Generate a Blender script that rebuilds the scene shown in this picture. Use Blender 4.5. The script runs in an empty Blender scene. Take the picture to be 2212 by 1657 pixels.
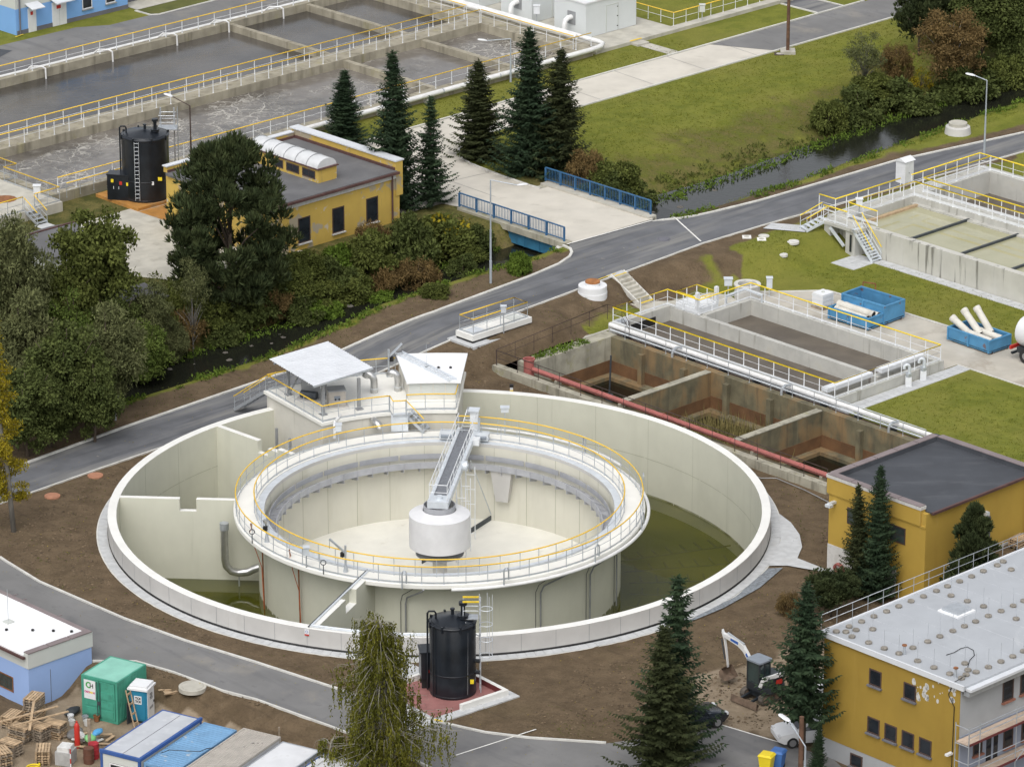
# Waste-water treatment plant seen from the air, overcast autumn day.
import bpy, math, random
from mathutils import Vector, Matrix, noise
R = math.radians
PI = math.pi
rnd = random.Random(7)
S = bpy.context.scene
C = S.collection

# ------------------------------------------------------------------ camera
H, Y0, TH = 108.0, 265.0, R(20.45)
cam = bpy.data.cameras.new('camera')
cam.sensor_width = 36.0
cam.lens = 162.0
cam.clip_start = 1.0
cam.clip_end = 6000.0
cam_o = bpy.data.objects.new('camera', cam)
C.objects.link(cam_o)
cam_o.location = (0, -Y0, H)
cam_o.rotation_euler = (R(90) - TH, 0, 0)
S.camera = cam_o
S.render.resolution_x, S.render.resolution_y = 1024, 766

# ------------------------------------------------------------------ sky, sun, exposure
w = bpy.data.worlds.new('World')
S.world = w
w.use_nodes = True
nt = w.node_tree
nt.nodes.clear()
wo = nt.nodes.new('ShaderNodeOutputWorld')
bg = nt.nodes.new('ShaderNodeBackground')
sky = nt.nodes.new('ShaderNodeTexSky')
sky.sky_type = 'NISHITA'
sky.sun_disc = False
sky.sun_elevation = R(55)
sky.sun_rotation = R(195)
sky.air_density = 1.0
sky.dust_density = 4.0
hs = nt.nodes.new('ShaderNodeHueSaturation')      # cloud cover takes the blue out of the sky light
hs.inputs['Saturation'].default_value = 0.22
nt.links.new(sky.outputs[0], hs.inputs['Color'])
nt.links.new(hs.outputs[0], bg.inputs['Color'])
bg.inputs['Strength'].default_value = 0.15
nt.links.new(bg.outputs[0], wo.inputs[0])
sun = bpy.data.lights.new('sun', 'SUN')
sun.energy = 0.5
sun.angle = R(70)
sun.color = (1.0, 0.965, 0.91)
sun_o = bpy.data.objects.new('sun', sun)
C.objects.link(sun_o)
_az, _el = R(195), R(55)
_d = Vector((math.sin(_az) * math.cos(_el), math.cos(_az) * math.cos(_el), math.sin(_el)))
sun_o.rotation_euler = _d.to_track_quat('Z', 'Y').to_euler()
sun_o.location = (0, 0, 150)
vs = S.view_settings
vs.view_transform = 'Standard'
vs.look = 'None'
vs.exposure = 0.40
vs.gamma = 1.0
vs.use_curve_mapping = False
S.cycles.max_bounces = 6
S.cycles.transparent_max_bounces = 12
S.cycles.use_denoising = True

# ------------------------------------------------------------------ helpers
F, CX, CY = 9954.3, 1106.0, 828.5
_s, _c = math.sin(TH), math.cos(TH)
def P(x, y, z=0.0):
    """ground plan: the point at height z that the survey photograph shows at x, y"""
    u, v = (x - CX) / F, (y - CY) / F
    t = (z - H) / (-_s - v * _c)
    return Vector((u * t, (_c - v * _s) * t - Y0, z))
def sst(x, a, b):
    t = min(1.0, max(0.0, (x - a) / (b - a)))
    return t * t * (3 - 2 * t)

class Fr:
    """a plan frame: origin and heading"""
    def __init__(s, o, a):
        s.o = Vector(o); s.a = a; s.c = math.cos(a); s.s = math.sin(a)
    def W(s, x, y, z=0.0):
        return Vector((s.o.x + x * s.c - y * s.s, s.o.y + x * s.s + y * s.c, s.o.z + z))
    def L(s, p):
        dx, dy = p[0] - s.o.x, p[1] - s.o.y
        return (dx * s.c + dy * s.s, -dx * s.s + dy * s.c)
    def px(s, x, y, z=0.0):
        return s.L(P(x, y, s.o.z + z))
AB = Fr((0, 0, 0), R(43.8))
def FR(p0, p1, z):
    a, b = P(p0[0], p0[1], z), P(p1[0], p1[1], z)
    return Fr(a, math.atan2(b.y - a.y, b.x - a.x))

class MB:
    def __init__(s):
        s.v = []; s.f = []; s.uv = None
    def add(s, vs, fs):
        n = len(s.v)
        s.v += [tuple(v) for v in vs]
        s.f += [tuple(i + n for i in f) for f in fs]
        return s
    def box(s, x0, x1, y0, y1, z0, z1, fr=None):
        c = [(x, y, z) for z in (z0, z1) for y in (y0, y1) for x in (x0, x1)]
        if fr: c = [fr.W(*q) for q in c]
        return s.add(c, [(0, 2, 3, 1), (4, 5, 7, 6), (0, 1, 5, 4), (1, 3, 7, 5), (3, 2, 6, 7), (2, 0, 4, 6)])
    def bar(s, p, q, w, h, up=(0, 0, 1)):
        """rectangular bar from p to q"""
        p, q = Vector(p), Vector(q)
        d = (q - p).normalized(); u = Vector(up)
        if abs(d.dot(u)) > .98: u = Vector((1, 0, 0))
        r = d.cross(u).normalized() * (w / 2); u = r.cross(d).normalized() * (h / 2)
        c = [p - r - u, p + r - u, p + r + u, p - r + u, q - r - u, q + r - u, q + r + u, q - r + u]
        return s.add(c, [(0, 1, 2, 3), (7, 6, 5, 4), (0, 4, 5, 1), (1, 5, 6, 2), (2, 6, 7, 3), (3, 7, 4, 0)])
    def cyl(s, p, q, r, n=8, r2=None, caps=True):
        p, q = Vector(p), Vector(q)
        if r2 is None: r2 = r
        d = (q - p).normalized()
        u = Vector((1, 0, 0)) if abs(d.z) > .9 else Vector((0, 0, 1))
        a = d.cross(u).normalized(); b = d.cross(a)
        vs = []
        for k in range(n):
            t = 2 * PI * k / n; e = a * math.cos(t) + b * math.sin(t)
            vs += [p + e * r, q + e * r2]
        fs = [(2 * k, 2 * ((k + 1) % n), 2 * ((k + 1) % n) + 1, 2 * k + 1) for k in range(n)]
        if caps: fs += [tuple(2 * k for k in range(n))[::-1], tuple(2 * k + 1 for k in range(n))]
        return s.add(vs, fs)
    def tube(s, pts, r, n=8, closed=False):
        pts = [Vector(p) for p in pts]; m = len(pts); vs = []; prev = None
        for i, p in enumerate(pts):
            if closed: d = pts[(i + 1) % m] - pts[i - 1]
            else: d = pts[min(i + 1, m - 1)] - pts[max(i - 1, 0)]
            d.normalize()
            if prev is None:
                u = Vector((1, 0, 0)) if abs(d.z) > .9 else Vector((0, 0, 1))
                a = d.cross(u).normalized()
            else:
                a = (prev - d * prev.dot(d)).normalized()
            prev = a; b = d.cross(a)
            rr = r[i] if isinstance(r, (list, tuple)) else r
            for k in range(n):
                t = 2 * PI * k / n
                vs.append(p + (a * math.cos(t) + b * math.sin(t)) * rr)
        fs = []
        for i in range(m if closed else m - 1):
            j = (i + 1) % m
            for k in range(n):
                l = (k + 1) % n
                fs.append((i * n + k, i * n + l, j * n + l, j * n + k))
        if not closed:
            fs += [tuple(range(n))[::-1], tuple((m - 1) * n + k for k in range(n))]
        return s.add(vs, fs)
    def prism(s, poly, z0, z1, holes=None):
        n = len(poly)
        ar = sum(poly[i][0] * poly[(i + 1) % n][1] - poly[(i + 1) % n][0] * poly[i][1] for i in range(n))
        if ar < 0: poly = list(poly)[::-1]
        vs = [(p[0], p[1], z0) for p in poly] + [(p[0], p[1], z1) for p in poly]
        fs = [tuple(range(n))[::-1], tuple(range(n, 2 * n))]
        fs += [(i, (i + 1) % n, n + (i + 1) % n, n + i) for i in range(n)]
        return s.add(vs, fs)
    def poly(s, pts):
        return s.add(pts, [tuple(range(len(pts)))])
    def lathe(s, prof, n=48, a0=0.0, a1=2 * PI, c=(0, 0), closed=False):
        full = abs(a1 - a0 - 2 * PI) < 1e-6
        m = len(prof); k = n if full else n + 1; vs = []
        for i in range(k):
            t = a0 + (a1 - a0) * i / n
            for r, z in prof: vs.append((c[0] + r * math.cos(t), c[1] + r * math.sin(t), z))
        fs = []
        for i in range(n):
            j = (i + 1) % k
            for q in range(m if closed else m - 1):
                p = (q + 1) % m
                fs.append((i * m + q, j * m + q, j * m + p, i * m + p))
        if closed and not full:
            fs += [tuple(range(m))[::-1], tuple(n * m + q for q in range(m))]
        return s.add(vs, fs)
    def strip(s, a, b):
        n = len(a)
        return s.add(list(a) + list(b), [(i, i + 1, n + i + 1, n + i) for i in range(n - 1)])
    def mesh(s, name):
        me = bpy.data.meshes.new(name)
        me.from_pydata(s.v, [], s.f)
        me.update()
        return me

def fixn(me):
    import bmesh
    b = bmesh.new(); b.from_mesh(me)
    bmesh.ops.recalc_face_normals(b, faces=b.faces)
    b.to_mesh(me); b.free()
def ob(name, mb, mat, parent=None, fr=None, smooth=False, fix=True, mats=None):
    me = mb.mesh(name) if isinstance(mb, MB) else mb
    if isinstance(mb, MB):
        if fix: fixn(me)
        for m in (mats or [mat]): me.materials.append(MAT(m))
        if smooth:
            me.polygons.foreach_set('use_smooth', [True] * len(me.polygons))
            if smooth is not True: me.set_sharp_from_angle(angle=R(smooth))
    o = bpy.data.objects.new(name, me)
    C.objects.link(o)
    if fr:
        o.location = fr.o; o.rotation_euler = (0, 0, fr.a)
    if parent: o.parent = parent
    return o
def tag(o, label, cat, group=None):
    o['label'] = label; o['category'] = cat
    if group: o['group'] = group
    return o
def struct(o, label=None):
    o['kind'] = 'structure'
    if label: o['label'] = label
    return o
def stuff(o, label, cat=None):
    o['kind'] = 'stuff'; o['label'] = label
    if cat: o['category'] = cat
    return o
def thing(name, label, cat, fr=None, loc=None, rot=0.0, group=None):
    o = bpy.data.objects.new(name, None)
    o.empty_display_size = .3
    C.objects.link(o)
    if fr: o.location = fr.o; o.rotation_euler = (0, 0, fr.a)
    else: o.location = loc or (0, 0, 0); o.rotation_euler = (0, 0, rot)
    return tag(o, label, cat, group)
def dup(o, parent=None, loc=None, rot=None, scale=None, label=None):
    n = o.copy(); C.objects.link(n); n.parent = parent
    if loc is not None: n.location = loc
    if rot is not None: n.rotation_euler = (0, 0, rot) if not isinstance(rot, tuple) else rot
    if scale is not None: n.scale = scale if isinstance(scale, tuple) else (scale,) * 3
    if label: n['label'] = label
    for ch in list(o.children): dup(ch, n)
    return n
def inst(name, me, parent, loc, rot=0.0, scale=None):
    o = bpy.data.objects.new(name, me); C.objects.link(o)
    o.parent = parent; o.location = loc
    o.rotation_euler = (0, 0, rot) if not isinstance(rot, tuple) else rot
    if scale: o.scale = scale if isinstance(scale, tuple) else (scale,) * 3
    return o

# ------------------------------------------------------------------ materials
_M = {}
_spec = {}
def defm(name, col, rough=.8, var=.12, sc=1.5, layers=(), bump=0.0, bsc=20.0, metal=0.0, island=0.0, stretch=(1, 1, 1), spec=None, trans=0.0, alpha=1.0, emit=None, loc=False, thin=0.0):
    _spec[name] = dict(thin=thin, col=col, rough=rough, var=var, sc=sc, layers=layers, bump=bump, bsc=bsc, metal=metal, island=island, stretch=stretch, spec=spec, trans=trans, alpha=alpha, emit=emit, loc=loc)
class NB:
    def __init__(s, name):
        s.m = bpy.data.materials.new(name); s.m.use_nodes = True
        s.t = s.m.node_tree; s.t.nodes.clear()
        s.out = s.n('ShaderNodeOutputMaterial'); s.b = s.n('ShaderNodeBsdfPrincipled')
        s.l(s.b.outputs[0], s.out.inputs[0])
    def n(s, k, **kw):
        x = s.t.nodes.new(k)
        for a, v in kw.items(): setattr(x, a, v)
        return x
    def l(s, a, b): s.t.links.new(a, b)
    def pos(s, scale=(1, 1, 1), loc=False):
        rot = len(scale) == 4; scale = scale[:3]
        if loc:
            g = s.n('ShaderNodeTexCoord'); o = g.outputs['Object']
        else:
            g = s.n('ShaderNodeNewGeometry'); o = g.outputs['Position']
        if rot:                                   # streaks that follow the site's main axis
            q = s.n('ShaderNodeMapping'); q.inputs['Rotation'].default_value = (0, 0, -R(43.8)); s.l(o, q.inputs['Vector']); o = q.outputs[0]
        mp = s.n('ShaderNodeMapping'); mp.inputs['Scale'].default_value = scale
        s.l(o, mp.inputs['Vector'])
        return mp.outputs[0]
    def noise(s, vec, sc, det=4.0, rough=.55, dist=0.0):
        x = s.n('ShaderNodeTexNoise'); x.inputs['Scale'].default_value = sc
        x.inputs['Detail'].default_value = det; x.inputs['Roughness'].default_value = rough
        x.inputs['Distortion'].default_value = dist
        s.l(vec, x.inputs['Vector']); return x.outputs['Fac']
    def ramp(s, fac, lo, hi, a=0.0, b=1.0):
        x = s.n('ShaderNodeMapRange'); x.interpolation_type = 'SMOOTHSTEP'
        x.inputs['From Min'].default_value = lo; x.inputs['From Max'].default_value = hi
        x.inputs['To Min'].default_value = a; x.inputs['To Max'].default_value = b
        s.l(fac, x.inputs['Value']); return x.outputs[0]
    def math(s, op, a, b):
        x = s.n('ShaderNodeMath', operation=op)
        for i, v in enumerate((a, b)):
            if isinstance(v, (int, float)): x.inputs[i].default_value = v
            else: s.l(v, x.inputs[i])
        return x.outputs[0]
    def mix(s, fac, a, b, mode='MIX'):
        x = s.n('ShaderNodeMix', data_type='RGBA', blend_type=mode)
        for i, v in ((0, fac), (6, a), (7, b)):
            if isinstance(v, (int, float)): x.inputs[i].default_value = v
            elif isinstance(v, (tuple, list)): x.inputs[i].default_value = (*v[:3], 1)
            else: s.l(v, x.inputs[i])
        return x.outputs[2]
    def bump(s, h, st, dist=.02):
        x = s.n('ShaderNodeBump'); x.inputs['Strength'].default_value = st; x.inputs['Distance'].default_value = dist
        s.l(h, x.inputs['Height']); s.l(x.outputs[0], s.b.inputs['Normal'])
def MAT(name):
    if name in _M: return _M[name]
    d = _spec[name]
    k = NB(name); col = d['col']
    v = k.pos(d['stretch'], d['loc'])
    n1 = k.noise(v, d['sc'], 5.0)
    f = k.ramp(n1, .28, .72)
    lo = tuple(c * (1 - d['var']) for c in col); hi = tuple(min(1, c * (1 + d['var'])) for c in col)
    cc = k.mix(f, lo, hi)
    for lc, lst, lsc, a, b, amt in d['layers']:
        lv = k.pos(lst, d['loc']) if lst else v
        cc = k.mix(k.ramp(k.noise(lv, lsc, 6.0, .6), a, b, 0, amt), cc, lc)
    if d['island']:
        g = k.n('ShaderNodeNewGeometry')
        q = k.ramp(g.outputs['Random Per Island'], 0, 1, 1 - d['island'], 1 + d['island'])
        x = k.n('ShaderNodeMix', data_type='RGBA', blend_type='MULTIPLY'); x.inputs[0].default_value = 1
        k.l(cc, x.inputs[6])
        cm = k.n('ShaderNodeCombineColor'); 
        for i in range(3): k.l(q, cm.inputs[i])
        k.l(cm.outputs[0], x.inputs[7]); cc = x.outputs[2]
    k.l(cc, k.b.inputs['Base Color'])
    if d['thin']:                                 # leaves let some light through
        tr = k.n('ShaderNodeBsdfTranslucent'); k.l(cc, tr.inputs[0]); mx = k.n('ShaderNodeMixShader'); mx.inputs[0].default_value = d['thin']
        k.l(k.b.outputs[0], mx.inputs[1]); k.l(tr.outputs[0], mx.inputs[2]); k.l(mx.outputs[0], k.out.inputs[0])
    k.b.inputs['Roughness'].default_value = d['rough']
    k.b.inputs['Metallic'].default_value = d['metal']
    if d['spec'] is not None: k.b.inputs['Specular IOR Level'].default_value = d['spec']
    if d['trans']: k.b.inputs['Transmission Weight'].default_value = d['trans']
    if d['alpha'] < 1: k.b.inputs['Alpha'].default_value = d['alpha']
    if d['bump']: k.bump(k.noise(v, d['bsc'], 3.0), d['bump'])
    _M[name] = k.m
    return k.m

defm('white_concrete', (.76, .755, .72), .8, .05, .8, (((.55, .54, .5), (1, 1, .12), 1.3, .58, .8, .25),))
defm('raw_concrete', (.52, .51, .49), .85, .07, .5, (((.36, .34, .31), (1, 1, .1), 1.1, .55, .8, .4), ((.58, .57, .55), (1, 1, 1), .6, .55, .75, .5), ((.30, .27, .22), (1, 1, .05), 2.6, .66, .74, .5)), .15, 14)
defm('sage_concrete', (.595, .592, .495), .8, .04, .5, (((.48, .48, .39), (1, 1, .15), .8, .5, .8, .4), ((.36, .36, .27), (1, 1, .06), 2.2, .64, .75, .35)))
defm('cream_concrete', (.63, .615, .53), .8, .05, .4, (((.43, .41, .31), (1, 1, .12), 1.0, .5, .8, .4),))
defm('cream_floor', (.72, .705, .64), .85, .06, .5, (((.45, .41, .33), (1, 1, 1), .9, .6, .75, .4),))
defm('deck_white', (.80, .79, .74), .75, .04, .7, (((.6, .58, .53), (1, 1, 1), .8, .6, .8, .3),))
defm('roof_white', (.82, .83, .84), .6, .04, .6, (((.62, .62, .62), (1, 1, 1), .5, .58, .8, .35),))
defm('old_concrete', (.36, .34, .27), .9, .18, 1.0, (((.13, .12, .09), (1, 1, .12), 1.6, .5, .72, .75), ((.26, .25, .09), (1, 1, 1), 1.2, .56, .7, .5)), .3, 10)
defm('basin_wall', (.33, .30, .23), .9, .18, .9, (((.14, .125, .09), (1, 1, .1), 1.8, .48, .7, .7), ((.3, .27, .08), (1, 1, .4), .8, .55, .75, .35)), .3, 10)
defm('clean_concrete', (.47, .465, .43), .88, .1, .7, (((.2, .19, .15), (1, 1, .07), 1.8, .57, .72, .7), ((.40, .36, .24), (1, 1, 1), .7, .55, .75, .3)), .15, 12)
defm('clean_pale', (.62, .60, .54), .85, .06, .6, (((.42, .40, .34), (1, 1, .1), 1.3, .58, .76, .5),))
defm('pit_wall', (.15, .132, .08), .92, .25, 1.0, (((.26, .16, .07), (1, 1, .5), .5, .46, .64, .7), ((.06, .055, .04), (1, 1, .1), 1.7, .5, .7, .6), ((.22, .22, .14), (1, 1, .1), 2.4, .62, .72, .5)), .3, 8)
defm('pit_rust', (.145, .075, .033), .92, .25, .8, (((.09, .045, .025), (1, 1, .5), .7, .5, .7, .6),), .3, 8)
defm('paving', (.50, .51, .515), .85, .1, 2.0, (((.42, .41, .38), (1, 1, 1), .7, .55, .75, .3),), .1, 30, island=0.05)
defm('slab', (.47, .45, .39), .88, .12, .9, (((.27, .25, .2), (1, 1, 1), .8, .52, .72, .5),), .15, 20)
defm('kerb', (.60, .59, .55), .85, .1, 1.5, (((.38, .36, .3), (1, 1, 1), 1.0, .55, .75, .4),))
defm('concrete_road', (.58, .545, .475), .88, .08, .35, (((.40, .37, .31), (1, 1, 1), .25, .5, .7, .5), ((.30, .27, .22), (.35, 1.0, 1), 1.2, .62, .72, .35)), .1, 15)
defm('asphalt', (.128, .132, .142), .85, .14, .6, (((.235, .23, .215), (.12, 1.3, 1, 1), .5, .45, .66, .8), ((.075, .078, .087), (.1, 1.6, 1, 1), .6, .5, .66, .75), ((.34, .31, .26), (1, 1, 1), 1.3, .69, .73, .6)), .3, 40)
defm('asphalt_old', (.185, .183, .180), .85, .12, .4, (((.10, .10, .106), (1, 1, 1), .2, .5, .68, .65), ((.12, .12, .125), (1.2, .12, 1, 1), .6, .52, .66, .5), ((.27, .25, .215), (1, 1, 1), .3, .55, .75, .6), ((.10, .10, .10), (1, 1, 1), 1.6, .6, .7, .4)), .25, 40)
defm('white_line', (.75, .74, .7), .8, .1, 4)
defm('yellow_paint', (.78, .55, .03), .55, .08, 3)
defm('rail_yellow', (.80, .52, .04), .45, .06, 2)
defm('galv', (.50, .53, .56), .42, .1, 3, metal=.55)
defm('galv_light', (.66, .70, .74), .45, .08, 2, metal=.25)
defm('steel_white', (.72, .74, .76), .45, .06, 2)
defm('steel_dark', (.06, .07, .08), .5, .2, 3, metal=.3)
defm('stainless', (.56, .56, .55), .3, .1, 3, metal=.85)
defm('grating', (.17, .18, .20), .7, .2, 8)
defm('pipe_white', (.74, .74, .73), .4, .08, 1.5, (((.5, .49, .46), (1, 1, 1), 1.4, .58, .75, .4),))
defm('grey_steel', (.30, .31, .32), .5, .1, 1.5, metal=.2)
defm('launder', (.42, .43, .46), .5, .12, 1.2, metal=.2)
defm('drum', (.70, .70, .71), .55, .05, 1.2, metal=.05)
defm('black_plastic', (.011, .014, .019), .28, .3, 1.2, spec=.45)
defm('red_pad', (.30, .13, .12), .75, .12, 1.2, (((.42, .25, .22), (1, 1, 1), 1.0, .5, .75, .4),))
defm('red_wall', (.14, .03, .03), .8, .12, 1.2)
defm('red_pipe', (.36, .115, .10), .65, .12, 1.0, (((.25, .1, .07), (1, 1, 1), 2.0, .6, .75, .5),))
defm('rust', (.24, .10, .04), .85, .3, 3)
defm('rust_dark', (.06, .04, .035), .85, .3, 3)
defm('orange_slab', (.42, .20, .045), .8, .2, 1.2, (((.3, .25, .17), (1, 1, 1), .7, .5, .7, .6),))
defm('yellow_plaster', (.45, .295, .05), .88, .06, .4, (((.38, .23, .04), (1, 1, .3), .8, .5, .8, .5), ((.52, .36, .13), (1, 1, .15), 1.6, .6, .75, .35)))
defm('yellow_plaster_pale', (.55, .38, .085), .88, .06, .5, (((.42, .28, .07), (1, 1, .2), 1.0, .5, .8, .5), ((.36, .32, .25), (1, 1, .8), .5, .55, .59, .9), ((.50, .46, .38), (1, 1, 1), 1.1, .63, .66, .8), ((.16, .14, .09), (1, 1, .12), 1.5, .6, .72, .5)))
defm('yellow_plaster_shaded', (.33, .215, .034), .88, .07, .4, (((.27, .165, .025), (1, 1, .3), .8, .5, .8, .5), ((.42, .28, .06), (1, 1, .1), 1.3, .58, .75, .4),))  # office ochre set darker; vignette shade is partly put into its colour
defm('plinth_white', (.58, .57, .54), .9, .1, 2.0, (((.4, .39, .36), (1, 1, 1), 2.0, .5, .6, .5),))
defm('grey_plaster', (.36, .37, .38), .9, .06, .6)
defm('blue_grey_plaster', (.27, .30, .37), .9, .06, .6)
defm('sky_blue', (.30, .43, .72), .85, .03, .5)
defm('sky_blue_deep', (.20, .40, .74), .85, .03, .5)
defm('pale_band', (.55, .57, .54), .85, .04, .5)
defm('dark_base', (.14, .14, .16), .9, .1, 1)
defm('bitumen', (.055, .06, .07), .72, .12, .5, (((.11, .115, .125), (.3, 1, 1), 1.0, .5, .75, .5),), .15, 20)
defm('bitumen_grey', (.13, .13, .135), .85, .1, .5, (((.18, .18, .18), (1, 1, 1), .5, .5, .75, .5), ((.07, .07, .07), (1, 1, 1), 1.1, .62, .74, .5)), .15, 20)
defm('membrane', (.40, .42, .445), .6, .05, .4, (((.33, .345, .365), (1, 1, 1), .5, .52, .75, .5), ((.48, .495, .51), (1, .2, 1), 1.5, .6, .7, .5)))
defm('sheet_metal', (.64, .66, .69), .5, .05, 1.0)
defm('flashing', (.22, .18, .18), .6, .1, 1)
defm('flash_brown', (.10, .05, .045), .65, .2, 1)
defm('window_dark', (.02, .024, .03), .12, .3, 1.2, spec=.6)
defm('window_green', (.045, .06, .055), .3, .3, 3, spec=.5)
defm('frame_white', (.72, .73, .74), .5, .04, 2)
defm('frame_brown', (.08, .05, .04), .6, .1, 2)
defm('brick_sill', (.28, .12, .08), .85, .2, 4)
defm('dome', (.62, .63, .64), .35, .08, 1.5)
defm('weight', (.23, .21, .18), .9, .25, 5)
defm('blue_paint', (.035, .12, .25), .5, .15, 2)
defm('bridge_blue', (.035, .16, .27), .6, .2, 1.2, (((.02, .07, .12), (1, 1, .3), 1.0, .55, .75, .5),))
defm('bin_blue', (.075, .25, .44), .65, .12, 1.2, (((.17, .085, .05), (1, 1, 1), 1.8, .60, .68, .8),))
defm('bin_inside', (.06, .045, .035), .9, .3, 2)
defm('cabin_blue', (.035, .095, .30), .55, .1, 1.5)
defm('cabin_light', (.15, .30, .48), .6, .1, 1.2, (((.40, .45, .48), (1, 1, 1), 1.6, .62, .66, .7),))
defm('cabin_grey', (.47, .49, .52), .55, .07, .8, (((.62, .63, .65), (1, 1, 1), .9, .5, .7, .6), ((.36, .25, .17), (1, 1, 1), 2.2, .70, .74, .7)))
defm('cabin_tan', (.40, .37, .33), .7, .1, 1.5, (((.28, .25, .22), (1, 1, 1), 1.2, .55, .75, .4),))
defm('cabin_white', (.66, .67, .69), .6, .05, 1.0, (((.42, .40, .37), (1, 1, 1), 1.4, .6, .75, .4),))
defm('teal', (.06, .30, .21), .55, .1, 1.5, (((.03, .15, .1), (1, 1, 1), 1.6, .58, .72, .5),))
defm('teal_roof', (.24, .52, .42), .6, .08, 1.2, (((.40, .60, .52), (1, 1, 1), 1.3, .6, .7, .5), ((.14, .11, .07), (1, 1, 1), .9, .66, .69, .8)))
defm('loo_blue', (.02, .20, .33), .5, .08, 1)
defm('loo_white', (.75, .76, .77), .5, .04, 1)
defm('wood', (.40, .29, .18), .85, .2, 3.0, island=.25, stretch=(1, 1, 1))
defm('wood_grey', (.27, .22, .165), .9, .25, 3.0, island=.3)
defm('wood_pole', (.12, .065, .04), .9, .25, 3)
defm('plank', (.47, .37, .29), .85, .15, 2, island=.2)
defm('block_grey', (.35, .35, .34), .9, .15, 3, island=.1)
defm('sack', (.62, .62, .60), .7, .1, 4)
defm('sack_blue', (.08, .33, .62), .6, .1, 4)
defm('sheet_green', (.22, .55, .22), .7, .15, 3)
defm('tarp_dark', (.03, .035, .04), .7, .3, 3)
defm('tarp_grey', (.17, .165, .165), .85, .2, 3)
defm('fabric_red', (.35, .02, .03), .7, .2, 3)
defm('drum_brown', (.12, .05, .03), .7, .2, 3)
defm('excavator_dark', (.022, .028, .034), .4, .2, 2)
defm('excavator_white', (.68, .68, .67), .4, .06, 2)
defm('excavator_roof', (.22, .25, .29), .45, .08, 2)
defm('cab_glass', (.03, .05, .05), .08, .2, 2, spec=.7)
defm('track', (.10, .085, .07), .9, .25, 4)
defm('mud_steel', (.17, .12, .085), .8, .3, 3)
defm('car_paint', (.022, .030, .042), .18, .1, 1, metal=.3, spec=.6)
defm('van_paint', (.72, .73, .74), .3, .03, 1, spec=.5)
defm('tyre', (.02, .02, .02), .8, .1, 3)
defm('rim_metal', (.4, .4, .41), .35, .1, 3, metal=.7)
defm('red', (.50, .03, .02), .5, .08, 2)
defm('blue', (.02, .10, .40), .5, .08, 2)
defm('yellow', (.80, .62, .02), .5, .06, 2)
defm('bin_lid_blue', (.05, .15, .42), .5, .08, 2)
defm('black', (.012, .012, .012), .6, .1, 2)
defm('ink_green', (.05, .33, .06), .6, .05, 2)
defm('ink_magenta', (.55, .06, .2), .6, .05, 2)
defm('hose_orange', (.45, .10, .03), .6, .2, 3)
defm('stone', (.115, .105, .09), .9, .2, 3.0, island=.3, bump=.3, bsc=8)
defm('lamp_grey', (.42, .46, .50), .5, .08, 2, metal=.3)
defm('lamp_white', (.72, .73, .74), .5, .05, 2)
defm('bark', (.09, .068, .05), .95, .25, 4, bump=.5, bsc=12, stretch=(1, 1, .25))
defm('bark_grey', (.19, .18, .16), .95, .25, 4, bump=.4, bsc=12, stretch=(1, 1, .25))
defm('bark_birch', (.26, .245, .205), .85, .25, 4, (((.1, .09, .08), (1, 1, 3), 2.5, .58, .66, .7),))
defm('ground_lawn', (.088, .098, .018), .95, .2, .8, (((.13, .12, .03), (1, 1, 1), .3, .45, .65, .5),))
# ------------------------------------------------------------------ terrain
ZF, ZT = 1.6, 0.2
def lin(x, pts):
    if x <= pts[0][0]: return pts[0][1]
    for (a, b), (c, d) in zip(pts, pts[1:]):
        if x <= c: return b + (d - b) * (x - a) / (c - a)
    return pts[-1][1]
STREAM = [(-60, 36.7), (5, 36.6), (15, 35.7), (25, 36.0), (40, 35.7), (48, 34.9), (58, 34.5), (70, 35.3), (80, 36.1), (95, 36.3), (130, 36.6)]
WZ = [(-60, -1.6), (0, -1.35), (8, -1.1), (20, -.5), (36, 0.1), (50, .55), (130, .7)]
YARD = [(-70, 6.5), (-42, 9.5), (-32.0, 9.0), (-31.6, 1.2), (-30.6, -1.2), (-28.9, -6.4), (-28.2, -10.5), (-27.6, -16.5), (-27.2, -20.5), (-27.0, -25), (-27, -70)]
HW = 1.95
NEAR = [(-60, 23.6), (-25, 24.3), (-13, 24.8), (-5, 25), (8, 24.7), (17, 24.1), (25, 24.7), (35, 25.4), (44, 26.0), (50, 25.8), (60, 25.2), (74, 24.4), (95, 23), (130, 20)]
FAR = [(-60, 27.6), (-25, 28.2), (-17, 28.5), (-7, 29.2), (6, 29.7), (12, 29.0), (20, 28.4), (30, 29.2), (33.2, 29.7), (34.8, 30.3), (35.8, 31.0), (36.3, 31.9), (36.5, 32.5), (44.9, 32.1), (45.4, 31.5), (46.6, 30.9), (49, 30.3), (54, 29.7), (68.5, 29.2), (80.6, 27.2), (95, 25), (130, 22)]
SLOPE = [(25, 19.7), (27, 20.2), (32.6, 20.2), (33.5, 22.9), (38, 22.9), (46, 19.4)]
SLOPEW = [(25, 1.9), (27, 4.2), (32.6, 4.2), (33.5, 1.9), (38, 1.9), (46, 3.1)]
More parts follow.
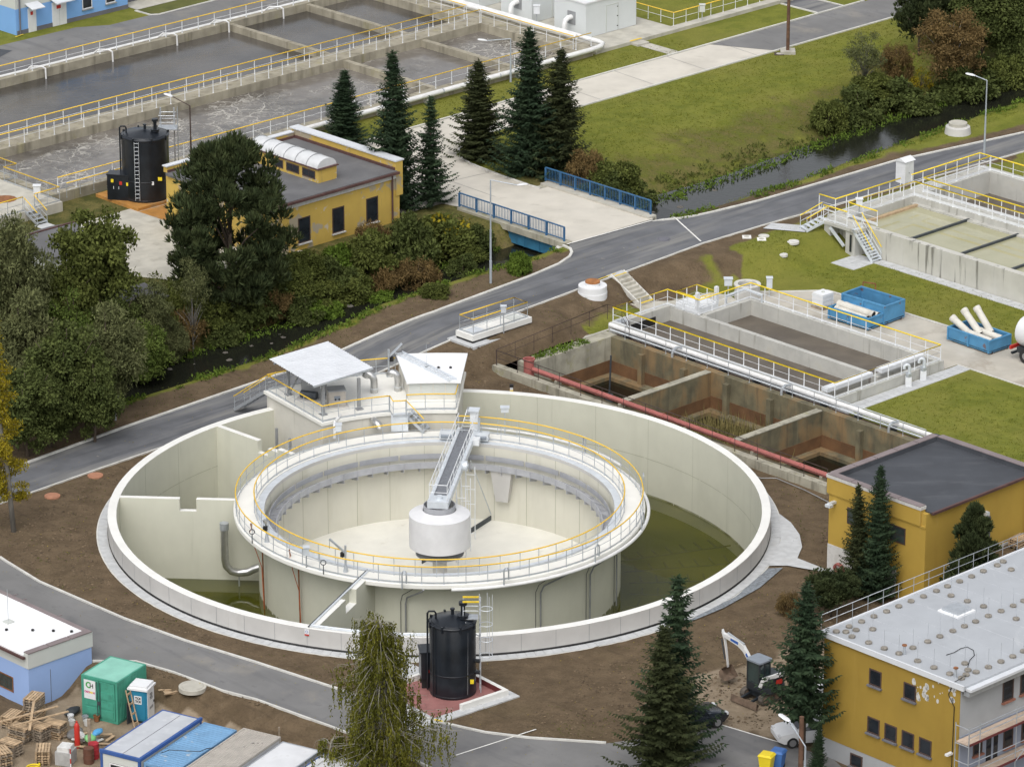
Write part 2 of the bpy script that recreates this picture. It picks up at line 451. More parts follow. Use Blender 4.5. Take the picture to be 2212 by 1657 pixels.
def h0(a, y):
    hi = 1.6 * max(sst(a, 5, 21), sst(y, 33, 43))
    lo = 0.2 * sst(a, 18, 24)
    y0, w_ = lin(a, SLOPE), lin(a, SLOPEW)
    z = lo + (hi - lo) * sst(y, y0, y0 + w_)
    if y < -24 and a > 8: z += 1.9 * sst(a, 9.5, 13.5) * sst(-y, 24.6, 26.4)
    if a < -24 and y < 11:
        # the builders' yard lies lower than the road
        b_ = 1e9; sg = 1
        for p, q in zip(YARD, YARD[1:]):
            dx, dy = q[0] - p[0], q[1] - p[1]; t_ = max(0, min(1, ((a - p[0]) * dx + (y - p[1]) * dy) / (dx * dx + dy * dy)))
            e = math.hypot(a - p[0] - t_ * dx, y - p[1] - t_ * dy)
            if e < b_: b_ = e; sg = -1 if dx * (y - p[1]) - dy * (a - p[0]) > 0 else 1
        z -= 1.5 * sst(b_ * sg, .6, 3.4)
    return z
def hAB(a, y):
    z = h0(a, y)
    d = y - lin(a, STREAM)
    if d < 0:
        k = sst(-d, HW - .2, HW + 1.5)
    else:
        k = sst(d, HW, HW + 6.5 - 3.0 * sst(a, 30, 40) + 6.0 * sst(a, 47, 54))
    if 35.8 < a < 46.6: k = sst(abs(d), HW + .3, HW + 1.2)
    bz = lin(a, WZ) - .6
    z = bz + (z - bz) * k
    if k > 0 and k < 1: z += .18 * noise.noise(Vector((a * .5, y * .5, 3)))
    return z
def hW(p):
    return hAB(*AB.L(p))
def G(x, y, dz=0.0):
    z = 0.5
    for _ in range(7): z = .5 * z + .5 * hW(P(x, y, z))
    p = P(x, y, z); return Vector((p.x, p.y, z + dz))
def GA(x, y):
    return AB.L(G(x, y))
def inpoly(x, y, q):
    c = False; n = len(q); j = n - 1
    for i in range(n):
        if (q[i][1] > y) != (q[j][1] > y) and x < (q[j][0] - q[i][0]) * (y - q[i][1]) / (q[j][1] - q[i][1]) + q[i][0]: c = not c
        j = i
    return c
TC = AB.L((-4.49, -0.2))            # centre of the round tank in plan
TW = Vector((-4.49, -0.2, 0))
RECTS = [(15.6, 70.4, 65.3, 92.0), (17.5, 28.3, -10.3, 20.2), (28.3, 34.3, -.9, 20.1), (34.3, 39.4, -.9, 17.0), (53.6, 71, -30, 22.0)]
TAN = [GA(*q) for q in [(1400, 1500), (1600, 1440), (1790, 1380), (1830, 1600), (1700, 1600), (1560, 1570), (1420, 1590)]]
def grid_lines(lo, hi, st, extra):
    g = [lo + st * i for i in range(int((hi - lo) / st) + 1)]
    g = [v for v in g if all(abs(v - e) > st * .3 for e in extra)] + list(extra)
    return sorted(g)
def sm_edge(v, e, w_): return sst(v, e - w_, e + w_)
def cover(a, y):
    n1 = noise.noise(Vector((a * .22, y * .22, 0))); n2 = noise.noise(Vector((a * .9, y * .9, 5)))
    n3 = noise.noise(Vector((a * .08, y * .08, 9)))
    j = n1 * 1.6 + n2 * .6
    soil = wild = tan = 0.0
    d = y - lin(a, STREAM)
    if y < lin(a, NEAR) + 1.5:
        if a < 27: soil = 1.0 - .25 * max(0, n1)
        else:
            s1 = max(sst(y + j * .6, 20.5, 23.0) * (1 - sst(a + j * 2, 36, 48)), sst(y + j * .5, 23.6, 25) * .9)
            s2 = .75 * sst(n1 + .25 * n2, .28, .5) * sst(y, 15, 21)
            soil = max(s1, s2)
        if y < -12 and a > 17: soil = max(0, .9 - sst(a, 20, 23))
    elif d < 0:
        fy = lin(a, FAR)
        wet = sst(-d + .4 * n2, HW + 2.6, HW + 1.4)
        soil = (.8 - .55 * sst(a, 50, 66)) * (1 - wet) + .2 * n1
        if a > 48: soil = max(soil * .6, .9 * sst(y + j * .7, fy + 2.4, fy + .4))
        wild = .5 * wet
    else:
        wild = max(0, min(1, sst(HW + 13 + j * 2 - d, 0, 6) * (1 if a > 46 else 1)))
        if a > 47: wild *= .55
        if a < 20: wild = 1
        soil = .25 * sst(n1, .2, .5) * wild
        if 20 < a < 47 and d < 16: soil = max(soil, .35)
        if d < HW + 2.5: wild = 1; 
    tan = sum(inpoly(a + j * .8 + ox, y + j * .8 + oy, TAN) for ox, oy in ((.7, 0), (-.7, 0), (0, .7), (0, -.7))) / 4 if a < 4 else 0.0
    if a < -30 and y < 1 and h0(a, y) < -1.0: tan = .75
    return (max(0, min(1, soil)), max(0, min(1, wild)), tan)
ea = sorted({v for r_ in RECTS for v in r_[:2]}); ey = sorted({v for r_ in RECTS for v in r_[2:]})
ga = grid_lines(-60, 132, .62, ea); gy = grid_lines(-60, 130, .62, ey)
ga = [-2600, -900, -320, -130, -80] + ga + [150, 220, 400, 1000, 2600]
gy = [-2600, -900, -320, -130, -80] + gy + [150, 220, 400, 1000, 2600]
def build_ground():
    na, ny = len(ga), len(gy)
    vs = []; cols = []
    for a in ga:
        for y in gy:
            p = AB.W(a, y); z = hAB(a, y)
            if -62 < a < 134 and -62 < y < 132:
                cv = cover(a, y)
                if cv[0] > .5 and abs(y - lin(a, STREAM)) > 6: z += .05 * noise.noise(Vector((a * 1.3, y * 1.3, 2))) * cv[0] - .02
            else: cv = (0, .6, 0)
            vs.append((p.x, p.y, z)); cols.append(cv)
    fs = []
    dead = set()
    for i in range(na):
        for j in range(ny):
            if math.hypot(ga[i] - TC[0], gy[j] - TC[1]) < 20.45: dead.add(i * ny + j)
    for i in range(na - 1):
        for j in range(ny - 1):
            ca, cy_ = (ga[i] + ga[i + 1]) / 2, (gy[j] + gy[j + 1]) / 2
            if any(r_[0] < ca < r_[1] and r_[2] < cy_ < r_[3] for r_ in RECTS): continue
            q = (i * ny + j, (i + 1) * ny + j, (i + 1) * ny + j + 1, i * ny + j + 1)
            if any(k in dead for k in q): continue
            fs.append(q)
    me = bpy.data.meshes.new('ground')
    me.from_pydata(vs, [], fs); me.update()
    at = me.color_attributes.new('cover', 'FLOAT_COLOR', 'POINT')
    flat = []
    for c in cols: flat += [c[0], c[1], c[2], 1.0]
    at.data.foreach_set('color', flat)
    me.polygons.foreach_set('use_smooth', [True] * len(me.polygons))
    k = NB('ground_cover')
    a = k.n('ShaderNodeVertexColor', layer_name='cover')
    sp = k.n('ShaderNodeSeparateColor'); k.l(a.outputs[0], sp.inputs[0])
    p = k.pos()
    big, mid, fine = k.noise(p, .12, 4), k.noise(p, .8, 5, .6), k.noise(p, 7.0, 3, .7)
    lawn = k.mix(k.ramp(mid, .3, .7), (.125, .142, .018), (.190, .200, .030))
    lawn = k.mix(k.ramp(big, .4, .65, 0, .55), lawn, (.225, .205, .048))
    lawn = k.mix(k.ramp(fine, .35, .75, 0, .35), lawn, (.085, .105, .016))
    lawn = k.mix(k.ramp(k.noise(k.pos((.35, 1.6, 1, 1)), .5, 4), .45, .65, 0, .35), lawn, (.185, .190, .038))
    lawn = k.mix(k.ramp(k.noise(p, 2.6, 5, .7), .52, .72, 0, .5), lawn, (.100, .122, .018))
    wild = k.mix(k.ramp(mid, .35, .65), (.065, .070, .018), (.150, .130, .042))
    wild = k.mix(k.ramp(fine, .45, .7, 0, .55), wild, (.030, .036, .012))
    soil = k.mix(k.ramp(mid, .3, .7), (.098, .070, .042), (.150, .108, .066))
    soil = k.mix(k.ramp(fine, .5, .75, 0, .6), soil, (.060, .042, .026))
    soil = k.mix(k.ramp(big, .5, .7, 0, .35), soil, (.115, .088, .045))
    soil = k.mix(k.ramp(k.noise(p, 3.0, 6, .75), .55, .7, 0, .55), soil, (.175, .135, .090))
    soil = k.mix(k.ramp(k.noise(k.pos((1.5, .3, 1, 1)), 1.0, 5, .7), .56, .68, 0, .5), soil, (.062, .045, .028))
    tan = k.mix(k.ramp(mid, .3, .7), (.20, .155, .105), (.30, .24, .17))
    def edge(ch):
        s_ = k.math('ADD', ch, k.math('MULTIPLY', k.math('SUBTRACT', mid, .5), .7))
        return k.ramp(s_, .35, .65)
    c1 = k.mix(edge(sp.outputs[1]), lawn, wild)
    c1 = k.mix(edge(sp.outputs[0]), c1, soil)
    c1 = k.mix(edge(sp.outputs[2]), c1, tan)
    k.l(c1, k.b.inputs['Base Color']); k.b.inputs['Roughness'].default_value = .95
    k.b.inputs['Specular IOR Level'].default_value = .2
    k.bump(k.math('ADD', fine, k.noise(p, 2.2, 4, .6)), .55, .12)
    me.materials.append(k.m)
    return struct(ob('ground', me, None), 'grass banks and bare brown soil between the basins')
build_ground()

def sheet(name, pts, z, mat, fr=AB):
    m = MB().poly([fr.W(p[0], p[1], z) for p in pts])
    o = ob(name, m, mat); 
    return struct(o)
def kerb(name, pts, w_=.16, hh=.11, mat='kerb', z=None, parent=None):
    """kerb line along AB points"""
    n = len(pts); L_, R_ = [], []
    for i, p in enumerate(pts):
        a, b = pts[max(0, i - 1)], pts[min(n - 1, i + 1)]
        d = Vector((b[0] - a[0], b[1] - a[1], 0)).normalized()
        q = (-d.y * w_ / 2, d.x * w_ / 2)
        L_.append((p[0] + q[0], p[1] + q[1])); R_.append((p[0] - q[0], p[1] - q[1]))
    m = MB()
    zz = [(hAB(*p) if z is None else z) for p in pts]
    Lb = [AB.W(*p, k - .15) for p, k in zip(L_, zz)]; Lt = [AB.W(*p, k + hh) for p, k in zip(L_, zz)]
    Rb = [AB.W(*p, k - .15) for p, k in zip(R_, zz)]; Rt = [AB.W(*p, k + hh) for p, k in zip(R_, zz)]
    m.strip(Lb, Lt).strip(Lt, Rt).strip(Rt, Rb)
    m.poly([Lb[0], Lt[0], Rt[0], Rb[0]]).poly([Lb[-1], Lt[-1], Rt[-1], Rb[-1]])
    o = ob(name, m, mat, parent=parent)
    return o if parent else struct(o)
def sub(pts, step=.8):
    out = []
    for p, q in zip(pts, pts[1:]):
        n = max(1, int(math.hypot(q[0] - p[0], q[1] - p[1]) / step))
        out += [(p[0] + (q[0] - p[0]) * i / n, p[1] + (q[1] - p[1]) * i / n) for i in range(n)]
    return out + [pts[-1]]
# main road, draped over the rise towards the bridge
aa = [-58 + .6 * i for i in range(int(180 / .6))]
rows = []
for k in range(7):
    rows.append([])
    for a in aa:
        yn, yf = lin(a, NEAR), lin(a, FAR); y = yn + (yf - yn) * k / 6
        rows[-1].append(AB.W(a, y, hAB(a, y) + .03 + .03 * math.sin(PI * k / 6)))
m = MB()
for r0, r1 in zip(rows, rows[1:]): m.strip(r0, r1)
me = m.mesh('access_road'); me.materials.append(MAT('asphalt')); me.polygons.foreach_set('use_smooth', [True] * len(me.polygons))
struct(ob('access_road', me, None), 'dark asphalt road running past the round tank')
kn = [(a, lin(a, NEAR) - .06) for a in aa]
kerb('kerb', kn, .12, .07)
kf1 = [(a, lin(a, FAR) + .1) for a in aa if a < 33.5] + [(34.85, 30.4), (35.6, 30.95), (36.1, 31.6), (36.25, 32.5)]
kf2 = [(45.1, 32.2), (45.6, 31.55), (46.7, 31.0), (48, 30.6)] + [(a, lin(a, FAR) + .1) for a in aa if a > 49]
kerb('kerb', kf1, .2, .12); kerb('kerb', kf2, .2, .12)
def drape(name, q, dz, mat, n=8):
    """a sheet over four plan corners that follows the ground"""
    m = MB(); L = lambda p, r, f: (p[0] + (r[0] - p[0]) * f, p[1] + (r[1] - p[1]) * f)
    for i in range(n):
        rows_ = []
        for f in (i / n, (i + 1) / n):
            a_, b_ = L(q[0], q[3], f), L(q[1], q[2], f)
            rows_.append([AB.W(*L(a_, b_, j / n), hAB(*L(a_, b_, j / n)) + dz) for j in range(n + 1)])
        m.strip(*rows_)
    return struct(ob(name, m, mat))
def line(name, p, q, w_, dz=.075, mat='white_line'):
    pts = sub([p, q], .5); d = Vector((q[0] - p[0], q[1] - p[1])).normalized(); n = (-d.y * w_ / 2, d.x * w_ / 2)
    m = MB().strip([AB.W(a + n[0], y + n[1], hAB(a, y) + dz) for a, y in pts], [AB.W(a - n[0], y - n[1], hAB(a, y) + dz) for a, y in pts])
    return struct(ob(name, m, mat))
line('road_marking', GA(1421, 487), GA(1514, 524), .12)
line('road_marking', (36.6, 32.45), (44.9, 32.0), .14, .09)
# stream water
m = MB()
sa = [-60 + 2.0 * i for i in range(96)]
m.strip([AB.W(a, lin(a, STREAM) - HW - 1.6, lin(a, WZ)) for a in sa], [AB.W(a, lin(a, STREAM) + HW + 1.6, lin(a, WZ)) for a in sa])
k = NB('stream_water'); p = k.pos((1, 1, 1)); k.b.inputs['Base Color'].default_value = (.014, .015, .011, 1)
k.b.inputs['Roughness'].default_value = .09
k.bump(k.noise(p, 3.2, 3), .22, .05); _M['stream_water'] = k.m
struct(ob('stream_water', m, 'stream_water'))

# asphalt road along the lower edge of the site
low = [GA(*q) for q in [(0, 1205), (13, 1214), (85, 1258), (267, 1337), (400, 1385), (553, 1432), (713, 1484), (860, 1530), (940, 1559), (1047, 1583), (1143, 1595), (1309, 1606), (1440, 1588), (1560, 1567), (1620, 1583), (1700, 1607), (1800, 1640)]]
bot = [GA(*q) for q in [(200, 1428), (294, 1429), (374, 1452), (480, 1492), (553, 1511), (716, 1570), (860, 1625), (1010, 1700)]]
poly = [(-34.5, 14.5), (low[0][0] - 7, low[0][1] + 9)] + low + [(low[-1][0] - 5, low[-1][1] - 12), (-32, -44)] + bot[::-1] + [(-32.2, 9.5)]
m = MB().poly([AB.W(a, y, .03) for a, y in poly])
o = struct(ob('service_road', m, 'asphalt_old'), 'worn grey asphalt road along the lower edge')
kerb('kerb', sub(low[:12]), .15, .1, z=.02); kerb('kerb', sub(bot), .12, .06, z=.02)
line('road_marking', GA(985, 1632), GA(1158, 1576), .09, .05)
line('road_marking', GA(1560, 1567), GA(1690, 1606), .10, .05)
# concrete road on the far side of the stream
xx = [(37.0, 32.6), (45.3, 32.3), (45.3, 43.0), (44.2, 43.1), (44.13, 44.2), (44.27, 47.8), (44.6, 51.3), (45.2, 53.05), (46.3, 54.4), (47.6, 55.3), (48.9, 55.7), (51.5, 56.0), (60.3, 56.05), (83.5, 56.05), (81.0, 60.9), (64.5, 60.95), (47.5, 60.75), (44, 60.7), (37, 60.7), (33.5, 60.7), (32.9, 57.5), (32.9, 45.8), (36.6, 45.6), (37.0, 43.9)]
sheet('concrete_road', xx, ZF + .03, 'concrete_road')
kerb('kerb', sub([(44.3, 43.2), (44.22, 44.2), (44.36, 47.8), (44.7, 51.2), (45.3, 52.95), (46.4, 54.3), (47.7, 55.18), (49, 55.58), (51.5, 55.9), (60.3, 55.93), (120, 55.9)]), .16, .1, z=ZF)
kerb('kerb', sub([(36, 60.85), (64.5, 61.05), (100, 61.05)]), .16, .1, z=ZF)
sheet('asphalt_road', [(83.55, 56.05), (130, 56.05), (130, 60.9), (81.05, 60.9)], ZF + .03, 'asphalt_old')
sheet('asphalt_spur', [(94.4, 61.1), (97.4, 61.1), (97.2, 65.3), (94.3, 65.3)], ZF + .034, 'asphalt')
kerb('kerb', [(94.3, 61.1), (94.2, 65.3)], .14, .1, z=ZF); kerb('kerb', [(97.5, 61.1), (97.4, 65.3)], .14, .1, z=ZF)
# joints and cracks of the concrete road
for i in range(6): line('slab_joint', (51.5 + 6 * i, 56.1), (51.9 + 6 * i, 60.9), .035, .045, 'dark_base')
line('slab_joint', (37.2, 49.5), (44.2, 48.6), .035, .045, 'dark_base'); line('slab_joint', (40.5, 44.0), (40.9, 56), .035, .045, 'dark_base')
# asphalt in front of the blue building, beyond the basins
sheet('asphalt_road', [(-10, 93.8), (60, 93.8), (130, 93.8), (130, 108), (71.5, 108), (58.2, 99.9), (57.4, 99.6), (49, 99.6), (46.5, 101), (33, 101.2), (20, 103)], ZF + .03, 'asphalt_old')
sheet('footpath', [(12.0, 44.6), (22, 44.6), (22, 56), (27, 57.2), (27, 60.6), (12, 60.6), (8, 52)], ZF + .02, 'slab')
# ------------------------------------------------------------------ railings
_pm = {}
def post_mesh(h, r, mat, square=False):
    k = (round(h, 3), r, mat, square)
    if k not in _pm:
        m = MB()
        if square: m.box(-r, r, -r, r, 0, h)
        else: m.cyl((0, 0, 0), (0, 0, h), r, 6)
        m.box(-r * 1.8, r * 1.8, -r * 1.8, r * 1.8, 0, .02)
        me = m.mesh('post'); fixn(me); me.materials.append(MAT(mat)); _pm[k] = me
    return _pm[k]
def railing(label, pts, h=1.1, sp=1.3, closed=False, top='rail_yellow', steel='galv', mids=(.52,), toe=.12, rt=.042, rp=.026, group=None, name='guardrail', both_ends=True, sq=False):
    pts = [Vector(p) for p in pts]; o0 = pts[0].copy()
    t = thing(name, label, 'railing', loc=o0, group=group)
    rel = [p - o0 for p in pts]
    up = Vector((0, 0, 1))
    loop = rel + [rel[0]] if closed else rel
    ob('handrail', MB().tube([p + up * h for p in rel], rt, 6, closed), top, t, smooth=True)
    for mh in mids:
        ob('mid_rail', MB().tube([p + up * h * mh for p in rel], .018 if mh < .95 else .03, 5, closed), steel, t, smooth=True)
    if toe:
        m = MB()
        for p, q in zip(loop, loop[1:]): m.bar(p + up * (toe / 2 + .02), q + up * (toe / 2 + .02), .012, toe)
        ob('toe_board', m, steel, t)
    pm = post_mesh(h, rp, steel, sq)
    # posts at even spacing along the path
    L_ = [0.0]
    for p, q in zip(loop, loop[1:]): L_.append(L_[-1] + (q - p).length)
    tot = L_[-1]; n = max(1, round(tot / sp)); corners = len(rel) <= 8
    marks = set()
    if corners:
        for i in range(len(loop) - 1):
            m_ = max(1, round((L_[i + 1] - L_[i]) / sp))
            for j in range(m_): marks.add(round(L_[i] + (L_[i + 1] - L_[i]) * j / m_, 4))
        if not closed: marks.add(round(tot, 4))
    else:
        for i in range(n + (0 if closed else 1)): marks.add(round(tot * i / n, 4))
    for s_ in sorted(marks):
        for i in range(len(loop) - 1):
            if s_ <= L_[i + 1] + 1e-4:
                f = (s_ - L_[i]) / max(1e-6, L_[i + 1] - L_[i]); p = loop[i].lerp(loop[i + 1], f); break
        inst('post', pm, t, p)
    return t
def ringpts(r, z, a0, a1, n, c=TW):
    return [Vector((c.x + r * math.cos(R(a0 + (a1 - a0) * i / n)), c.y + r * math.sin(R(a0 + (a1 - a0) * i / n)), z)) for i in range(n + 1)]
def pv(r, ang, z): return Vector((r * math.cos(R(ang)), r * math.sin(R(ang)), z))

# ------------------------------------------------------------------ round tank
def round_tank():
    t = thing('round_tank', 'huge round pale concrete tank with ring walkway and radial partition walls', 'tank', loc=TW)
    RO, RI, ZR = 20.5, 19.95, 1.25
    N = 144
    def wallmats(me, axis_r):
        for p in me.polygons:
            c = p.center; r = math.hypot(c.x, c.y)
            if p.normal.z > .7: p.material_index = 0
            elif p.normal.z < -.7: p.material_index = 2
            else:
                out = (p.normal.x * c.x + p.normal.y * c.y) > 0
                p.material_index = 1 if out else 2
    m = MB().lathe([(RI, -5.0), (RO, -5.0), (RO, ZR - .02), (RO - .02, ZR), (RI + .02, ZR), (RI, ZR - .02)], N, closed=True)
    o = ob('outer_wall', m, None, t, smooth=30, mats=['white_concrete', 'raw_concrete', 'sage_concrete']); wallmats(o.data, 1)
    ob('base_strip', MB().lathe([(RO + .02, 0.0), (RO + .03, .13), (RO, .14)], N), 'black', t, smooth=True)
    # formwork joints seen on the outside and the inside of the wall
    jm = MB().box(RO - .01, RO + .006, -.012, .012, .14, ZR - .03).mesh('wall_joint'); jm.materials.append(MAT('grey_steel'))
    for k_ in range(30):
        a = 178 + k_ * 5.9
        inst('wall_joint', jm, o, (0, 0, 0), R(a))
    jm2 = MB().box(RI - .006, RI + .01, -.01, .01, -4.1, ZR - .03).mesh('wall_joint'); jm2.materials.append(MAT('sage_dark'))
    for a in (12, 24, 36, 48, 60, 72, 148, 160, 171, 184): inst('wall_joint', jm2, o, (0, 0, 0), R(a))
    # basin floor, diffuser grid and water of the outer ring
    ob('basin_floor', MB().lathe([(11.2, -4.95), (RI, -4.95)], 96), 'algae_floor', t)
    for k_ in range(9):
        a0 = -48 + k_ * 8.5
        m = MB().cyl(pv(11.8, a0, -4.25), pv(19.6, a0, -4.25), .05, 5)
        d = ob('diffuser_pipe', m, 'black', t)
        for j in range(7):
            m2 = MB()
            r = 12.6 + j; p = pv(r, a0, -4.22); q = pv(r, a0 + 4.2, -4.22)
            m2.cyl(p, p + (q - p) * .9, .075, 5); ob('diffuser', m2, 'black', d)
    ob('water_surface', MB().lathe([(11.2, -4.1), (RI, -4.1)], 96), 'green_water', t)
    ob('tide_line', MB().lathe([(RI - .004, -4.12), (RI - .004, -3.97)], 96), 'algae_band', t); ob('tide_line', MB().lathe([(11.254, -4.12), (11.254, -3.97)], 96), 'algae_band', t)
    ob('pour_joint', MB().lathe([(RI - .003, -1.52), (RI - .003, -1.49)], 96), 'sage_dark', t)
    # inner ring
    m = MB().lathe([(10.85, -5.0), (11.25, -5.0), (11.25, 1.0), (10.85, 1.0)], N, closed=True)
    o = ob('inner_ring_wall', m, None, t, smooth=30, mats=['sage_concrete', 'cream_concrete'])
    for p in o.data.polygons: p.material_index = 1 if (p.normal.x * p.center.x + p.normal.y * p.center.y) < 0 else 0
    for a in range(0, 360, 12): inst('wall_joint', _joint_in(), o, (0, 0, 0), R(a))
    m = MB().lathe([(11.27, .88), (11.6, .9), (12.72, .95), (12.75, 1.0), (12.75, 1.22), (12.72, 1.25), (11.32, 1.25), (11.3, 1.21), (10.84, 1.21), (10.84, 1.0), (11.27, 1.0)], N, closed=True)
    o = ob('walkway', m, None, t, smooth=30, mats=['deck_white', 'raw_concrete', 'galv_light'])
    for p in o.data.polygons:
        r = math.hypot(p.center.x, p.center.y)
        p.material_index = 0 if p.normal.z > .7 and r > 11.31 else (2 if p.normal.z > .5 else (0 if r > 12.6 else 1))
    ob('clarifier_floor', MB().lathe([(0.3, -4.75), (10.9, -4.0)], 96), 'cream_floor', t, smooth=True)
    # launder with weir plates and brackets
    la = MB().lathe([(10.1, .12), (10.1, -.3), (10.5, -.36), (10.84, -.3), (10.84, -.25), (10.15, -.25), (10.15, .12)], N, closed=True)
    lo = ob('launder', la, 'launder', t, smooth=30)
    bm = MB().lathe([(10.6, .18), (10.6, .52), (10.57, .52), (10.57, .18)], 6, R(.35), R(14.65), closed=True).mesh('weir_plate'); fixn(bm)
    bm.materials.append(MAT('launder'))
    for k_ in range(24): inst('weir_plate', bm, t, (0, 0, 0), R(k_ * 15))
    bk = MB().add([(10.05, -.015, .15), (10.05, -.015, -.5), (10.84, -.015, -.75), (10.84, -.015, -.3), (10.05, .015, .15), (10.05, .015, -.5), (10.84, .015, -.75), (10.84, .015, -.3)], [(0, 1, 2, 3), (7, 6, 5, 4), (0, 4, 5, 1), (1, 5, 6, 2)]).mesh('bracket')
    bk.materials.append(MAT('launder'))
    for k_ in range(60): inst('bracket', bk, lo, (0, 0, 0), R(k_ * 6 + 2))
    # outlet box under the launder
    fr = Fr((0, 0, 0), R(68.4))
    m = MB(); c = []
    for z, w_, d_ in ((-.35, .72, .62), (-2.45, .42, .5)):
        for yy in (-w_, w_): c += [fr.W(10.86, yy, z), fr.W(10.86 - d_, yy, z)]
    m.add(c, [(0, 1, 3, 2), (4, 6, 7, 5), (0, 4, 5, 1), (2, 3, 7, 6), (1, 5, 7, 3), (0, 2, 6, 4)])
    ob('outlet_box', m, 'raw_concrete', t)
    # radial partitions
    def part(name, ang, segs, th=.18):
        fr = Fr((0, 0, 0), R(ang)); m = MB()
        for r0, r1, z0, z1 in segs: m.box(r0, r1, -th, th, z0, z1, fr)
        o = ob(name, m, None, t, mats=['white_concrete', 'sage_concrete'])
        for p in o.data.polygons: p.material_index = 0 if p.normal.z > .7 else 1
    part('partition', 176.0, [(11.2, 15.15, -5, ZR - .004), (15.15, 16.2, -5, .45), (16.2, RI + .05, -5, ZR - .004)])
    part('partition', 136.6, [(11.2, 14.3, -5, ZR - .1), (14.3, 15.2, -5, .95), (15.2, 16.12, -5, .45), (16.12, RI + .05, -5, ZR - .004)])
    part('partition', -110.4, [(11.2, 14.2, -5, ZR - .004), (14.2, 15.85, -5, .35), (15.85, RI + .05, -5, ZR - .004)], .23)
    # cable tray along the front partition and the rim
    ob('cable_tray', MB().bar(pv(11.3, -111.1, 1.3), pv(20.2, -110.8, 1.3), .1, .07).tube([pv(20.1, -110.9 + i * 2.6, 1.31) for i in range(11)], .05, 6).tube([pv(20.3, -110.9 + i * 2.6, 1.31) for i in range(11)], .03, 6), 'galv_light', t)
    ob('cable_duct', MB().bar(pv(11.3, -111.6, 1.3), pv(20.4, -111.05, 1.3), .06, .07), 'steel_dark', t)
    # bent stainless pipe in the left bay
    pp = [Vector((-13.35, -.25, .12)), Vector((-13.35, -.25, -2.3)), Vector((-13.27, -.25, -2.75)), Vector((-12.95, -.25, -3.08)), Vector((-12.5, -.25, -3.2)), Vector((-11.95, -.25, -3.15)), Vector((-11.6, -.3, -2.95)), Vector((-11.2, -.3, -2.8))]
    po = ob('bend_pipe', MB().tube(pp, .25, 14), 'stainless', t, smooth=40)
    ob('flange', MB().cyl((-13.35, -.25, -.3), (-13.35, -.25, .14), .29, 14), 'galv', po)
    ob('pipe_foot', MB().cyl((-12.5, -.25, -5), (-12.5, -.25, -3.2), .05, 6), 'galv', po)
    # air main around the walkway with droppers
    ring = [pv(12.95, a, 1.02) for a in range(-86, 62, 3)]
    am = ob('air_main', MB().tube(ring, .11, 8), 'pipe_white', t, smooth=40)
    ob('air_main', MB().tube([pv(12.86, a, 1.5) for a in range(28, 82, 3)], .08, 8), 'pipe_white', t, smooth=40)
    for a in (-99.4, -57, -36, -17):
        pts = [pv(12.9, a + 6, 1.0), pv(12.6, a + 5.5, .75), pv(11.6, a + .6, -.1), pv(11.42, a, -.6), pv(11.42, a, -4.6)]
        ob('drop_pipe', MB().tube(pts, .055, 7), 'grey_steel', t, smooth=40)
        pts = [pv(12.2, a + 4, .9), pv(11.5, a - .9, 0.0), pv(11.36, a - 1.6, -.5), pv(11.36, a - 1.6, -4.6)]
        ob('cable', MB().tube(pts, .02, 5), 'steel_dark', t)
    for a in (-99, -72, -43, -17, 12, 45):
        ob('vent_bend', MB().tube([pv(12.98, a, 1.0), pv(12.98, a, 2.05), pv(13.0, a + .4, 2.2), pv(13.02, a + .9, 2.2), pv(13.05, a + 1.2, 2.05), pv(13.05, a + 1.2, 1.45)], .05, 6), 'galv', am)
    for a in (-160, -137): ob('guide_rail', MB().tube([pv(12.2, a, 1.7), pv(12.05, a, .9), pv(11.5, a, .3), pv(11.42, a, -4.5)], .05, 6), 'rust', t); 
    for a in (-159.2, -136.2): ob('hose', MB().tube([pv(12.3, a, 1.3), pv(12.1, a, .4), pv(11.6, a, -1.2), pv(11.5, a, -4)], .025, 5), 'hose_orange', t)
    return t
defm('algae_floor', (.075, .078, .006), .9, .2, .5)
defm('algae_band', (.20, .20, .10), .9, .3, 1.2, (((.42, .42, .33), (1, 1, .3), .5, .35, .75, .6),))
defm('sage_dark', (.36, .365, .28), .85, .05, 1)
k = NB('green_water'); p = k.pos()
nz = k.ramp(k.noise(p, .25, 4), .35, .65)
k.l(k.mix(nz, (.060, .066, .003), (.095, .094, .006)), k.b.inputs['Base Color'])
k.b.inputs['Roughness'].default_value = .03; k.b.inputs['Alpha'].default_value = .6
k.b.inputs['IOR'].default_value = 1.33; k.b.inputs['Specular IOR Level'].default_value = .5
k.bump(k.noise(p, 2.5, 2), .02, .02); _M['green_water'] = k.m
_jin = []
def _joint_in():
    if not _jin:
        me = MB().box(10.838, 10.86, -.012, .012, -4.0, 1.0).mesh('wall_joint'); me.materials.append(MAT('sage_dark')); _jin.append(me)
    return _jin[0]
TANK = round_tank()
railing('inner circular guardrail with yellow handrail around the open clarifier', ringpts(11.46, 1.25, 0, 360, 120)[:-1], sp=1.29, closed=True, toe=.1)
railing('outer circular guardrail with yellow handrail at the walkway edge', ringpts(12.6, 1.25, 122.5, 122.5 + 323, 130), sp=1.32, toe=.1)

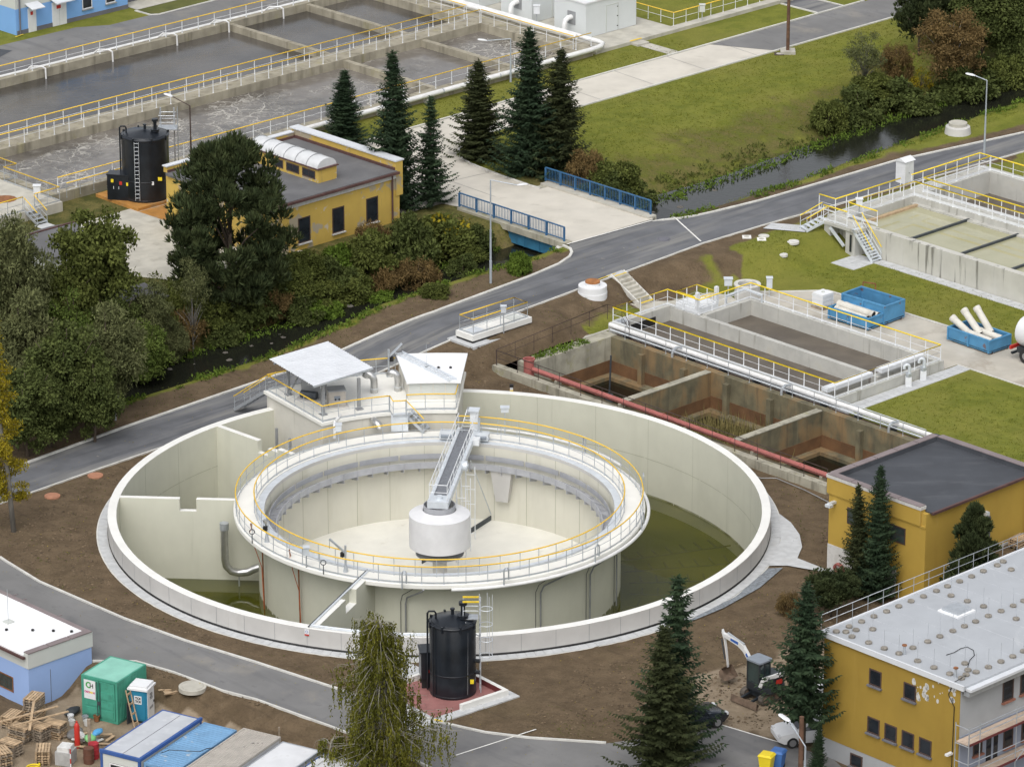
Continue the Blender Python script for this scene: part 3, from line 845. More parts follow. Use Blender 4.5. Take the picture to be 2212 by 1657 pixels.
# drum, bridge and scraper of the clarifier
t = thing('scraper_bridge', 'pale blue steel rotating bridge from centre drum to ring walkway', 'bridge', loc=TW)
br = Fr((0, 0, 0), R(82.3))
def bb(name, boxes, mat, par=None):
    m = MB()
    for b in boxes: m.box(*b, br)
    return ob(name, m, mat, par or t)
bb('beam', [(-.75, 12.2, -.66, -.43, 1.32, 1.72)], 'galv_light'); bb('beam', [(-.75, 12.2, .43, .66, 1.32, 1.72)], 'galv_light')
bb('end_box', [(-.8, .35, -.62, .62, 1.3, 1.74)], 'galv_light')
bb('grating', [(.4, 12.3, -.42, .42, 1.63, 1.67)], 'grating')
ob('drive_motor', MB().cyl((.0, -.25, 1.74), (.0, -.25, 1.95), .2, 14), 'galv_light', t)
for sgn in (-1, 1):
    y = .56 * sgn
    ob('handrail', MB().tube([br.W(-.5, y, 2.75), br.W(12.1, y, 2.75)], .028, 6), 'steel_white', t)
    ob('mid_rail', MB().tube([br.W(-.5, y, 2.25), br.W(12.1, y, 2.25)], .02, 5), 'steel_white', t)
    for i in range(10): inst('post', post_mesh(1.05, .024, 'steel_white'), t, br.W(-.5 + i * 1.4, y, 1.72))
ob('handrail', MB().tube([br.W(-.5, -.56, 2.75), br.W(-.5, .56, 2.75)], .028, 6).tube([br.W(-.5, -.56, 2.25), br.W(-.5, .56, 2.25)], .02, 6), 'steel_white', t)
for y in (1.2, -1.05):
    bb('drive_carriage', [(10.9, 11.7, y - .45, y + .45, 1.36, 1.75)], 'galv_light')
    ob('wheel', MB().cyl(br.W(11.3, y - .1, 1.42), br.W(11.3, y + .1, 1.42), .18, 14), 'steel_dark', t)
    ob('motor', MB().cyl(br.W(11.0, y - .35, 1.55), br.W(11.0, y + .35, 1.55), .17, 12), 'excavator_roof', t)
bb('control_cabinet', [(11.9, 12.3, -.72, -.2, 1.7, 3.0)], 'steel_white'); bb('cabinet_hood', [(11.7, 12.4, -.8, -.1, 3.0, 3.08)], 'galv_light')
bb('control_cabinet', [(10.0, 10.6, -1.05, -.6, 1.35, 1.75)], 'steel_white')
ob('pole', MB().bar(br.W(11.4, -.85, 1.3), br.W(11.4, -.85, 2.75), .16, .16), 'galv', t)
m = MB()
for i in range(6): m.bar(br.W(12.2 + i * .4, -.36, 1.6 + i * .06), br.W(12.2 + i * .4, .36, 1.6 + i * .06), .1, .03)
ob('access_ladder', m.bar(br.W(12.1, -.4, 1.6), br.W(14.6, -.38, 2.0), .06, .14).bar(br.W(12.1, .4, 1.6), br.W(14.6, .38, 2.0), .06, .14), 'steel_white', t)
ob('skimmer_plate', MB().add([br.W(14.0, -.4, 1.97), br.W(14.9, -.4, 2.1), br.W(14.9, .4, 2.1), br.W(14.0, .4, 1.97)], [(0, 1, 2, 3)]), 'grey_steel', t)
m = MB()
for x in (2.4, 4.4, 6.4):
    for y in (-.7, -1.3): m.cyl(br.W(x, y, 1.35), br.W(x, y, -3.6), .03, 5)
    for j in range(5): m.cyl(br.W(x, -.7, .8 - j), br.W(x, -1.3, .8 - j), .025, 5)
    m.cyl(br.W(x, -.7, 1.3), br.W(x + 1.9, -.7, -3.6), .025, 5)
ob('scraper_frame', m, 'steel_white', t)
ob('scraper_blade', MB().bar((-1.2, 4.2, -4.3), (3.2, 10.48, -3.85), .06, .34), 'steel_dark', t)
ob('strut', MB().cyl(br.W(8.6, -.7, .9), (3.2, 10.48, -3.8), .035, 5), 'galv', t)
ob('winch', MB().cyl(br.W(5.2, -.72, 1.85), br.W(5.2, -1.0, 1.85), .32, 16).cyl(br.W(5.2, -.8, 1.85), br.W(5.2, -1.05, 1.85), .14, 12), 'galv_light', t)
t = thing('inlet_drum', 'light grey cylindrical inlet drum in the middle of the clarifier', 'drum', loc=TW)
ob('drum_shell', MB().lathe([(1.88, -1.42), (1.9, -1.42), (1.9, .66), (1.86, .67), (1.05, .95), (1.05, .9)], 64), 'drum', t, smooth=30)
ob('collar', MB().lathe([(1.0, .85), (1.0, 1.28), (.96, 1.28), (.96, .85)], 40), 'launder', t, smooth=30)
ob('inner_collar', MB().lathe([(.62, .7), (.62, 1.3), (.3, 1.34), (0.01, 1.34)], 32), 'stainless', t, smooth=30)
ob('deflector', MB().lathe([(.5, -1.5), (1.5, -1.95), (1.5, -2.0), (.5, -1.9)], 48), 'grey_steel', t, smooth=30)
ob('column', MB().cyl((0, 0, -4.8), (0, 0, -1.4), .45, 24), 'raw_concrete', t, smooth=40)
# small gear on the ring walkway
def wallbox(p, sz, label, mat='galv_light', cat='cabinet', ph=1.0, name='control_box', postmat='galv', group=None):
    t = thing(name, label, cat, loc=p, group=group)
    ob('post', MB().box(-.04, .04, -.04, .04, 0, ph), postmat, t)
    ob('box', MB().box(-sz[0] / 2, sz[0] / 2, -sz[1] / 2, sz[1] / 2, ph - sz[2] * .4, ph + sz[2] * .6), mat, t)
    ob('hood', MB().box(-sz[0] * .6, sz[0] * .6, -sz[1] * .7, sz[1] * .7, ph + sz[2] * .6, ph + sz[2] * .6 + .05), mat, t)
    return t
wallbox(TW + pv(12.7, -128, 1.25), (.34, .3, .5), 'small grey control box on the front walkway railing')
wallbox(TW + pv(12.7, 71.5, 1.25), (.5, .35, .3), 'pale blue instrument head on a post at the back walkway', ph=1.7)
wallbox(TW + pv(12.5, 122, 1.25), (.4, .3, .45), 'control box with dark screen beside the back stair pipe')
def davit(p, rot, h, label, reach=1.4):
    t = thing('davit_crane', label, 'crane', loc=p, rot=rot)
    ob('mast', MB().cyl((0, 0, 0), (0, 0, h), .07, 8).cyl((0, 0, 0), (0, 0, .45), .17, 8, .08), 'galv', t)
    ob('arm', MB().bar((0, 0, h * .72), (reach, 0, h * 1.12), .09, .12), 'galv', t)
    ob('winch', MB().box(.1, .3, -.12, .12, h * .55, h * .72), 'black', t)
    ob('cable', MB().cyl((reach, 0, h * 1.12), (reach, 0, h * .75), .012, 5), 'steel_dark', t)
    return t
davit(TW + pv(12.0, -117, 1.25), R(152), 1.7, 'slim grey davit crane arm over the front walkway', 1.1)
davit(TW + pv(12.0, -150, 1.25), R(250), 1.5, 'grey davit mast at the left of the ring walkway', .5)
def coil(p, label, rad=.16):
    t = tag(ob('lifebuoy_cable', MB().tube([Vector((rad * math.cos(q * PI / 6), 0, rad * math.sin(q * PI / 6))) for q in range(12)], .03, 5, True).cyl((0, 0, -rad), (0, 0, -.75), .03, 5), 'steel_dark'), label, 'cable', None)
    t.location = p
coil(TW + pv(12.78, -152, 1.9), 'dark coiled cable hung on the left of the ring railing')
coil(TW + pv(12.78, -122, 1.9), 'dark coiled cable hung on the front ring railing')

# ------------------------------------------------------------------ valve house at the back of the tank
t = thing('valve_house', 'pale concrete machine deck built onto the back rim of the round tank', 'building', loc=TW)
A0, A1 = 86.4, 123.7
m = MB().lathe([(13.8, -5.0), (20.8, -5.0), (20.8, 2.2), (20.78, 2.22), (13.8, 2.22)], 30, R(A0), R(A1), closed=True)
ob('body', m, 'clean_pale', t)
m = MB().lathe([(13.68, 2.1), (20.92, 2.1), (20.92, 2.3), (13.68, 2.3)], 30, R(A0 - .4), R(A1 + .5), closed=True)
ob('deck', m, 'deck_white', t)
m = MB().lathe([(15.75, 2.31), (20.7, 2.31), (20.7, 3.5), (15.75, 3.5)], 10, R(86.3), R(98.3), closed=True)
rm = ob('chamber', m, 'clean_pale', t)
m = MB().lathe([(15.5, 3.5), (20.9, 3.5), (20.9, 3.62), (15.5, 3.62)], 10, R(85.7), R(98.7), closed=True)
ob('roof', m, 'roof_white', rm)
ob('vent_cap', MB().cyl(pv(18, 91, 3.62), pv(18, 91, 3.72), .09, 8), 'black', rm); ob('vent_cap', MB().cyl(pv(18, 88.5, 3.62), pv(18, 88.5, 3.72), .09, 8), 'black', rm); ob('vent_cap', MB().cyl(pv(18.3, 93.5, 3.62), pv(18.3, 93.5, 3.66), .12, 8), 'grey_steel', rm)
ob('lightning_rod', MB().cyl(pv(18.3, 93.5, 3.6), pv(18.3, 93.5, 5.2), .012, 5), 'galv', rm)
# roof ladder lying across the chamber
fr = Fr(pv(21.0, 98.6, 3.68), 0); p0, p1 = pv(21.0, 98.2, 3.70), pv(15.6, 87.6, 3.70)
d = (p1 - p0).normalized(); n_ = Vector((-d.y, d.x, 0)) * .27
m = MB().bar(p0 + n_, p1 + n_, .05, .12).bar(p0 - n_, p1 - n_, .05, .12)
for i in range(19): q = p0.lerp(p1, (i + .5) / 19); m.bar(q + n_, q - n_, .05, .04)
ob('roof_ladder', m, 'galv_light', t)
# grey wall panels on the front of the chamber
for i in range(4): ob('wall_panel', MB().lathe([(15.72, 2.6), (15.74, 2.6), (15.74, 3.4), (15.72, 3.4)], 2, R(86.6 + i * 2.9), R(89.3 + i * 2.9), closed=True), 'pale_band', rm)
for a in (104.9, 99.7):
    b = pv(17.55, a, 2.3); s_ = Vector((-1, .15, 0)).normalized()
    pts = [b, b + Vector((0, 0, .85)), b + s_ * .06 + Vector((0, 0, 1.05)), b + s_ * .2 + Vector((0, 0, 1.2)), b + s_ * .38 + Vector((0, 0, 1.25)), b + s_ * .5 + Vector((0, 0, 1.2)), b + s_ * .56 + Vector((0, 0, 1.05))]
    d_ = ob('air_duct', MB().tube(pts, .24, 14), 'stainless', t, smooth=40)
    ob('duct_collar', MB().cyl(b + Vector((0, 0, .28)), b + Vector((0, 0, .33)), .26, 14), 'galv_light', d_)
# shelter
sh = thing('machine_shelter', 'corrugated metal shelter roof on steel posts over the tank machinery', 'shelter', loc=TW)
cs = [Vector((-11.35, 16.76, 4.7)), Vector((-7.64, 20.17, 4.7)), Vector((-4.52, 15.14, 4.7)), Vector((-8.23, 11.74, 4.7))]
e1, e2 = cs[1] - cs[0], cs[3] - cs[0]; nr = 40; m = MB(); a_, b_ = [], []
for i in range(nr * 2 + 1):
    f = i / (nr * 2); dz = .03 if (i % 4) in (1, 2) else 0
    a_.append(cs[0] + e2 * f + Vector((0, 0, dz))); b_.append(cs[1] + e2 * f + Vector((0, 0, dz)))
m.strip(a_, b_).strip([q - Vector((0, 0, .012)) for q in a_], [q - Vector((0, 0, .012)) for q in b_])
ob('roof_sheet', m, 'sheet_metal', sh)
for i in range(3):
    f = .12 + .38 * i
    ob('purlin', MB().bar(cs[0].lerp(cs[3], f) - Vector((0, 0, .1)), cs[1].lerp(cs[2], f) - Vector((0, 0, .1)), .08, .14), 'grey_steel', sh)
for f in (.12, .88): ob('beam', MB().bar(cs[0].lerp(cs[1], f) - Vector((0, 0, .24)), cs[3].lerp(cs[2], f) - Vector((0, 0, .24)), .1, .16), 'grey_steel', sh)
pm = MB().box(-.09, .09, -.09, .09, 0, 2.15).box(-.22, .22, -.22, .22, -.0, .06).mesh('post'); fixn(pm); pm.materials.append(MAT('grey_steel'))
for x, y in ((-10.08, 16.56), (-7.68, 12.9), (-5.4, 13.9), (-7.9, 18.0)): inst('post', pm, sh, (x, y, 2.3), R(33))
ob('brace', MB().bar((-10.0, 16.4, 2.5), (-9.2, 15.3, 4.4), .08, .08), 'grey_steel', sh)
ob('gutter', MB().bar(cs[3] + Vector((0, 0, -.06)), cs[2] + Vector((0, 0, -.06)), .12, .1), 'galv', sh)
fc = Fr(TW + Vector((-6.9, 14.5, 2.3)), R(12))
t = thing('pump_cabinet', 'beige metal cabinet with round gauges under the shelter front', 'cabinet', fr=fc)
ob('body', MB().box(-.55, .55, -.45, .45, .1, 1.15), 'cabin_tan', t); ob('lid', MB().box(-.6, .6, -.5, .5, 1.15, 1.22), 'grey_steel', t)
ob('panel', MB().box(-.2, .2, -.46, -.44, .55, .85), 'excavator_roof', t)
for x in (-.12, .12): ob('gauge', MB().cyl((x, -.465, .62), (x, -.5, .62), .06, 10), 'black', t)
ob('base', MB().box(-.75, .75, -.6, .6, 0, .1), 'raw_concrete', t)
t = thing('compressor', 'dark grey louvred compressor housing deep under the shelter', 'machine', fr=Fr(TW + Vector((-8.4, 16.2, 2.3)), R(-20)))
ob('housing', MB().box(-.7, .7, -.5, .5, .1, 1.4), 'grey_steel', t); ob('motor', MB().cyl((-.6, -.75, .4), (.5, -.75, .4), .25, 14), 'steel_dark', t); ob('base', MB().box(-.9, .9, -1.1, .6, 0, .1), 'raw_concrete', t)
davit(TW + pv(20.3, 100.3, 2.3), R(30), 1.9, 'grey davit crane on the back edge of the machine deck', 1.0)
zd = 2.3
railing('yellow topped guardrail along the left and curved front of the machine deck', [TW + pv(20.8, 123.6, zd), TW + pv(13.85, 123.6, zd)] + [TW + pv(13.85, 123.6 - i * 1.6, zd) for i in range(1, 13)], sp=1.15)
railing('yellow topped guardrail along the back of the machine deck behind the shelter', [TW + pv(20.8, 123.6 - i * 1.9, zd) for i in range(0, 14)], sp=1.2)
railing('yellow topped guardrail in front of the white chamber on the deck', [TW + pv(13.8, 99.7 - i * 1.32, zd) for i in range(0, 11)] + [TW + pv(15.5, 86.4, zd)], sp=1.2)
# steel stair from deck to walkway
def stair(name, label, top, bot, width, n, steel='galv', rail=True, railmat='rail_yellow', cat='stairs', landing=0.0, sides=(-1, 1)):
    top, bot = Vector(top), Vector(bot); d = bot - top; dh = Vector((d.x, d.y, 0)); L_ = dh.length; dh.normalize(); s_ = Vector((-dh.y, dh.x, 0)) * (width / 2)
    t = thing(name, label, cat, loc=bot)
    for sg in (-1, 1): ob('stringer', MB().bar(top - bot + s_ * sg, s_ * sg + Vector((0, 0, .05)), .05, .2), steel, t)
    tm = MB().box(-.13, .13, -width / 2, width / 2, -.02, .02).mesh('tread'); tm.materials.append(MAT(steel))
    for i in range(n):
        q = (top - bot) * ((i + .5) / n); inst('tread', tm, t, q + Vector((0, 0, .05)), math.atan2(dh.y, dh.x))
    if rail:
        for sg in sides:
            ob('handrail', MB().tube([top - bot + s_ * sg + Vector((0, 0, 1.05)), s_ * sg + Vector((0, 0, 1.0))], .035, 6), railmat, t)
            ob('mid_rail', MB().tube([top - bot + s_ * sg + Vector((0, 0, .55)), s_ * sg + Vector((0, 0, .55))], .02, 5), steel, t)
            for f in (0.02, .5, .98):
                inst('post', post_mesh(1.02, .025, steel), t, (top - bot) * (1 - f) + s_ * sg)
    return t
stair('steel_stair', 'short galvanized stair from machine deck down to the ring walkway', TW + Vector((-2.2, 13.2, zd)), TW + Vector((-1.0, 12.6, 1.27)), .8, 5, sides=(-1,))
stair('steel_stair', 'galvanized stair with yellow rail from machine deck down to the road', TW + pv(20.9, 122.6, zd), TW + pv(23.9, 124.5, 0.15), .9, 10)
railing('short yellow guardrail corner at the head of the deck stair', [TW + pv(13.85, 104.2, zd), TW + pv(12.85, 104.2, zd), TW + pv(12.8, 100.3, zd)], sp=.7)
ob_p = ob('platform_box', MB().box(-.55, .55, -.45, .45, 0, 1.0), 'galv_light'); tag(ob_p, 'small grey steel landing box below the deck stair head', 'platform'); ob_p.location = TW + Vector((-2.75, 13.05, 1.25))
tp = tag(ob('stack_pipe', MB().tube([TW + pv(13.2, 121.5, 1.3), TW + pv(13.2, 121.5, 2.1), TW + pv(13.4, 121, 2.35), TW + pv(14.2, 117.5, 2.42)], .09, 8), 'pipe_white', smooth=40), 'bent white pipe climbing from the ring walkway to the deck', 'pipe')
tv = tag(ob('vent_duct', MB().tube([TW + pv(13.7, 109, 1.9), TW + pv(13.2, 109, 1.95), TW + pv(12.95, 108.6, 1.85), TW + pv(12.85, 108.2, 1.6)], .25, 12), 'stainless', smooth=40), 'silver ventilation elbow on the curved deck wall', 'duct')
for a, r0 in ((126, 18.4), (127, 16.4)):
    tag(ob('riser_pipe', MB().tube([TW + pv(r0, a, -4.0), TW + pv(r0, a, .6)], .1, 8), 'grey_steel'), 'dark riser pipe in the bay %s the machine deck wall' % ('far from' if a == 126 else 'close to'), 'pipe')

# slabs of the path round the tank
pr_ = struct(ob('tank_path', MB().lathe([(20.5, -.05), (20.5, .0), (21.22, .0), (21.22, -.05)], 96, R(150), R(400)), 'kerb'), 'ring path of pale slabs round the tank')
pr_.location = TW
sl = MB().lathe([(20.56, .0), (20.56, .032), (21.14, .032), (21.14, .0)], 1, R(-.72), R(.72), closed=True).mesh('paving_slab'); fixn(sl); sl.materials.append(MAT('paving'))
for i in range(165): inst('paving_slab', sl, pr_, (0, 0, rnd.uniform(-.004, .006)), R(152 + i * 1.5))
# ------------------------------------------------------------------ aeration basins
def afr(a, y, z=0.0, rot=0.0): return Fr(AB.W(a, y, z), AB.a + rot)
def foam_mat(name, base, foam, amt):
    k = NB(name); p = k.pos()
    wp = k.n('ShaderNodeTexNoise'); wp.inputs['Scale'].default_value = .55; wp.inputs['Detail'].default_value = 5; k.l(p, wp.inputs['Vector'])
    mx = k.n('ShaderNodeMix', data_type='VECTOR'); mx.inputs[0].default_value = .35
    sc = k.n('ShaderNodeVectorMath', operation='SCALE'); sc.inputs['Scale'].default_value = 3.0; k.l(wp.outputs['Color'], sc.inputs[0])
    ad = k.n('ShaderNodeVectorMath', operation='ADD'); k.l(p, ad.inputs[0]); k.l(sc.outputs[0], ad.inputs[1])
    def web(s_, w_):
        v = k.n('ShaderNodeTexVoronoi', feature='DISTANCE_TO_EDGE'); v.inputs['Scale'].default_value = s_
        k.l(ad.outputs[0], v.inputs['Vector'])
        return k.ramp(v.outputs['Distance'], 0.0, w_, 1, 0)
    patch = k.ramp(k.noise(p, .16, 4), .42, .62)
    f = k.math('MAXIMUM', k.math('MULTIPLY', web(.5, .05), patch), k.math('MULTIPLY', web(1.1, .07), k.math('MULTIPLY', patch, .6)))
    soft = k.ramp(k.noise(p, .9, 6, .65), .45, .75, 0, .45)
    f2 = k.math('MULTIPLY', k.math('MAXIMUM', f, k.math('MULTIPLY', soft, .6)), amt)
    dk = k.ramp(k.noise(p, .11, 5, .6), .38, .58)
    b = k.mix(dk, tuple(c * .55 for c in base), base)
    k.l(k.mix(f2, b, foam), k.b.inputs['Base Color'])
    k.l(k.ramp(f2, 0, 1, .16, .7), k.b.inputs['Roughness'])
    k.bump(k.math('ADD', k.noise(p, 1.6, 4, .6), f2), .25, .06)
    _M[name] = k.m
foam_mat('foam_water', (.155, .140, .125), (.50, .48, .43), 1.0)
foam_mat('calm_water', (.080, .072, .064), (.24, .23, .21), .18)
bz, wz = 2.35, 1.65
t = thing('aeration_basin', 'long weathered concrete aeration basin with two brown water lanes', 'basin', fr=afr(15.6, 65.3, 0))
def lb(name, a0, a1, y0, y1, z0, z1, mat, par=None): return ob(name, MB().box(a0 - 15.6, a1 - 15.6, y0 - 65.3, y1 - 65.3, z0, z1), mat, par or t)
lb('side_wall', 12, 120, 91.35, 91.95, -1, bz, 'basin_wall'); lb('front_wall', 15.6, 71.8, 65.3, 65.95, -1, bz, 'basin_wall')
lb('middle_walkway', 15.6, 70, 76.75, 78.85, -1, bz, 'basin_wall'); lb('end_wall', 70, 72.2, 65.95, 91.35, -1, bz - .003, 'basin_wall')
lb('end_wall', 15.6, 16.4, 65.95, 76.75, -1, bz - .003, 'basin_wall')
for a in (54.7, 63.3): lb('baffle', a, a + .5, 65.95, 76.75, -1, bz - .12, 'basin_wall'); lb('baffle', a + .3, a + .75, 78.85, 91.35, -1, bz - .12, 'basin_wall')
lb('water_lane', 16.4, 70, 65.95, 76.75, wz - .05, wz, 'foam_water'); lb('water_lane', 10, 70, 78.85, 91.35, wz - .05, wz, 'calm_water')
W_ = lambda a, y, z: AB.W(a, y, z)
RG = 'yellow topped basin railing'
railing(RG + ' on the far outer wall beside the asphalt', [W_(12, 91.65, bz), W_(118, 91.65, bz)], sp=1.75, toe=0, h=1.05, steel='steel_white', rp=.034)
railing(RG + ', far side of the middle walkway', [W_(15, 78.65, bz), W_(69.9, 78.65, bz)], sp=1.75, toe=0, steel='steel_white', rp=.034)
railing(RG + ', near side of the middle walkway', [W_(15, 76.95, bz), W_(70.1, 76.95, bz)], sp=1.45, toe=0, steel='steel_white', rp=.034)
railing(RG + ' along the grass strip and front pipe', [W_(16.5, 65.65, bz), W_(71.9, 65.65, bz)], sp=1.75, toe=0, steel='steel_white', rp=.034)
railing(RG + ', near end facing the foamy lane', [W_(70.2, 66, bz), W_(70.2, 76.9, bz)], sp=1.6, toe=0, steel='steel_white')
railing(RG + ', far end facing the calm lane', [W_(70.2, 78.7, bz), W_(70.2, 91, bz)], sp=1.6, toe=0, steel='steel_white')
t = thing('air_pipe', 'white air pipe with bent droppers along the far basin wall', 'pipe', fr=afr(12, 92.35, 0))
ob('main', MB().tube([(0, 0, 2.2), (108, 0, 2.2)], .16, 10), 'pipe_white', t, smooth=40)
for a in (28.3, 35.2, 42.1, 48.9, 54.5, 60.5):
    x = a - 12; ob('dropper', MB().tube([(x - .7, -.1, 2.3), (x - .5, -.4, 2.62), (x, -1.2, 2.66), (x + .2, -1.35, 2.5), (x + .22, -1.38, 1.5)], .075, 7), 'pipe_white', t, smooth=40)
for i in range(18): ob('bracket', MB().box(6 * i - .06, 6 * i + .06, -.2, .2, 1.5, 2.1), 'raw_concrete', t)
t = thing('air_pipe', 'thick white air pipe along the grass side wall turning at the sheds', 'pipe', fr=afr(33, 64.95, 0))
ob('main', MB().tube([(-2, 0, 2.25), (11, 0, 2.25), (38.2, 0, 2.3), (39.4, .1, 2.32), (40.0, .45, 2.35), (40.1, 1.0, 2.4), (39.8, 1.7, 2.5), (39.6, 3, 2.6), (39.6, 27, 2.6)], .21, 12), 'pipe_white', t, smooth=50)
ob('branch', MB().tube([(38.9, 2.4, 2.75), (38.9, 27, 2.75)], .2, 12), 'pipe_white', t, smooth=50)
for i in range(8): ob('bracket', MB().box(5 * i - .07, 5 * i + .07, -.12, .36, 1.4, 2.1), 'raw_concrete', t)
for i in range(5): ob('clip', MB().cyl((6.2 * i + 3, 0, 2.25), (6.2 * i + 3.12, 0, 2.25), .235, 12), 'galv', t)
# deck with stair at the left end of the basin
t = thing('sluice_deck', 'grey concrete sluice deck with rust stain at the left basin end', 'platform', fr=afr(8, 63.6, 0))
ob('deck', MB().box(0, 7.3, 0, 12, 1.0, bz), 'slab', t); ob('channel', MB().box(7.0, 7.6, 2.0, 13, 1.4, bz - .25), 'black', t); ob('rust_patch', MB().lathe([(.01, bz + .005), (.9, bz + .005)], 14, c=(4.6, 3.4)), 'rust', t)
railing('yellow railing round the front corner of the sluice deck', [W_(12.9, 63.8, bz), W_(15.2, 63.8, bz), W_(15.2, 70.4, bz), W_(16.4, 70.4, bz), W_(16.4, 74.5, bz)], sp=1.4, toe=.1)
railing('yellow railing on the left edge of the sluice deck', [W_(11.8, 63.8, bz), W_(9, 63.8, bz)], sp=1.3, toe=.1)
stair('steel_stair', 'small yellow railed stair from the sluice deck to the grass', W_(12.3, 63.7, bz), W_(12.3, 62.2, ZF), .9, 4)
wallbox(W_(13.6, 64.4, bz), (.5, .35, .55), 'white control box on the sluice deck railing', 'steel_white', ph=1.1)
sheet('pavers', [(11.6, 55), (12.8, 55), (12.8, 62.3), (11.6, 62.3)], ZF + .03, 'paving')

# blower sheds
def shed(label, a0, a1, y0, y1, h, z=1.9, door=True):
    t = thing('blower_shed', label, 'shed', fr=afr(a0, y0, z))
    ob('body', MB().box(0, a1 - a0, 0, y1 - y0, 0, h), 'shed_white', t)
    ob('roof', MB().box(-.08, a1 - a0 + .08, -.08, y1 - y0 + .08, h, h + .12), 'frame_white', t)
    if door:
        d = ob('door', MB().box(2.4, 3.7, -.03, .0, .05, 2.3), 'shed_white', t); ob('door_frame', MB().box(2.33, 2.4, -.05, .0, 0, 2.37).box(3.7, 3.77, -.05, .0, 0, 2.37).box(2.4, 3.7, -.05, 0, 2.3, 2.37), 'pale_band', d)
        for z_ in (.35, 1.2, 2.0): ob('hinge', MB().box(3.6, 3.72, -.06, -.03, z_, z_ + .08), 'black', d)
    v = ob('vent', MB().box(-.06, 0, 1.2, 2.1, .9, 2.0), 'grey_steel', t)
    pts = [(0, 1.65, 1.5), (-.45, 1.65, 1.5), (-.75, 1.65, 1.35), (-.85, 1.65, 1.0), (-.85, 1.65, .3)]
    ob('air_bend', MB().tube(pts, .22, 12), 'pipe_white', t, smooth=40)
    return t
defm('shed_white', (.64, .67, .67), .55, .03, .5)
t = struct(ob('shed_pad', MB().box(72.2, 81.9, 65.4, 110, 0, 1.88, AB), 'slab'), 'dusty concrete pad under the blower sheds')
shed('white blower shed with door and round air bend, nearest the grass', 74.2, 80.1, 68.6, 72.3, 2.9)
shed('white blower shed, middle of the row, with grey air bend', 74.2, 80.1, 75.0, 78.7, 2.9)
shed('white blower shed farthest along the basin end', 74.2, 80.1, 81.4, 85.2, 2.9)
wallbox(W_(74.0, 74.2, 1.88), (.5, .3, .7), 'pale switch box between two blower sheds', 'steel_white', ph=1.3)
t = thing('step_block', 'small concrete step with yellow edge by the shed pad', 'step', fr=afr(76.3, 64.6, ZF))
ob('tread', MB().box(0, 1.3, 0, .8, 0, .17), 'slab', t); ob('edge_mark', MB().box(0, 1.3, .82, .98, .25, .32), 'yellow_paint', t)
sheet('footpath', [(76.5, 61.1), (77.7, 61.1), (77.7, 64.6), (76.5, 64.6)], ZF + .03, 'slab')
# second basin behind the sheds
t = thing('rear_basin', 'second brown basin with grey kerb wall behind the sheds', 'basin', fr=afr(81.9, 65.4, 0))
ob('water', MB().box(.5, 40, .9, 30, 1.2, 1.5), 'calm_water', t); ob('front_wall', MB().box(0, 40, 0, .9, 0, 1.9), 'slab', t)
railing('yellow topped railing at the corner of the rear basin beside the shed', [W_(82.2, 90, 1.88), W_(82.2, 66.3, 1.9), W_(118, 66.3, 1.9)], sp=1.5, toe=0, steel='steel_white')
wallbox(W_(85, 65.7, 1.9), (.45, .3, .6), 'cream meter box on the rear basin railing', 'pale_band', ph=1.0)

# ------------------------------------------------------------------ windows and doors in walls
def window(par, fr_axis, u, z0, w_, h_, off, glass='window_dark', frame='frame_white', rev='frame_brown', panes=2, sill=None, depth=.12, rows=1):
    """fr_axis 'y': wall whose outside faces -y at y=off; 'x': outside faces -x at x=off"""
    def bx(m, u0, u1, d0, d1, a, b):
        if fr_axis == 'y': m.box(u0, u1, off + d0, off + d1, a, b)
        else: m.box(off + d0, off + d1, u0, u1, a, b)
        return m
    wn = ob('window', bx(MB(), u, u + w_, -.012, .05, z0, z0 + h_), rev, par)
    e = .07
    m = MB()
    for q in ((u, u + e, z0, z0 + h_), (u + w_ - e, u + w_, z0, z0 + h_), (u + e, u + w_ - e, z0, z0 + e), (u + e, u + w_ - e, z0 + h_ - e, z0 + h_)): bx(m, q[0], q[1], -.035, -.012, q[2], q[3])
    ob('frame', m, frame, wn)
    gw, gh = (w_ - 2 * e) / panes, (h_ - 2 * e) / rows
    for i in range(panes):
        for j in range(rows):
            bx_ = bx(MB(), u + e + gw * i + .02, u + e + gw * (i + 1) - .02, -.022, -.012, z0 + e + gh * j + .02, z0 + e + gh * (j + 1) - .02)
            ob('pane', bx_, glass, wn)
    if sill: ob('sill', bx(MB(), u - .06, u + w_ + .06, -.16, 0, z0 - .09, z0), sill, wn)
    return wn

# old yellow workshop by the stream
t = thing('yellow_workshop', 'old yellow flat roofed workshop with peeling plaster above the stream', 'building', fr=afr(17, 44.9, ZF))
ob('wall', MB().box(2.0, 14.7, 0, 11.2, -2.2, 3.75), 'yellow_plaster_pale', t)
rf = ob('roof', MB().box(1.8, 14.3, -.25, 11.0, 3.75, 3.95), 'bitumen_grey', t)
ob('parapet', MB().box(14.3, 14.95, -.1, 11.4, 2.0, 4.6), 'yellow_plaster_pale', t); ob('coping', MB().box(14.2, 15.05, -.15, 11.5, 4.6, 4.7), 'sheet_metal', t)
ob('back_parapet', MB().box(2, 14.2, 11.05, 11.45, 3.9, 4.35), 'yellow_plaster_pale', t); ob('coping', MB().box(1.9, 14.2, 11.0, 11.5, 4.35, 4.43), 'sheet_metal', t)
ob('flashing', MB().box(14.18, 14.3, .0, 11, 3.96, 4.15).box(2, 14.2, 10.93, 11.05, 3.96, 4.12), 'flash_brown', rf); ob('gutter', MB().box(1.8, 14.4, -.4, -.25, 3.72, 3.9), 'flash_brown', rf)
ob('downpipe', MB().cyl((13.9, -.12, -.3), (13.9, -.12, 3.8), .07, 8), 'flash_brown', t)
ob('cornice', MB().box(1.95, 14.3, -.12, 0, 3.35, 3.72), 'plinth_white', t)
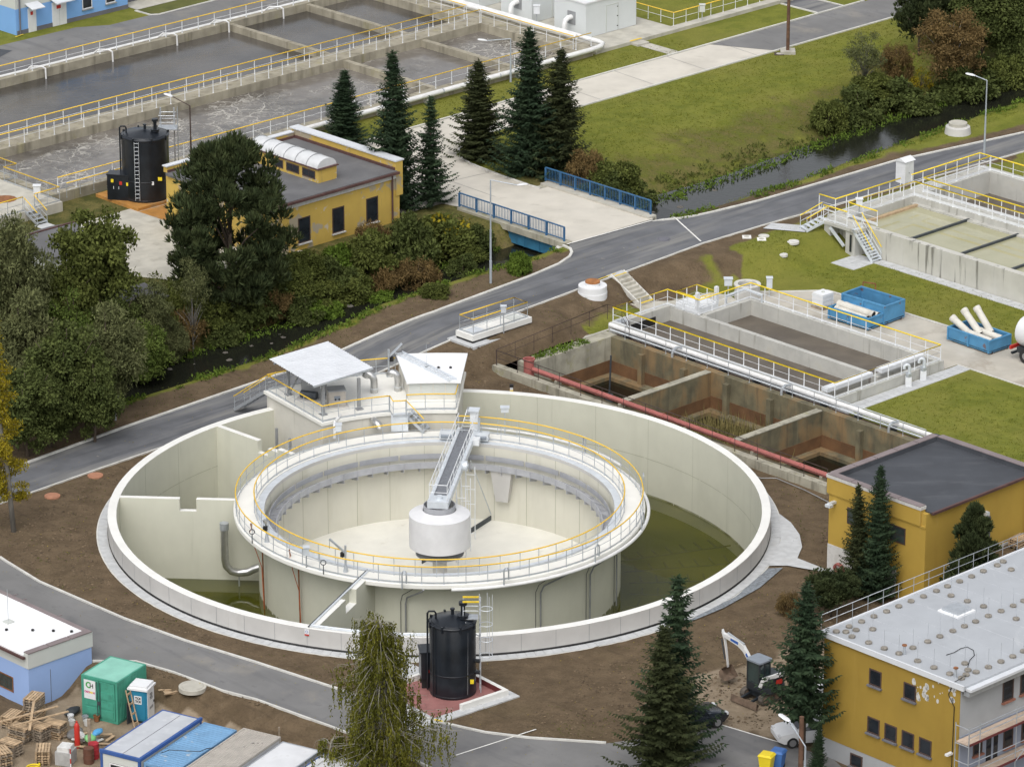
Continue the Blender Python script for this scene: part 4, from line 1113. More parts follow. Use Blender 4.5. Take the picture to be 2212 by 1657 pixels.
for a in (28.42, 25.13, 21.87): window(t, 'y', a - 17, .5, 1.15, 1.9, 0, panes=1, rows=1, frame='frame_brown', sill='plinth_white')
ob('plinth', MB().box(1.98, 14.72, -.06, 0, -2.2, -.35), 'basin_wall', t)
ln = thing('roof_lantern', 'yellow roof lantern with arched glazed top on the workshop', 'skylight', fr=afr(25.2, 46.4, 5.55))
ob('curb', MB().box(0, 1.75, 0, 7.6, 0, 1.0), 'yellow_plaster_pale', ln); ob('ledge', MB().box(-.12, 1.87, -.12, 7.72, 1.0, 1.08), 'flash_brown', ln)
for i in range(3): window(ln, 'x', .35 + i * 1.75, .22, 1.4, .62, 0, panes=2, frame='frame_brown')
arc = [(-.05 + .92 * (1 - math.cos(q * PI / 10)) , .62 * math.sin(q * PI / 10)) for q in range(11)]
for i in range(6):
    y0, y1 = .05 + i * 1.24, .05 + (i + 1) * 1.24 - .05
    m = MB().strip([(x, y0, 1.09 + z) for x, z in arc], [(x, y1, 1.09 + z) for x, z in arc]); m.poly([(x, y0, 1.09 + z) for x, z in arc]).poly([(x, y1, 1.09 + z) for x, z in arc])
    pn = ob('dome_panel', m, 'dome', ln, smooth=40)
    ob('rib', MB().tube([(x, y1 + .025, 1.1 + z * 1.02) for x, z in arc], .04, 5), 'grey_steel', ln)
# blue building at the far left
t = thing('blue_office', 'sky blue plastered building with white doors beyond the basins', 'building', fr=afr(41.5, 102.6, ZF))
ob('wall', MB().box(0, 11.9, 0, 12, 0, 2.2), 'sky_blue_deep', t); ob('upper_wall', MB().box(.002, 11.898, .002, 11.998, 2.2, 6), 'pale_band', t)
ob('upper_blue', MB().box(4.2, 11.9, -.02, .0, 2.2, 6), 'sky_blue_deep', t)
ob('plinth', MB().box(.1, 11.92, -.05, 0, 0, .35), 'dark_base', t)
for x, w_ in ((1.25, .85), (3.8, 1.5)):
    d = ob('door', MB().box(x, x + w_, -.06, -.0, 0, 2.05), 'frame_white', t); ob('notice', MB().box(x + w_ * .3, x + w_ * .6, -.075, -.06, 1.45, 1.75), 'red', d)
    if w_ > 1: ob('leaf_gap', MB().box(x + w_ / 2 - .01, x + w_ / 2 + .01, -.064, -.06, 0, 2.05), 'grey_steel', d)
    ob('canopy', MB().add([(x - .25, -1.0, 2.15), (x + w_ + .25, -1.0, 2.15), (x + w_ + .25, 0, 2.45), (x - .25, 0, 2.45), (x - .25, -1.0, 2.22), (x + w_ + .25, -1.0, 2.22), (x + w_ + .25, 0, 2.52), (x - .25, 0, 2.52)], [(0, 1, 2, 3), (4, 5, 6, 7), (0, 1, 5, 4), (1, 2, 6, 5), (0, 3, 7, 4)]), 'sheet_metal', d)
window(t, 'y', 7.0, .85, 1.05, 1.3, -.02, panes=1, sill='grey_steel'); window(t, 'y', 9.5, .85, 1.05, 1.3, -.02, panes=1, sill='grey_steel')
ob('downpipe', MB().cyl((.35, -.12, 0), (.35, -.12, 6), .07, 8), 'dark_base', t)
ob('vent_box', MB().box(6.0, 6.4, -.2, -.02, 1.95, 2.5), 'grey_steel', t)
t = thing('pale_annex', 'cream walled building edge right of the blue office', 'building', fr=afr(54.2, 104, ZF)); ob('wall', MB().box(0, 9, 0, 8, 0, 4), 'pale_band', t); ob('base', MB().box(0, 9, -.05, 0, 0, .3), 'dark_base', t)
sheet('footpath', [(53.6, 101.6), (62, 101.6), (62, 103.9), (53.6, 103.9)], ZF + .035, 'slab')
sheet('lawn_strip', [(53.9, 99.3), (72, 99.6), (72, 101.5), (53.5, 101.5)], ZF + .04, 'ground_lawn')
kerb('kerb', sub([(53.3, 101.5), (53.4, 99.6), (54.0, 99.2), (72, 99.5)]), .14, .1, z=ZF)
sheet('asphalt_patch', [(34, 97.4), (38.4, 99.2), (37.4, 101.6), (34, 101.4)], ZF + .045, 'bitumen')
line('yellow_kerb_mark', (41.0, 102.1), (42.0, 102.3), .12, .08, 'yellow_paint')

# ------------------------------------------------------------------ black plastic tanks
def ladder(t, p, h, rot, mat='galv', w_=.4, cage=False, name='ladder'):
    fr = Fr(p, rot); m = MB()
    for y in (-w_ / 2, w_ / 2): m.cyl(fr.W(0, y, 0), fr.W(0, y, h), .025, 5)
    o = ob(name, m, mat, t)
    rm = MB().cyl((0, -w_ / 2, 0), (0, w_ / 2, 0), .016, 5).mesh('rung'); rm.materials.append(MAT(mat))
    for i in range(int(h / .3)): inst('rung', rm, o, fr.W(0, 0, .2 + i * .3), rot)
    if cage:
        for z in [2.2 + .95 * i for i in range(int((h - 1.8) / .95))]:
            ob('cage_hoop', MB().tube([fr.W(.35 + .36 * math.cos(q), .36 * math.sin(q), z) for q in [R(-150 + 300 * i / 14) for i in range(15)]], .022, 5), mat, o)
        for q in (-70, 0, 70): ob('cage_bar', MB().cyl(fr.W(.35 + .36 * math.cos(R(q)), .36 * math.sin(R(q)), 2.2), fr.W(.35 + .36 * math.cos(R(q)), .36 * math.sin(R(q)), h), .015, 5), mat, o)
    return o
def black_tank(label, p, r, h, rot):
    t = thing('storage_tank', label, 'tank', loc=p, rot=rot)
    ob('shell', MB().lathe([(r, 0), (r, h), (r * .99, h + .02), (r * .93, h + .03), (r * .90, h + .12), (0.01, h + .42)], 56), 'black_plastic', t, smooth=35)
    for z in (.06, h * .31, h - .1): ob('weld_band', MB().lathe([(r + .004, z), (r + .02, z + .02), (r + .02, z + .07), (r + .004, z + .09)], 48), 'black_plastic', t, smooth=True)
    ob('lid_rim', MB().lathe([(r + .05, h - .02), (r + .05, h + .06), (r * .9, h + .07)], 48), 'black_plastic', t, smooth=True)
    ob('manhole', MB().lathe([(.3, h + .3), (.3, h + .46), (.34, h + .46), (.34, h + .5), (.01, h + .52)], 20, c=(r * .45, -r * .15)), 'black_plastic', t, smooth=30)
    ob('filler_head', MB().cyl((r * .45, -r * .15, h + .4), (r * .45, -r * .15, h + 1.1), .13, 10).cyl((r * .45, -r * .15, h + 1.1), (r * .45, -r * .15, h + 1.28), .24, 12), 'black_plastic', t)
    ob('vent', MB().cyl((0, .1, h + .35), (0, .1, h + .68), .1, 10).cyl((0, .1, h + .68), (0, .1, h + .76), .14, 10), 'black_plastic', t)
    ob('overflow_pipe', MB().tube([(-r - .1, 0, .1), (-r - .1, 0, h + .5), (-r - .02, 0, h + .62), (-r + .3, 0, h + .62), (-r + .38, 0, h + .5), (-r + .38, 0, h + .15)], .06, 7), 'black_plastic', t, smooth=40)
    for a in range(0, 360, 45): ob('lifting_lug', MB().box(-.04, .1, -.05, .05, h - .2, h + .16), 'black_plastic', t).matrix_basis = Matrix.Rotation(R(a + 20), 4, 'Z') @ Matrix.Translation((r, 0, 0))
    return t
pb = AB.W(21.6, 61.6, ZF + .25)
t = black_tank('black plastic storage tank on the orange stained slab', pb, 1.75, 4.75, 0)
ladder(t, Vector((-.5, -1.82, .2)), 4.5, R(-90), 'galv', .32)
for x, z in ((.55, 1.35), (1.15, 1.65)): ob('notice', MB().box(x - .15, x + .15, -1.78 + abs(x) * .22, -1.74 + abs(x) * .22, z, z + .26), 'frame_white' if x < 1 else 'yellow', t)
ct = thing('pump_cabinet', 'black pump cabinet with warning stickers beside the far tank', 'cabinet', loc=AB.W(19.9, 62.4, ZF + .25), rot=R(-12))
ob('body', MB().box(-.95, .95, -.5, .5, 0, 1.9), 'black_plastic', ct); ob('lid', MB().box(-1.0, 1.0, -.55, .55, 1.9, 1.98), 'black_plastic', ct)
for x, z, c_ in ((-.55, 1.35, 'yellow'), (.62, 1.15, 'yellow'), (.1, 1.2, 'red')): ob('sticker', MB().box(x - .1, x + .1, -.512, -.5, z, z + .25), c_, ct)
for x in (-.45, -.05): ob('handle', MB().box(x - .02, x + .02, -.53, -.5, .85, 1.05), 'galv_light', ct)
t = struct(ob('tank_slab', MB().box(19.2, 23.6, 59.7, 64.6, 1.2, ZF + .24, AB), 'orange_slab'), 'orange stained slab under the black tank'); 
sheet('stained_apron', [(19.4, 52), (23.2, 53.5), (23.2, 59.6), (19.2, 59.6)], ZF + .035, 'orange_slab')
lt = thing('ladder_tower', 'galvanized ladder tower standing behind the far black tank', 'ladder', loc=AB.W(24.6, 62.6, ZF)); 
for x in (-.5, .5): ob('upright', MB().box(x - .05, x + .05, -.05, .05, 0, 6.2), 'galv', lt)
ob('platform', MB().box(-.7, .7, -.6, .6, 4.6, 4.68), 'galv', lt); ladder(lt, Vector((.75, 0, 0)), 6.2, 0, 'galv', .45)
ob('guard', MB().tube([(-.6, -.5, 5.7), (.6, -.5, 5.7), (.6, .5, 5.7), (-.6, .5, 5.7)], .03, 5, True).tube([(-.6, -.5, 5.2), (.6, -.5, 5.2), (.6, .5, 5.2), (-.6, .5, 5.2)], .02, 5, True), 'galv', lt)
railing('grey and yellow railing between black tank and foamy basin', [W_(16.8, 65.0, ZF + .4), W_(24.5, 65.0, ZF + .4)], sp=1.2, toe=0, h=1.1)

# ------------------------------------------------------------------ lamps and poles
def lamp(label, p, h, rot, arm=1.2, tilt=.25, mat='lamp_grey', head=(.75, .3, .14), cat='lamp'):
    t = thing('street_lamp', label, cat, loc=p, rot=rot)
    ob('pole', MB().cyl((0, 0, 0), (0, 0, h * .22), .095, 10).cyl((0, 0, h * .22), (0, 0, h * .52), .075, 10, .07).cyl((0, 0, h * .52), (0, 0, h), .055, 8, .05), mat, t, smooth=40)
    ob('arm', MB().cyl((0, 0, h), (arm, 0, h + tilt), .035, 6), mat, t)
    hd = MB(); L_, w_, d_ = head; pts = []
    for x, f in ((0, .5), (L_ * .3, 1), (L_ * .85, .9), (L_, .45)):
        for y, z in ((-1, 0), (-.7, 1), (.7, 1), (1, 0), (.6, -.4), (-.6, -.4)): pts.append((arm + x, y * w_ / 2 * f, h + tilt + z * d_ * .6 * f + x * .15))
    fs = [tuple(range(6))[::-1], tuple(range(18, 24))]
    for i in range(3):
        for j in range(6): fs.append((i * 6 + j, i * 6 + (j + 1) % 6, i * 6 + 6 + (j + 1) % 6, i * 6 + 6 + j))
    ob('lamp_head', hd.add(pts, fs), 'lamp_white', t, smooth=50)
    return t
lamp('tall grey lamp post beside the bridge and stream', G(1060, 612), 7.6, R(-12), 1.9, -.25)
lamp('pale blue grey lamp post between the road and the upper stream', G(2126, 338), 6.0, R(165), .9, .3)
lamp('lamp on a rusty pole beside the far black tank', AB.W(28.2, 64.3, ZF), 5.2, R(152), 1.5, .5, 'rust_dark')
lamp('grey lamp arm at the basin front near the twin spruces', AB.W(61.8, 64.6, ZF), 3.6, R(186), 1.9, -.1)
t = thing('wooden_pole', 'brown wooden utility pole on a concrete foot in the lawn', 'pole', loc=AB.W(83.9, 54.9, ZF))
ob('shaft', MB().cyl((0, 0, .2), (0, 0, 9), .15, 10, .12), 'wood_pole', t, smooth=40); ob('foot', MB().box(-.6, .6, -.6, .6, -.05, .25), 'slab', t)

# ------------------------------------------------------------------ bridge
t = thing('road_bridge', 'short concrete road bridge with blue girders over the stream', 'bridge', fr=afr(36.6, 32.5, 0))
ob('deck', MB().box(0, 9.1, 0, 11.3, ZF - .35, ZF + .005), 'old_concrete', t)
for x in (.1, 8.5): ob('girder', MB().box(x, x + .35, 1.0, 9.5, ZF - 1.25, ZF - .35), 'bridge_blue', t)
for i in range(6): ob('stiffener', MB().box(.04, .1, 1.3 + i * 1.55, 1.38 + i * 1.55, ZF - 1.25, ZF - .35), 'bridge_blue', t)
ob('kerb_strip', MB().box(-.2, .55, 0, 11.3, ZF - .3, ZF + .16), 'old_concrete', t); ob('kerb_strip', MB().box(8.35, 9.2, 0, 11.3, ZF - .3, ZF + .16), 'slab', t)
ob('abutment', MB().box(-.1, 9.2, 9.5, 11.3, -1.6, ZF - .36), 'old_concrete', t); ob('abutment', MB().box(-.1, 9.2, -.3, 1.0, -1.6, ZF - .36), 'old_concrete', t)
ob('wing_wall', MB().add([(-.1, -.3, -1.2), (-2.6, .2, -1.2), (-2.6, .6, -1.2), (-.1, .8, -1.2), (-.1, -.3, ZF - .1), (-2.6, .2, -.5), (-2.6, .6, -.5), (-.1, .8, ZF - .1)], [(0, 1, 2, 3), (4, 5, 6, 7), (0, 1, 5, 4), (1, 2, 6, 5), (2, 3, 7, 6)]), 'raw_concrete', t)
def bar_rail(label, p, q, n):
    p, q = Vector(p), Vector(q); t = thing('bridge_railing', label, 'railing', loc=p); d = q - p; L_ = d.length; rot = math.atan2(d.y, d.x); fr = Fr((0, 0, 0), rot)
    ob('top_rail', MB().box(0, L_, -.045, .045, 1.02, 1.1, fr), 'blue_paint', t); ob('bottom_rail', MB().box(0, L_, -.03, .03, .12, .18, fr), 'blue_paint', t)
    pm = MB().box(-.06, .06, -.06, .06, 0, 1.06).mesh('post'); pm.materials.append(MAT('blue_paint'))
    bm = MB().box(-.014, .014, -.014, .014, .15, 1.05).mesh('baluster'); bm.materials.append(MAT('blue_paint'))
    for i in range(n + 1): inst('post', pm, t, fr.W(L_ * i / n, 0, 0), rot)
    nb = int(L_ / .16)
    for i in range(nb): inst('baluster', bm, t, fr.W(L_ * (i + .5) / nb, 0, 0), rot)
bar_rail('blue barred bridge railing on the side nearer the round tank', AB.W(36.75, 43.9, ZF + .16), AB.W(36.75, 32.9, ZF + .16), 6)
bar_rail('blue barred bridge railing on the far side below the lawn', AB.W(45.6, 43.9, ZF + .16), AB.W(45.6, 32.9, ZF + .16), 7)
k = NB('dark_water'); k.b.inputs['Base Color'].default_value = (.006, .008, .005, 1); k.b.inputs['Roughness'].default_value = .06; _M['dark_water'] = k.m
defm('sludge', (.125, .105, .082), .45, .15, .8, (((.075, .062, .05), (1, 1, 1), .35, .45, .65, .6),), .3, 30)
defm('rust_bed', (.10, .055, .045), .9, .25, 2.0, (((.35, .28, .14), (1, 1, 1), .35, .58, .66, .8),), .3, 15)
defm('yellow_rail', (.84, .62, .015), .45, .05, 2)
defm('yard_concrete', (.46, .43, .37), .9, .1, .5, (((.24, .20, .15), (1, 1, 1), .45, .5, .68, .6), ((.56, .53, .48), (1, 1, 1), .9, .55, .7, .5)), .15, 20)
defm('rust_lid', (.34, .14, .045), .85, .25, 3)
defm('stained_wall', (.50, .49, .44), .88, .08, .6, (((.12, .115, .095), (1, 1, .06), 2.2, .56, .66, .8), ((.58, .57, .54), (1, 1, .2), 1.2, .5, .7, .4)), .15, 12)
k = NB('pale_water'); p = k.pos(); k.l(k.mix(k.ramp(k.noise(p, .3, 4), .3, .7), (.34, .33, .20), (.40, .385, .25)), k.b.inputs['Base Color']); k.b.inputs['Roughness'].default_value = .05; k.bump(k.noise(p, 1.5, 2), .03, .02); _M['pale_water'] = k.m
defm('pipe_tan', (.60, .58, .52), .8, .08, 1.5, (((.4, .37, .3), (1, 1, 1), 1.6, .56, .72, .4),))
defm('terracotta', (.42, .20, .12), .85, .12, 3)
# ------------------------------------------------------------------ old pits with the red pipe
t = thing('old_pits', 'row of three old mossy rust stained concrete pits', 'basin', fr=afr(17.5, -10.3, 0))
def pb_(name, a0, a1, y0, y1, z0, z1, mat, par=None): return ob(name, MB().box(a0 - 17.5, a1 - 17.5, y0 + 10.3, y1 + 10.3, z0, z1), mat, par or t)
pz = .7
pb_('near_wall', 17.5, 18.05, -10.3, 20.2, -3, pz - .15, 'old_concrete')
pb_('pit_side', 18.05, 19.05, -10.3, 17.9, -3, pz - .55, 'pit_wall')
pb_('far_wall', 26.95, 27.5, -10.3, 18.3, -3, pz, 'pit_wall'); pb_('far_wall_rust', 26.9, 26.95, -10.3, 18.3, -3, -1.0, 'pit_rust')
for y in (8.8, -1.3): 
    pb_('cross_wall', 19.05, 26.95, y, y + .5, -3, pz - .06, 'pit_wall'); pb_('coping', 19.05, 26.95, y - .02, y + .52, pz - .06, pz, 'old_concrete'); pb_('rust_face', 19.05, 26.9, y - .03, y, -3, -1.05, 'pit_rust')
pb_('end_wall', 19.05, 27.5, 18.3, 19.3, -3, pz + .02, 'old_concrete'); pb_('rust_face', 19.05, 26.9, 18.27, 18.3, -3, -.95, 'pit_rust')
pb_('ledge', 26.2, 26.9, -10.3, 18.27, -3, -1.85, 'pit_wall'); 
for y0, y1 in ((9.3, 18.27), (-.8, 8.77), (-10.3, -1.33)):
    pb_('ledge', 19.05, 26.2, y1 - .55, y1, -3, -1.85, 'pit_wall')
    pb_('pit_water', 19.05, 26.2, y0, y1 - .55, -2.3, -2.1, 'dark_water')
for i in range(7): pb_('pilaster', 26.6, 26.95, -9 + i * 4, -8.6 + i * 4, -1.85, pz - .4, 'pit_wall')
pb_('slot_floor', 19.05, 27.5, 19.3, 20.2, -2.5, -.6, 'ground_lawn')
t = thing('red_pipe', 'red painted pipe with an open upright stub along the old pits', 'pipe', fr=afr(18.55, -10.2, 0))
ob('main', MB().tube([(0, 0, .74), (0, 27.5, .74)], .18, 12), 'red_pipe', t, smooth=40)
ob('stub', MB().lathe([(.36, -.2), (.36, 1.35), (.42, 1.35), (.42, 1.42), (.33, 1.42), (.33, .6)], 20, c=(0, 27.9)), 'red_pipe', t, smooth=30)
for y in (3, 9.1, 15.2, 21.3): ob('joint', MB().cyl((0, y, .74), (0, y + .12, .74), .21, 12), 'red_pipe', t)
for y in (1, 7, 13, 19, 25): ob('bracket', MB().box(-.25, .25, y, y + .2, .3, .62), 'old_concrete', t)
railing('thin rusty railing along the near edge of the old pits', [W_(17.75, -10.2, pz - .15), W_(17.75, 20.0, pz - .15)], h=1.05, sp=2.0, toe=0, top='rust_dark', steel='rust_dark', rt=.024, rp=.022, mids=(.5,), name='rusty_railing')
railing('thin rusty railing round the upper end of the old pits', [W_(17.8, 20.1, pz - .15), W_(29.0, 20.7, .9), W_(29.0, 19.3, .9), W_(27.4, 17.0, .9)], h=1.05, sp=2.0, toe=0, top='rust_dark', steel='rust_dark', rt=.024, rp=.022, name='rusty_railing')
tag(ob('hanging_pump', MB().cyl((0, 0, -2.2), (.1, 0, 1.2), .06, 8).cyl((0, 0, -2.25), (0, 0, -1.6), .28, 12), 'steel_dark'), 'submersible pump hanging on a pole in the first old pit', 'pump').location = AB.W(23.3, 14.8, 0)
# pipe gallery between the pits and the channels
t = thing('pipe_gallery', 'straight white pipe run on grey supports beside the old pits', 'pipe', fr=afr(28.0, -26, 0))
ob('bed', MB().box(-.55, .35, 15.8, 45.2, -.5, .35), 'rust_bed', t)
ob('main', MB().tube([(.15, 0, .95), (.15, 45.6, .95)], .17, 10), 'pipe_white', t, smooth=40); ob('conduit', MB().tube([(-.22, 6, .8), (-.22, 45.2, .8)], .06, 7), 'galv_light', t)
ob('tray', MB().box(.3, .5, 8, 45.5, .8, .86), 'galv_light', t)
sm = MB().box(-.3, .4, -.05, .05, .35, .78).mesh('support'); sm.materials.append(MAT('steel_dark'))
for i in range(10): inst('support', sm, t, (0, 16.4 + i * 3.05, 0))
for y in (38.6, 28.5, 19): ob('drain_bend', MB().tube([(0, y, 1.2), (-.55, y, 1.28), (-.85, y, 1.15), (-.9, y, .9), (-.9, y, -.9)], .09, 8), 'galv', t, smooth=40)
railing('low galvanized rail between pipe gallery and old pits', [W_(27.3, -10, pz), W_(27.3, 17.3, pz)], h=.95, sp=1.9, toe=0, top='galv', rt=.03)

# ------------------------------------------------------------------ twin channel tank
cz = .9
t = thing('twin_channel_tank', 'pale concrete tank with two long channels of brown sludge', 'tank', fr=afr(28.5, -.9, 0))
def cb(name, a0, a1, y0, y1, z0, z1, mat): return ob(name, MB().box(a0 - 28.5, a1 - 28.5, y0 + .9, y1 + .9, z0, z1), mat, t)
cb('near_wall', 28.5, 29.0, -.9, 20.1, -2, cz, 'clean_concrete'); cb('far_wall', 39.0, 39.5, -.9, 17.0, -2, cz, 'clean_concrete')
cb('middle_wall', 34.1, 34.5, 1.4, 20.1, -2, cz - .1, 'clean_concrete'); cb('end_wall', 29.0, 34.1, 19.6, 20.1, -2, cz, 'clean_concrete'); cb('end_wall', 34.5, 39.0, 16.5, 17.0, -2, cz, 'clean_concrete')
cb('end_wall', 29.0, 39.0, -.9, -.4, -2, cz, 'clean_concrete'); cb('inlet_opening', 30.2, 32.6, 19.55, 19.6, -.1, .45, 'black')
cb('cross_wall', 29.0, 34.1, 1.4, 1.7, -2, .45, 'clean_concrete'); cb('trough', 34.5, 39.0, .6, 1.2, -2, .55, 'clean_concrete')
cb('sludge', 29.0, 34.1, -.4, 19.6, -.6, -.2, 'sludge'); cb('sludge', 34.5, 39.0, -.4, 16.5, -.62, -.22, 'sludge')
cb('trough_cover', 29.2, 33.7, .3, .85, cz, cz + .28, 'steel_white'); cb('trough_cover', 34.6, 38.8, .3, .85, cz, cz + .28, 'steel_white')
cb('floor_grate', 29.0, 29.9, 19.4, 20.0, cz - .3, cz + .01, 'galv')
z1 = cz + .01
railing('bright yellow guardrail round the twin channel tank', [W_(28.74, 19.9, z1), W_(34.1, 19.9, z1), W_(34.1, 16.85, z1), W_(39.3, 16.85, z1), W_(39.3, -.75, z1), W_(28.75, -.75, z1)], closed=True, sp=1.35, top='yellow_rail', steel='steel_white', rt=.05, sq=True, rp=.03, toe=.12)
railing('small square yellow guardrail round the sluice box of the channels', [W_(34.3, 17.2, z1), W_(36.3, 17.2, z1), W_(36.3, 19.2, z1), W_(34.3, 19.2, z1)], closed=True, sp=1.0, top='yellow_rail', steel='steel_white', rt=.05, sq=True, rp=.03, toe=.35)
t = thing('sluice_box', 'white steel sluice box in the corner of the channels', 'sluice', fr=afr(34.2, 17.1, cz)); ob('box', MB().box(0, 2.1, 0, 2.1, -.4, .3), 'steel_white', t)
for x, y in ((.1, .1), (2.0, .1)): ob('gate_column', MB().box(x - .12, x + .12, y - .12, y + .12, .3, 1.5), 'steel_white', t)
for y in (-2.0, -.95): pass
for i, (a, y) in enumerate(((35.4, -1.35), (37.0, -1.25))):
    t = thing('valve_actuator', 'silver valve actuator on the paving, %s the lawn corner' % ('nearer to' if i == 0 else 'farther from'), 'valve', loc=AB.W(a, y, ZT))
    ob('stand', MB().box(-.2, .2, -.18, .18, 0, .7), 'steel_white', t); ob('motor', MB().cyl((0, 0, .7), (0, 0, .95), .2, 10), 'galv', t); ob('elbow', MB().tube([(.05, 0, .9), (.05, 0, 1.35), (.0, 0, 1.5), (-.15, 0, 1.55), (-.28, 0, 1.45), (-.3, 0, 1.25)], .11, 9), 'galv_light', t, smooth=40)
t = thing('concrete_ring', 'open concrete shaft ring behind the twin channel tank', 'shaft', loc=AB.W(40.6, 18.4, ZT)); ob('ring', MB().lathe([(.75, 0), (.9, 0), (.9, 1.0), (.7, 1.0), (.7, 0)], 28), 'raw_concrete', t, smooth=30); ob('rim', MB().lathe([(.92, .9), (.96, .98), (.96, 1.06), (.68, 1.06), (.68, .9)], 28), 'kerb', t, smooth=30)
wallbox(AB.W(39.7, 19.4, ZT), (.55, .35, .5), 'grey hooded box left of the open concrete ring', 'galv_light', ph=1.1); wallbox(AB.W(41.8, 17.4, ZT), (.4, .3, .75), 'grey hooded box right of the open concrete ring', 'galv_light', ph=1.0)
# light cover frames at the far corner of the channels
tag(ob('weir_frame', MB().bar((0, 0, .55), (1.9, 0, .62), .2, .1).bar((1.9, 0, .62), (1.9, -1.6, .55), .2, .1).bar((0, 0, 0), (0, 0, .55), .1, .1).bar((1.9, -1.6, 0), (1.9, -1.6, .55), .1, .1), 'galv_light', fr=afr(37.2, 17.2, cz)), 'pale steel frame at the far corner of the channels', 'frame')
# paths, yard and slabs round it
yd = struct(ob('yard', MB().poly([AB.W(a, y, ZT + .035) for a, y in [(39.5, 17.2), (41.0, 19.3), (42.6, 18.0), (45.6, 15.4), (46.0, 9), (46.1, 4), (46.3, -2), (46.6, -12), (40.9, -12), (40.9, -.9), (39.5, -.9)]]), 'yard_concrete'), 'pale concrete yard with skips')
kerb('kerb', sub([(41.2, 19.3), (42.6, 18.0), (45.7, 15.4), (46.1, 9), (46.2, 4), (46.4, -2), (46.7, -12)]), .14, .1, z=ZT); kerb('kerb', sub([(40.9, -.9), (40.9, -14)]), .1, .06, z=ZT)
struct(ob('footpath', MB().poly([AB.W(a, y, ZT + .03) for a, y in [(26.2, 20.3), (28.4, 20.3), (34.3, 20.3), (34.3, 17.2), (39.3, 17.2), (40, 19.6), (39.5, 21.0), (36.2, 21.6), (34.6, 23.0), (33.5, 23.2), (29, 21.9), (26.2, 21.6)]]), 'slab'))
def slabs(name, a0, a1, y0, y1, z, s_=.5, mat='paving', label=None):
    p = struct(ob(name, MB().box(a0, a1, y0, y1, z - .08, z + .01, AB), 'kerb'), label)
    me = MB().box(-s_ / 2 + .012, s_ / 2 - .012, -s_ / 2 + .012, s_ / 2 - .012, 0, .03).mesh('paving_slab'); me.materials.append(MAT(mat))
    for i in range(int((a1 - a0) / s_ + .2)):
        for j in range(int((y1 - y0) / s_ + .2)): inst('paving_slab', me, p, AB.W(a0 + (i + .5) * s_, y0 + (j + .5) * s_, z + .01 + rnd.uniform(-.004, .006)), AB.a + rnd.uniform(-.01, .01))
slabs('slab_path', 27.4, 40.9, -2.1, -.95, ZT, .56, label='paving slab path between channel tank and lawn')
slabs('slab_path', 52.6, 53.55, -6, 17.2, ZT, .475, label='paving slab path along the settling tank wall')
slabs('slab_path', 50.4, 53.3, 17.2, 19.6, ZT, .55, label='paving below the steel stair')
# concrete steps down from the road
t = thing('garden_steps', 'concrete steps with yellow edges from road down to the channels', 'steps', fr=afr(33.85, 25.0, .17))
for i in range(7): ob('step', MB().box(.12, 1.28, -.33 * (i + 1), -.33 * i + .03, -.2, 1.58 - i * .195), 'slab', t)
for x in (0, 1.28): ob('string', MB().add([(x, .3, 1.3), (x + .12, .3, 1.3), (x + .12, .3, 1.68), (x, .3, 1.68), (x, -2.5, -.1), (x + .12, -2.5, -.1), (x + .12, -2.5, .28), (x, -2.5, .28)], [(0, 1, 2, 3), (4, 5, 6, 7), (0, 1, 5, 4), (2, 3, 7, 6), (0, 3, 7, 4), (1, 2, 6, 5)]), 'kerb', t)
ob('edge_mark', MB().box(.12, 1.28, -.1, .02, 1.585, 1.6), 'yellow_paint', t); ob('edge_mark', MB().box(.1, 1.3, -2.75, -2.6, .24, .27), 'yellow_paint', t)
sheet('footpath', [(33.6, 25.05), (35.5, 25.1), (35.4, 25.7), (33.7, 25.6)], ZF + .085, 'paving'); line('yellow_kerb_mark', (32.0, 25.35), (34.6, 25.5), .1, .1, 'yellow_paint')
t = thing('white_shaft', 'white round concrete shaft with rusty lid on the soil slope', 'shaft', loc=G(1280, 632)); ob('shaft', MB().lathe([(0.01, .55), (1.0, .55), (1.0, .1), (1.03, .1), (1.03, -1.2)], 36), 'loo_white', t, smooth=30); ob('collar', MB().lathe([(.5, .55), (.5, .78), (.46, .8), (.01, .8)], 28), 'loo_white', t, smooth=30); ob('lid', MB().lathe([(.53, .76), (.51, .88), (.01, .9)], 28), 'rust_lid', t, smooth=30)
# small railed chamber by the road
t = thing('valve_chamber', 'white low concrete valve chamber beside the road', 'chamber', fr=afr(17.7, 22.3, 1.3))
ob('apron', MB().box(-.5, 6.0, -.6, 2.0, -1.2, .2), 'paving', t); ob('base_strip', MB().box(.0, 5.5, 0, 1.6, .2, .36), 'black', t); ob('body', MB().box(-.04, 5.54, -.04, 1.64, .36, .75), 'white_concrete', t); ob('hatch', MB().box(.4, 1.4, .3, 1.2, .75, .78), 'galv_light', t); ob('hatch', MB().box(4.0, 5.1, .3, 1.2, .75, .78), 'pale_band', t)
railing('yellow topped guardrail on the small roadside valve chamber', [W_(17.85, 22.4, 2.05), W_(22.95, 22.4, 2.05), W_(22.95, 23.75, 2.05), W_(17.85, 23.75, 2.05)], closed=True, sp=1.3, toe=.1)
wallbox(W_(20.5, 22.2, 1.5), (.35, .25, .45), 'control box with hood on the valve chamber railing', 'galv_light', ph=1.75)

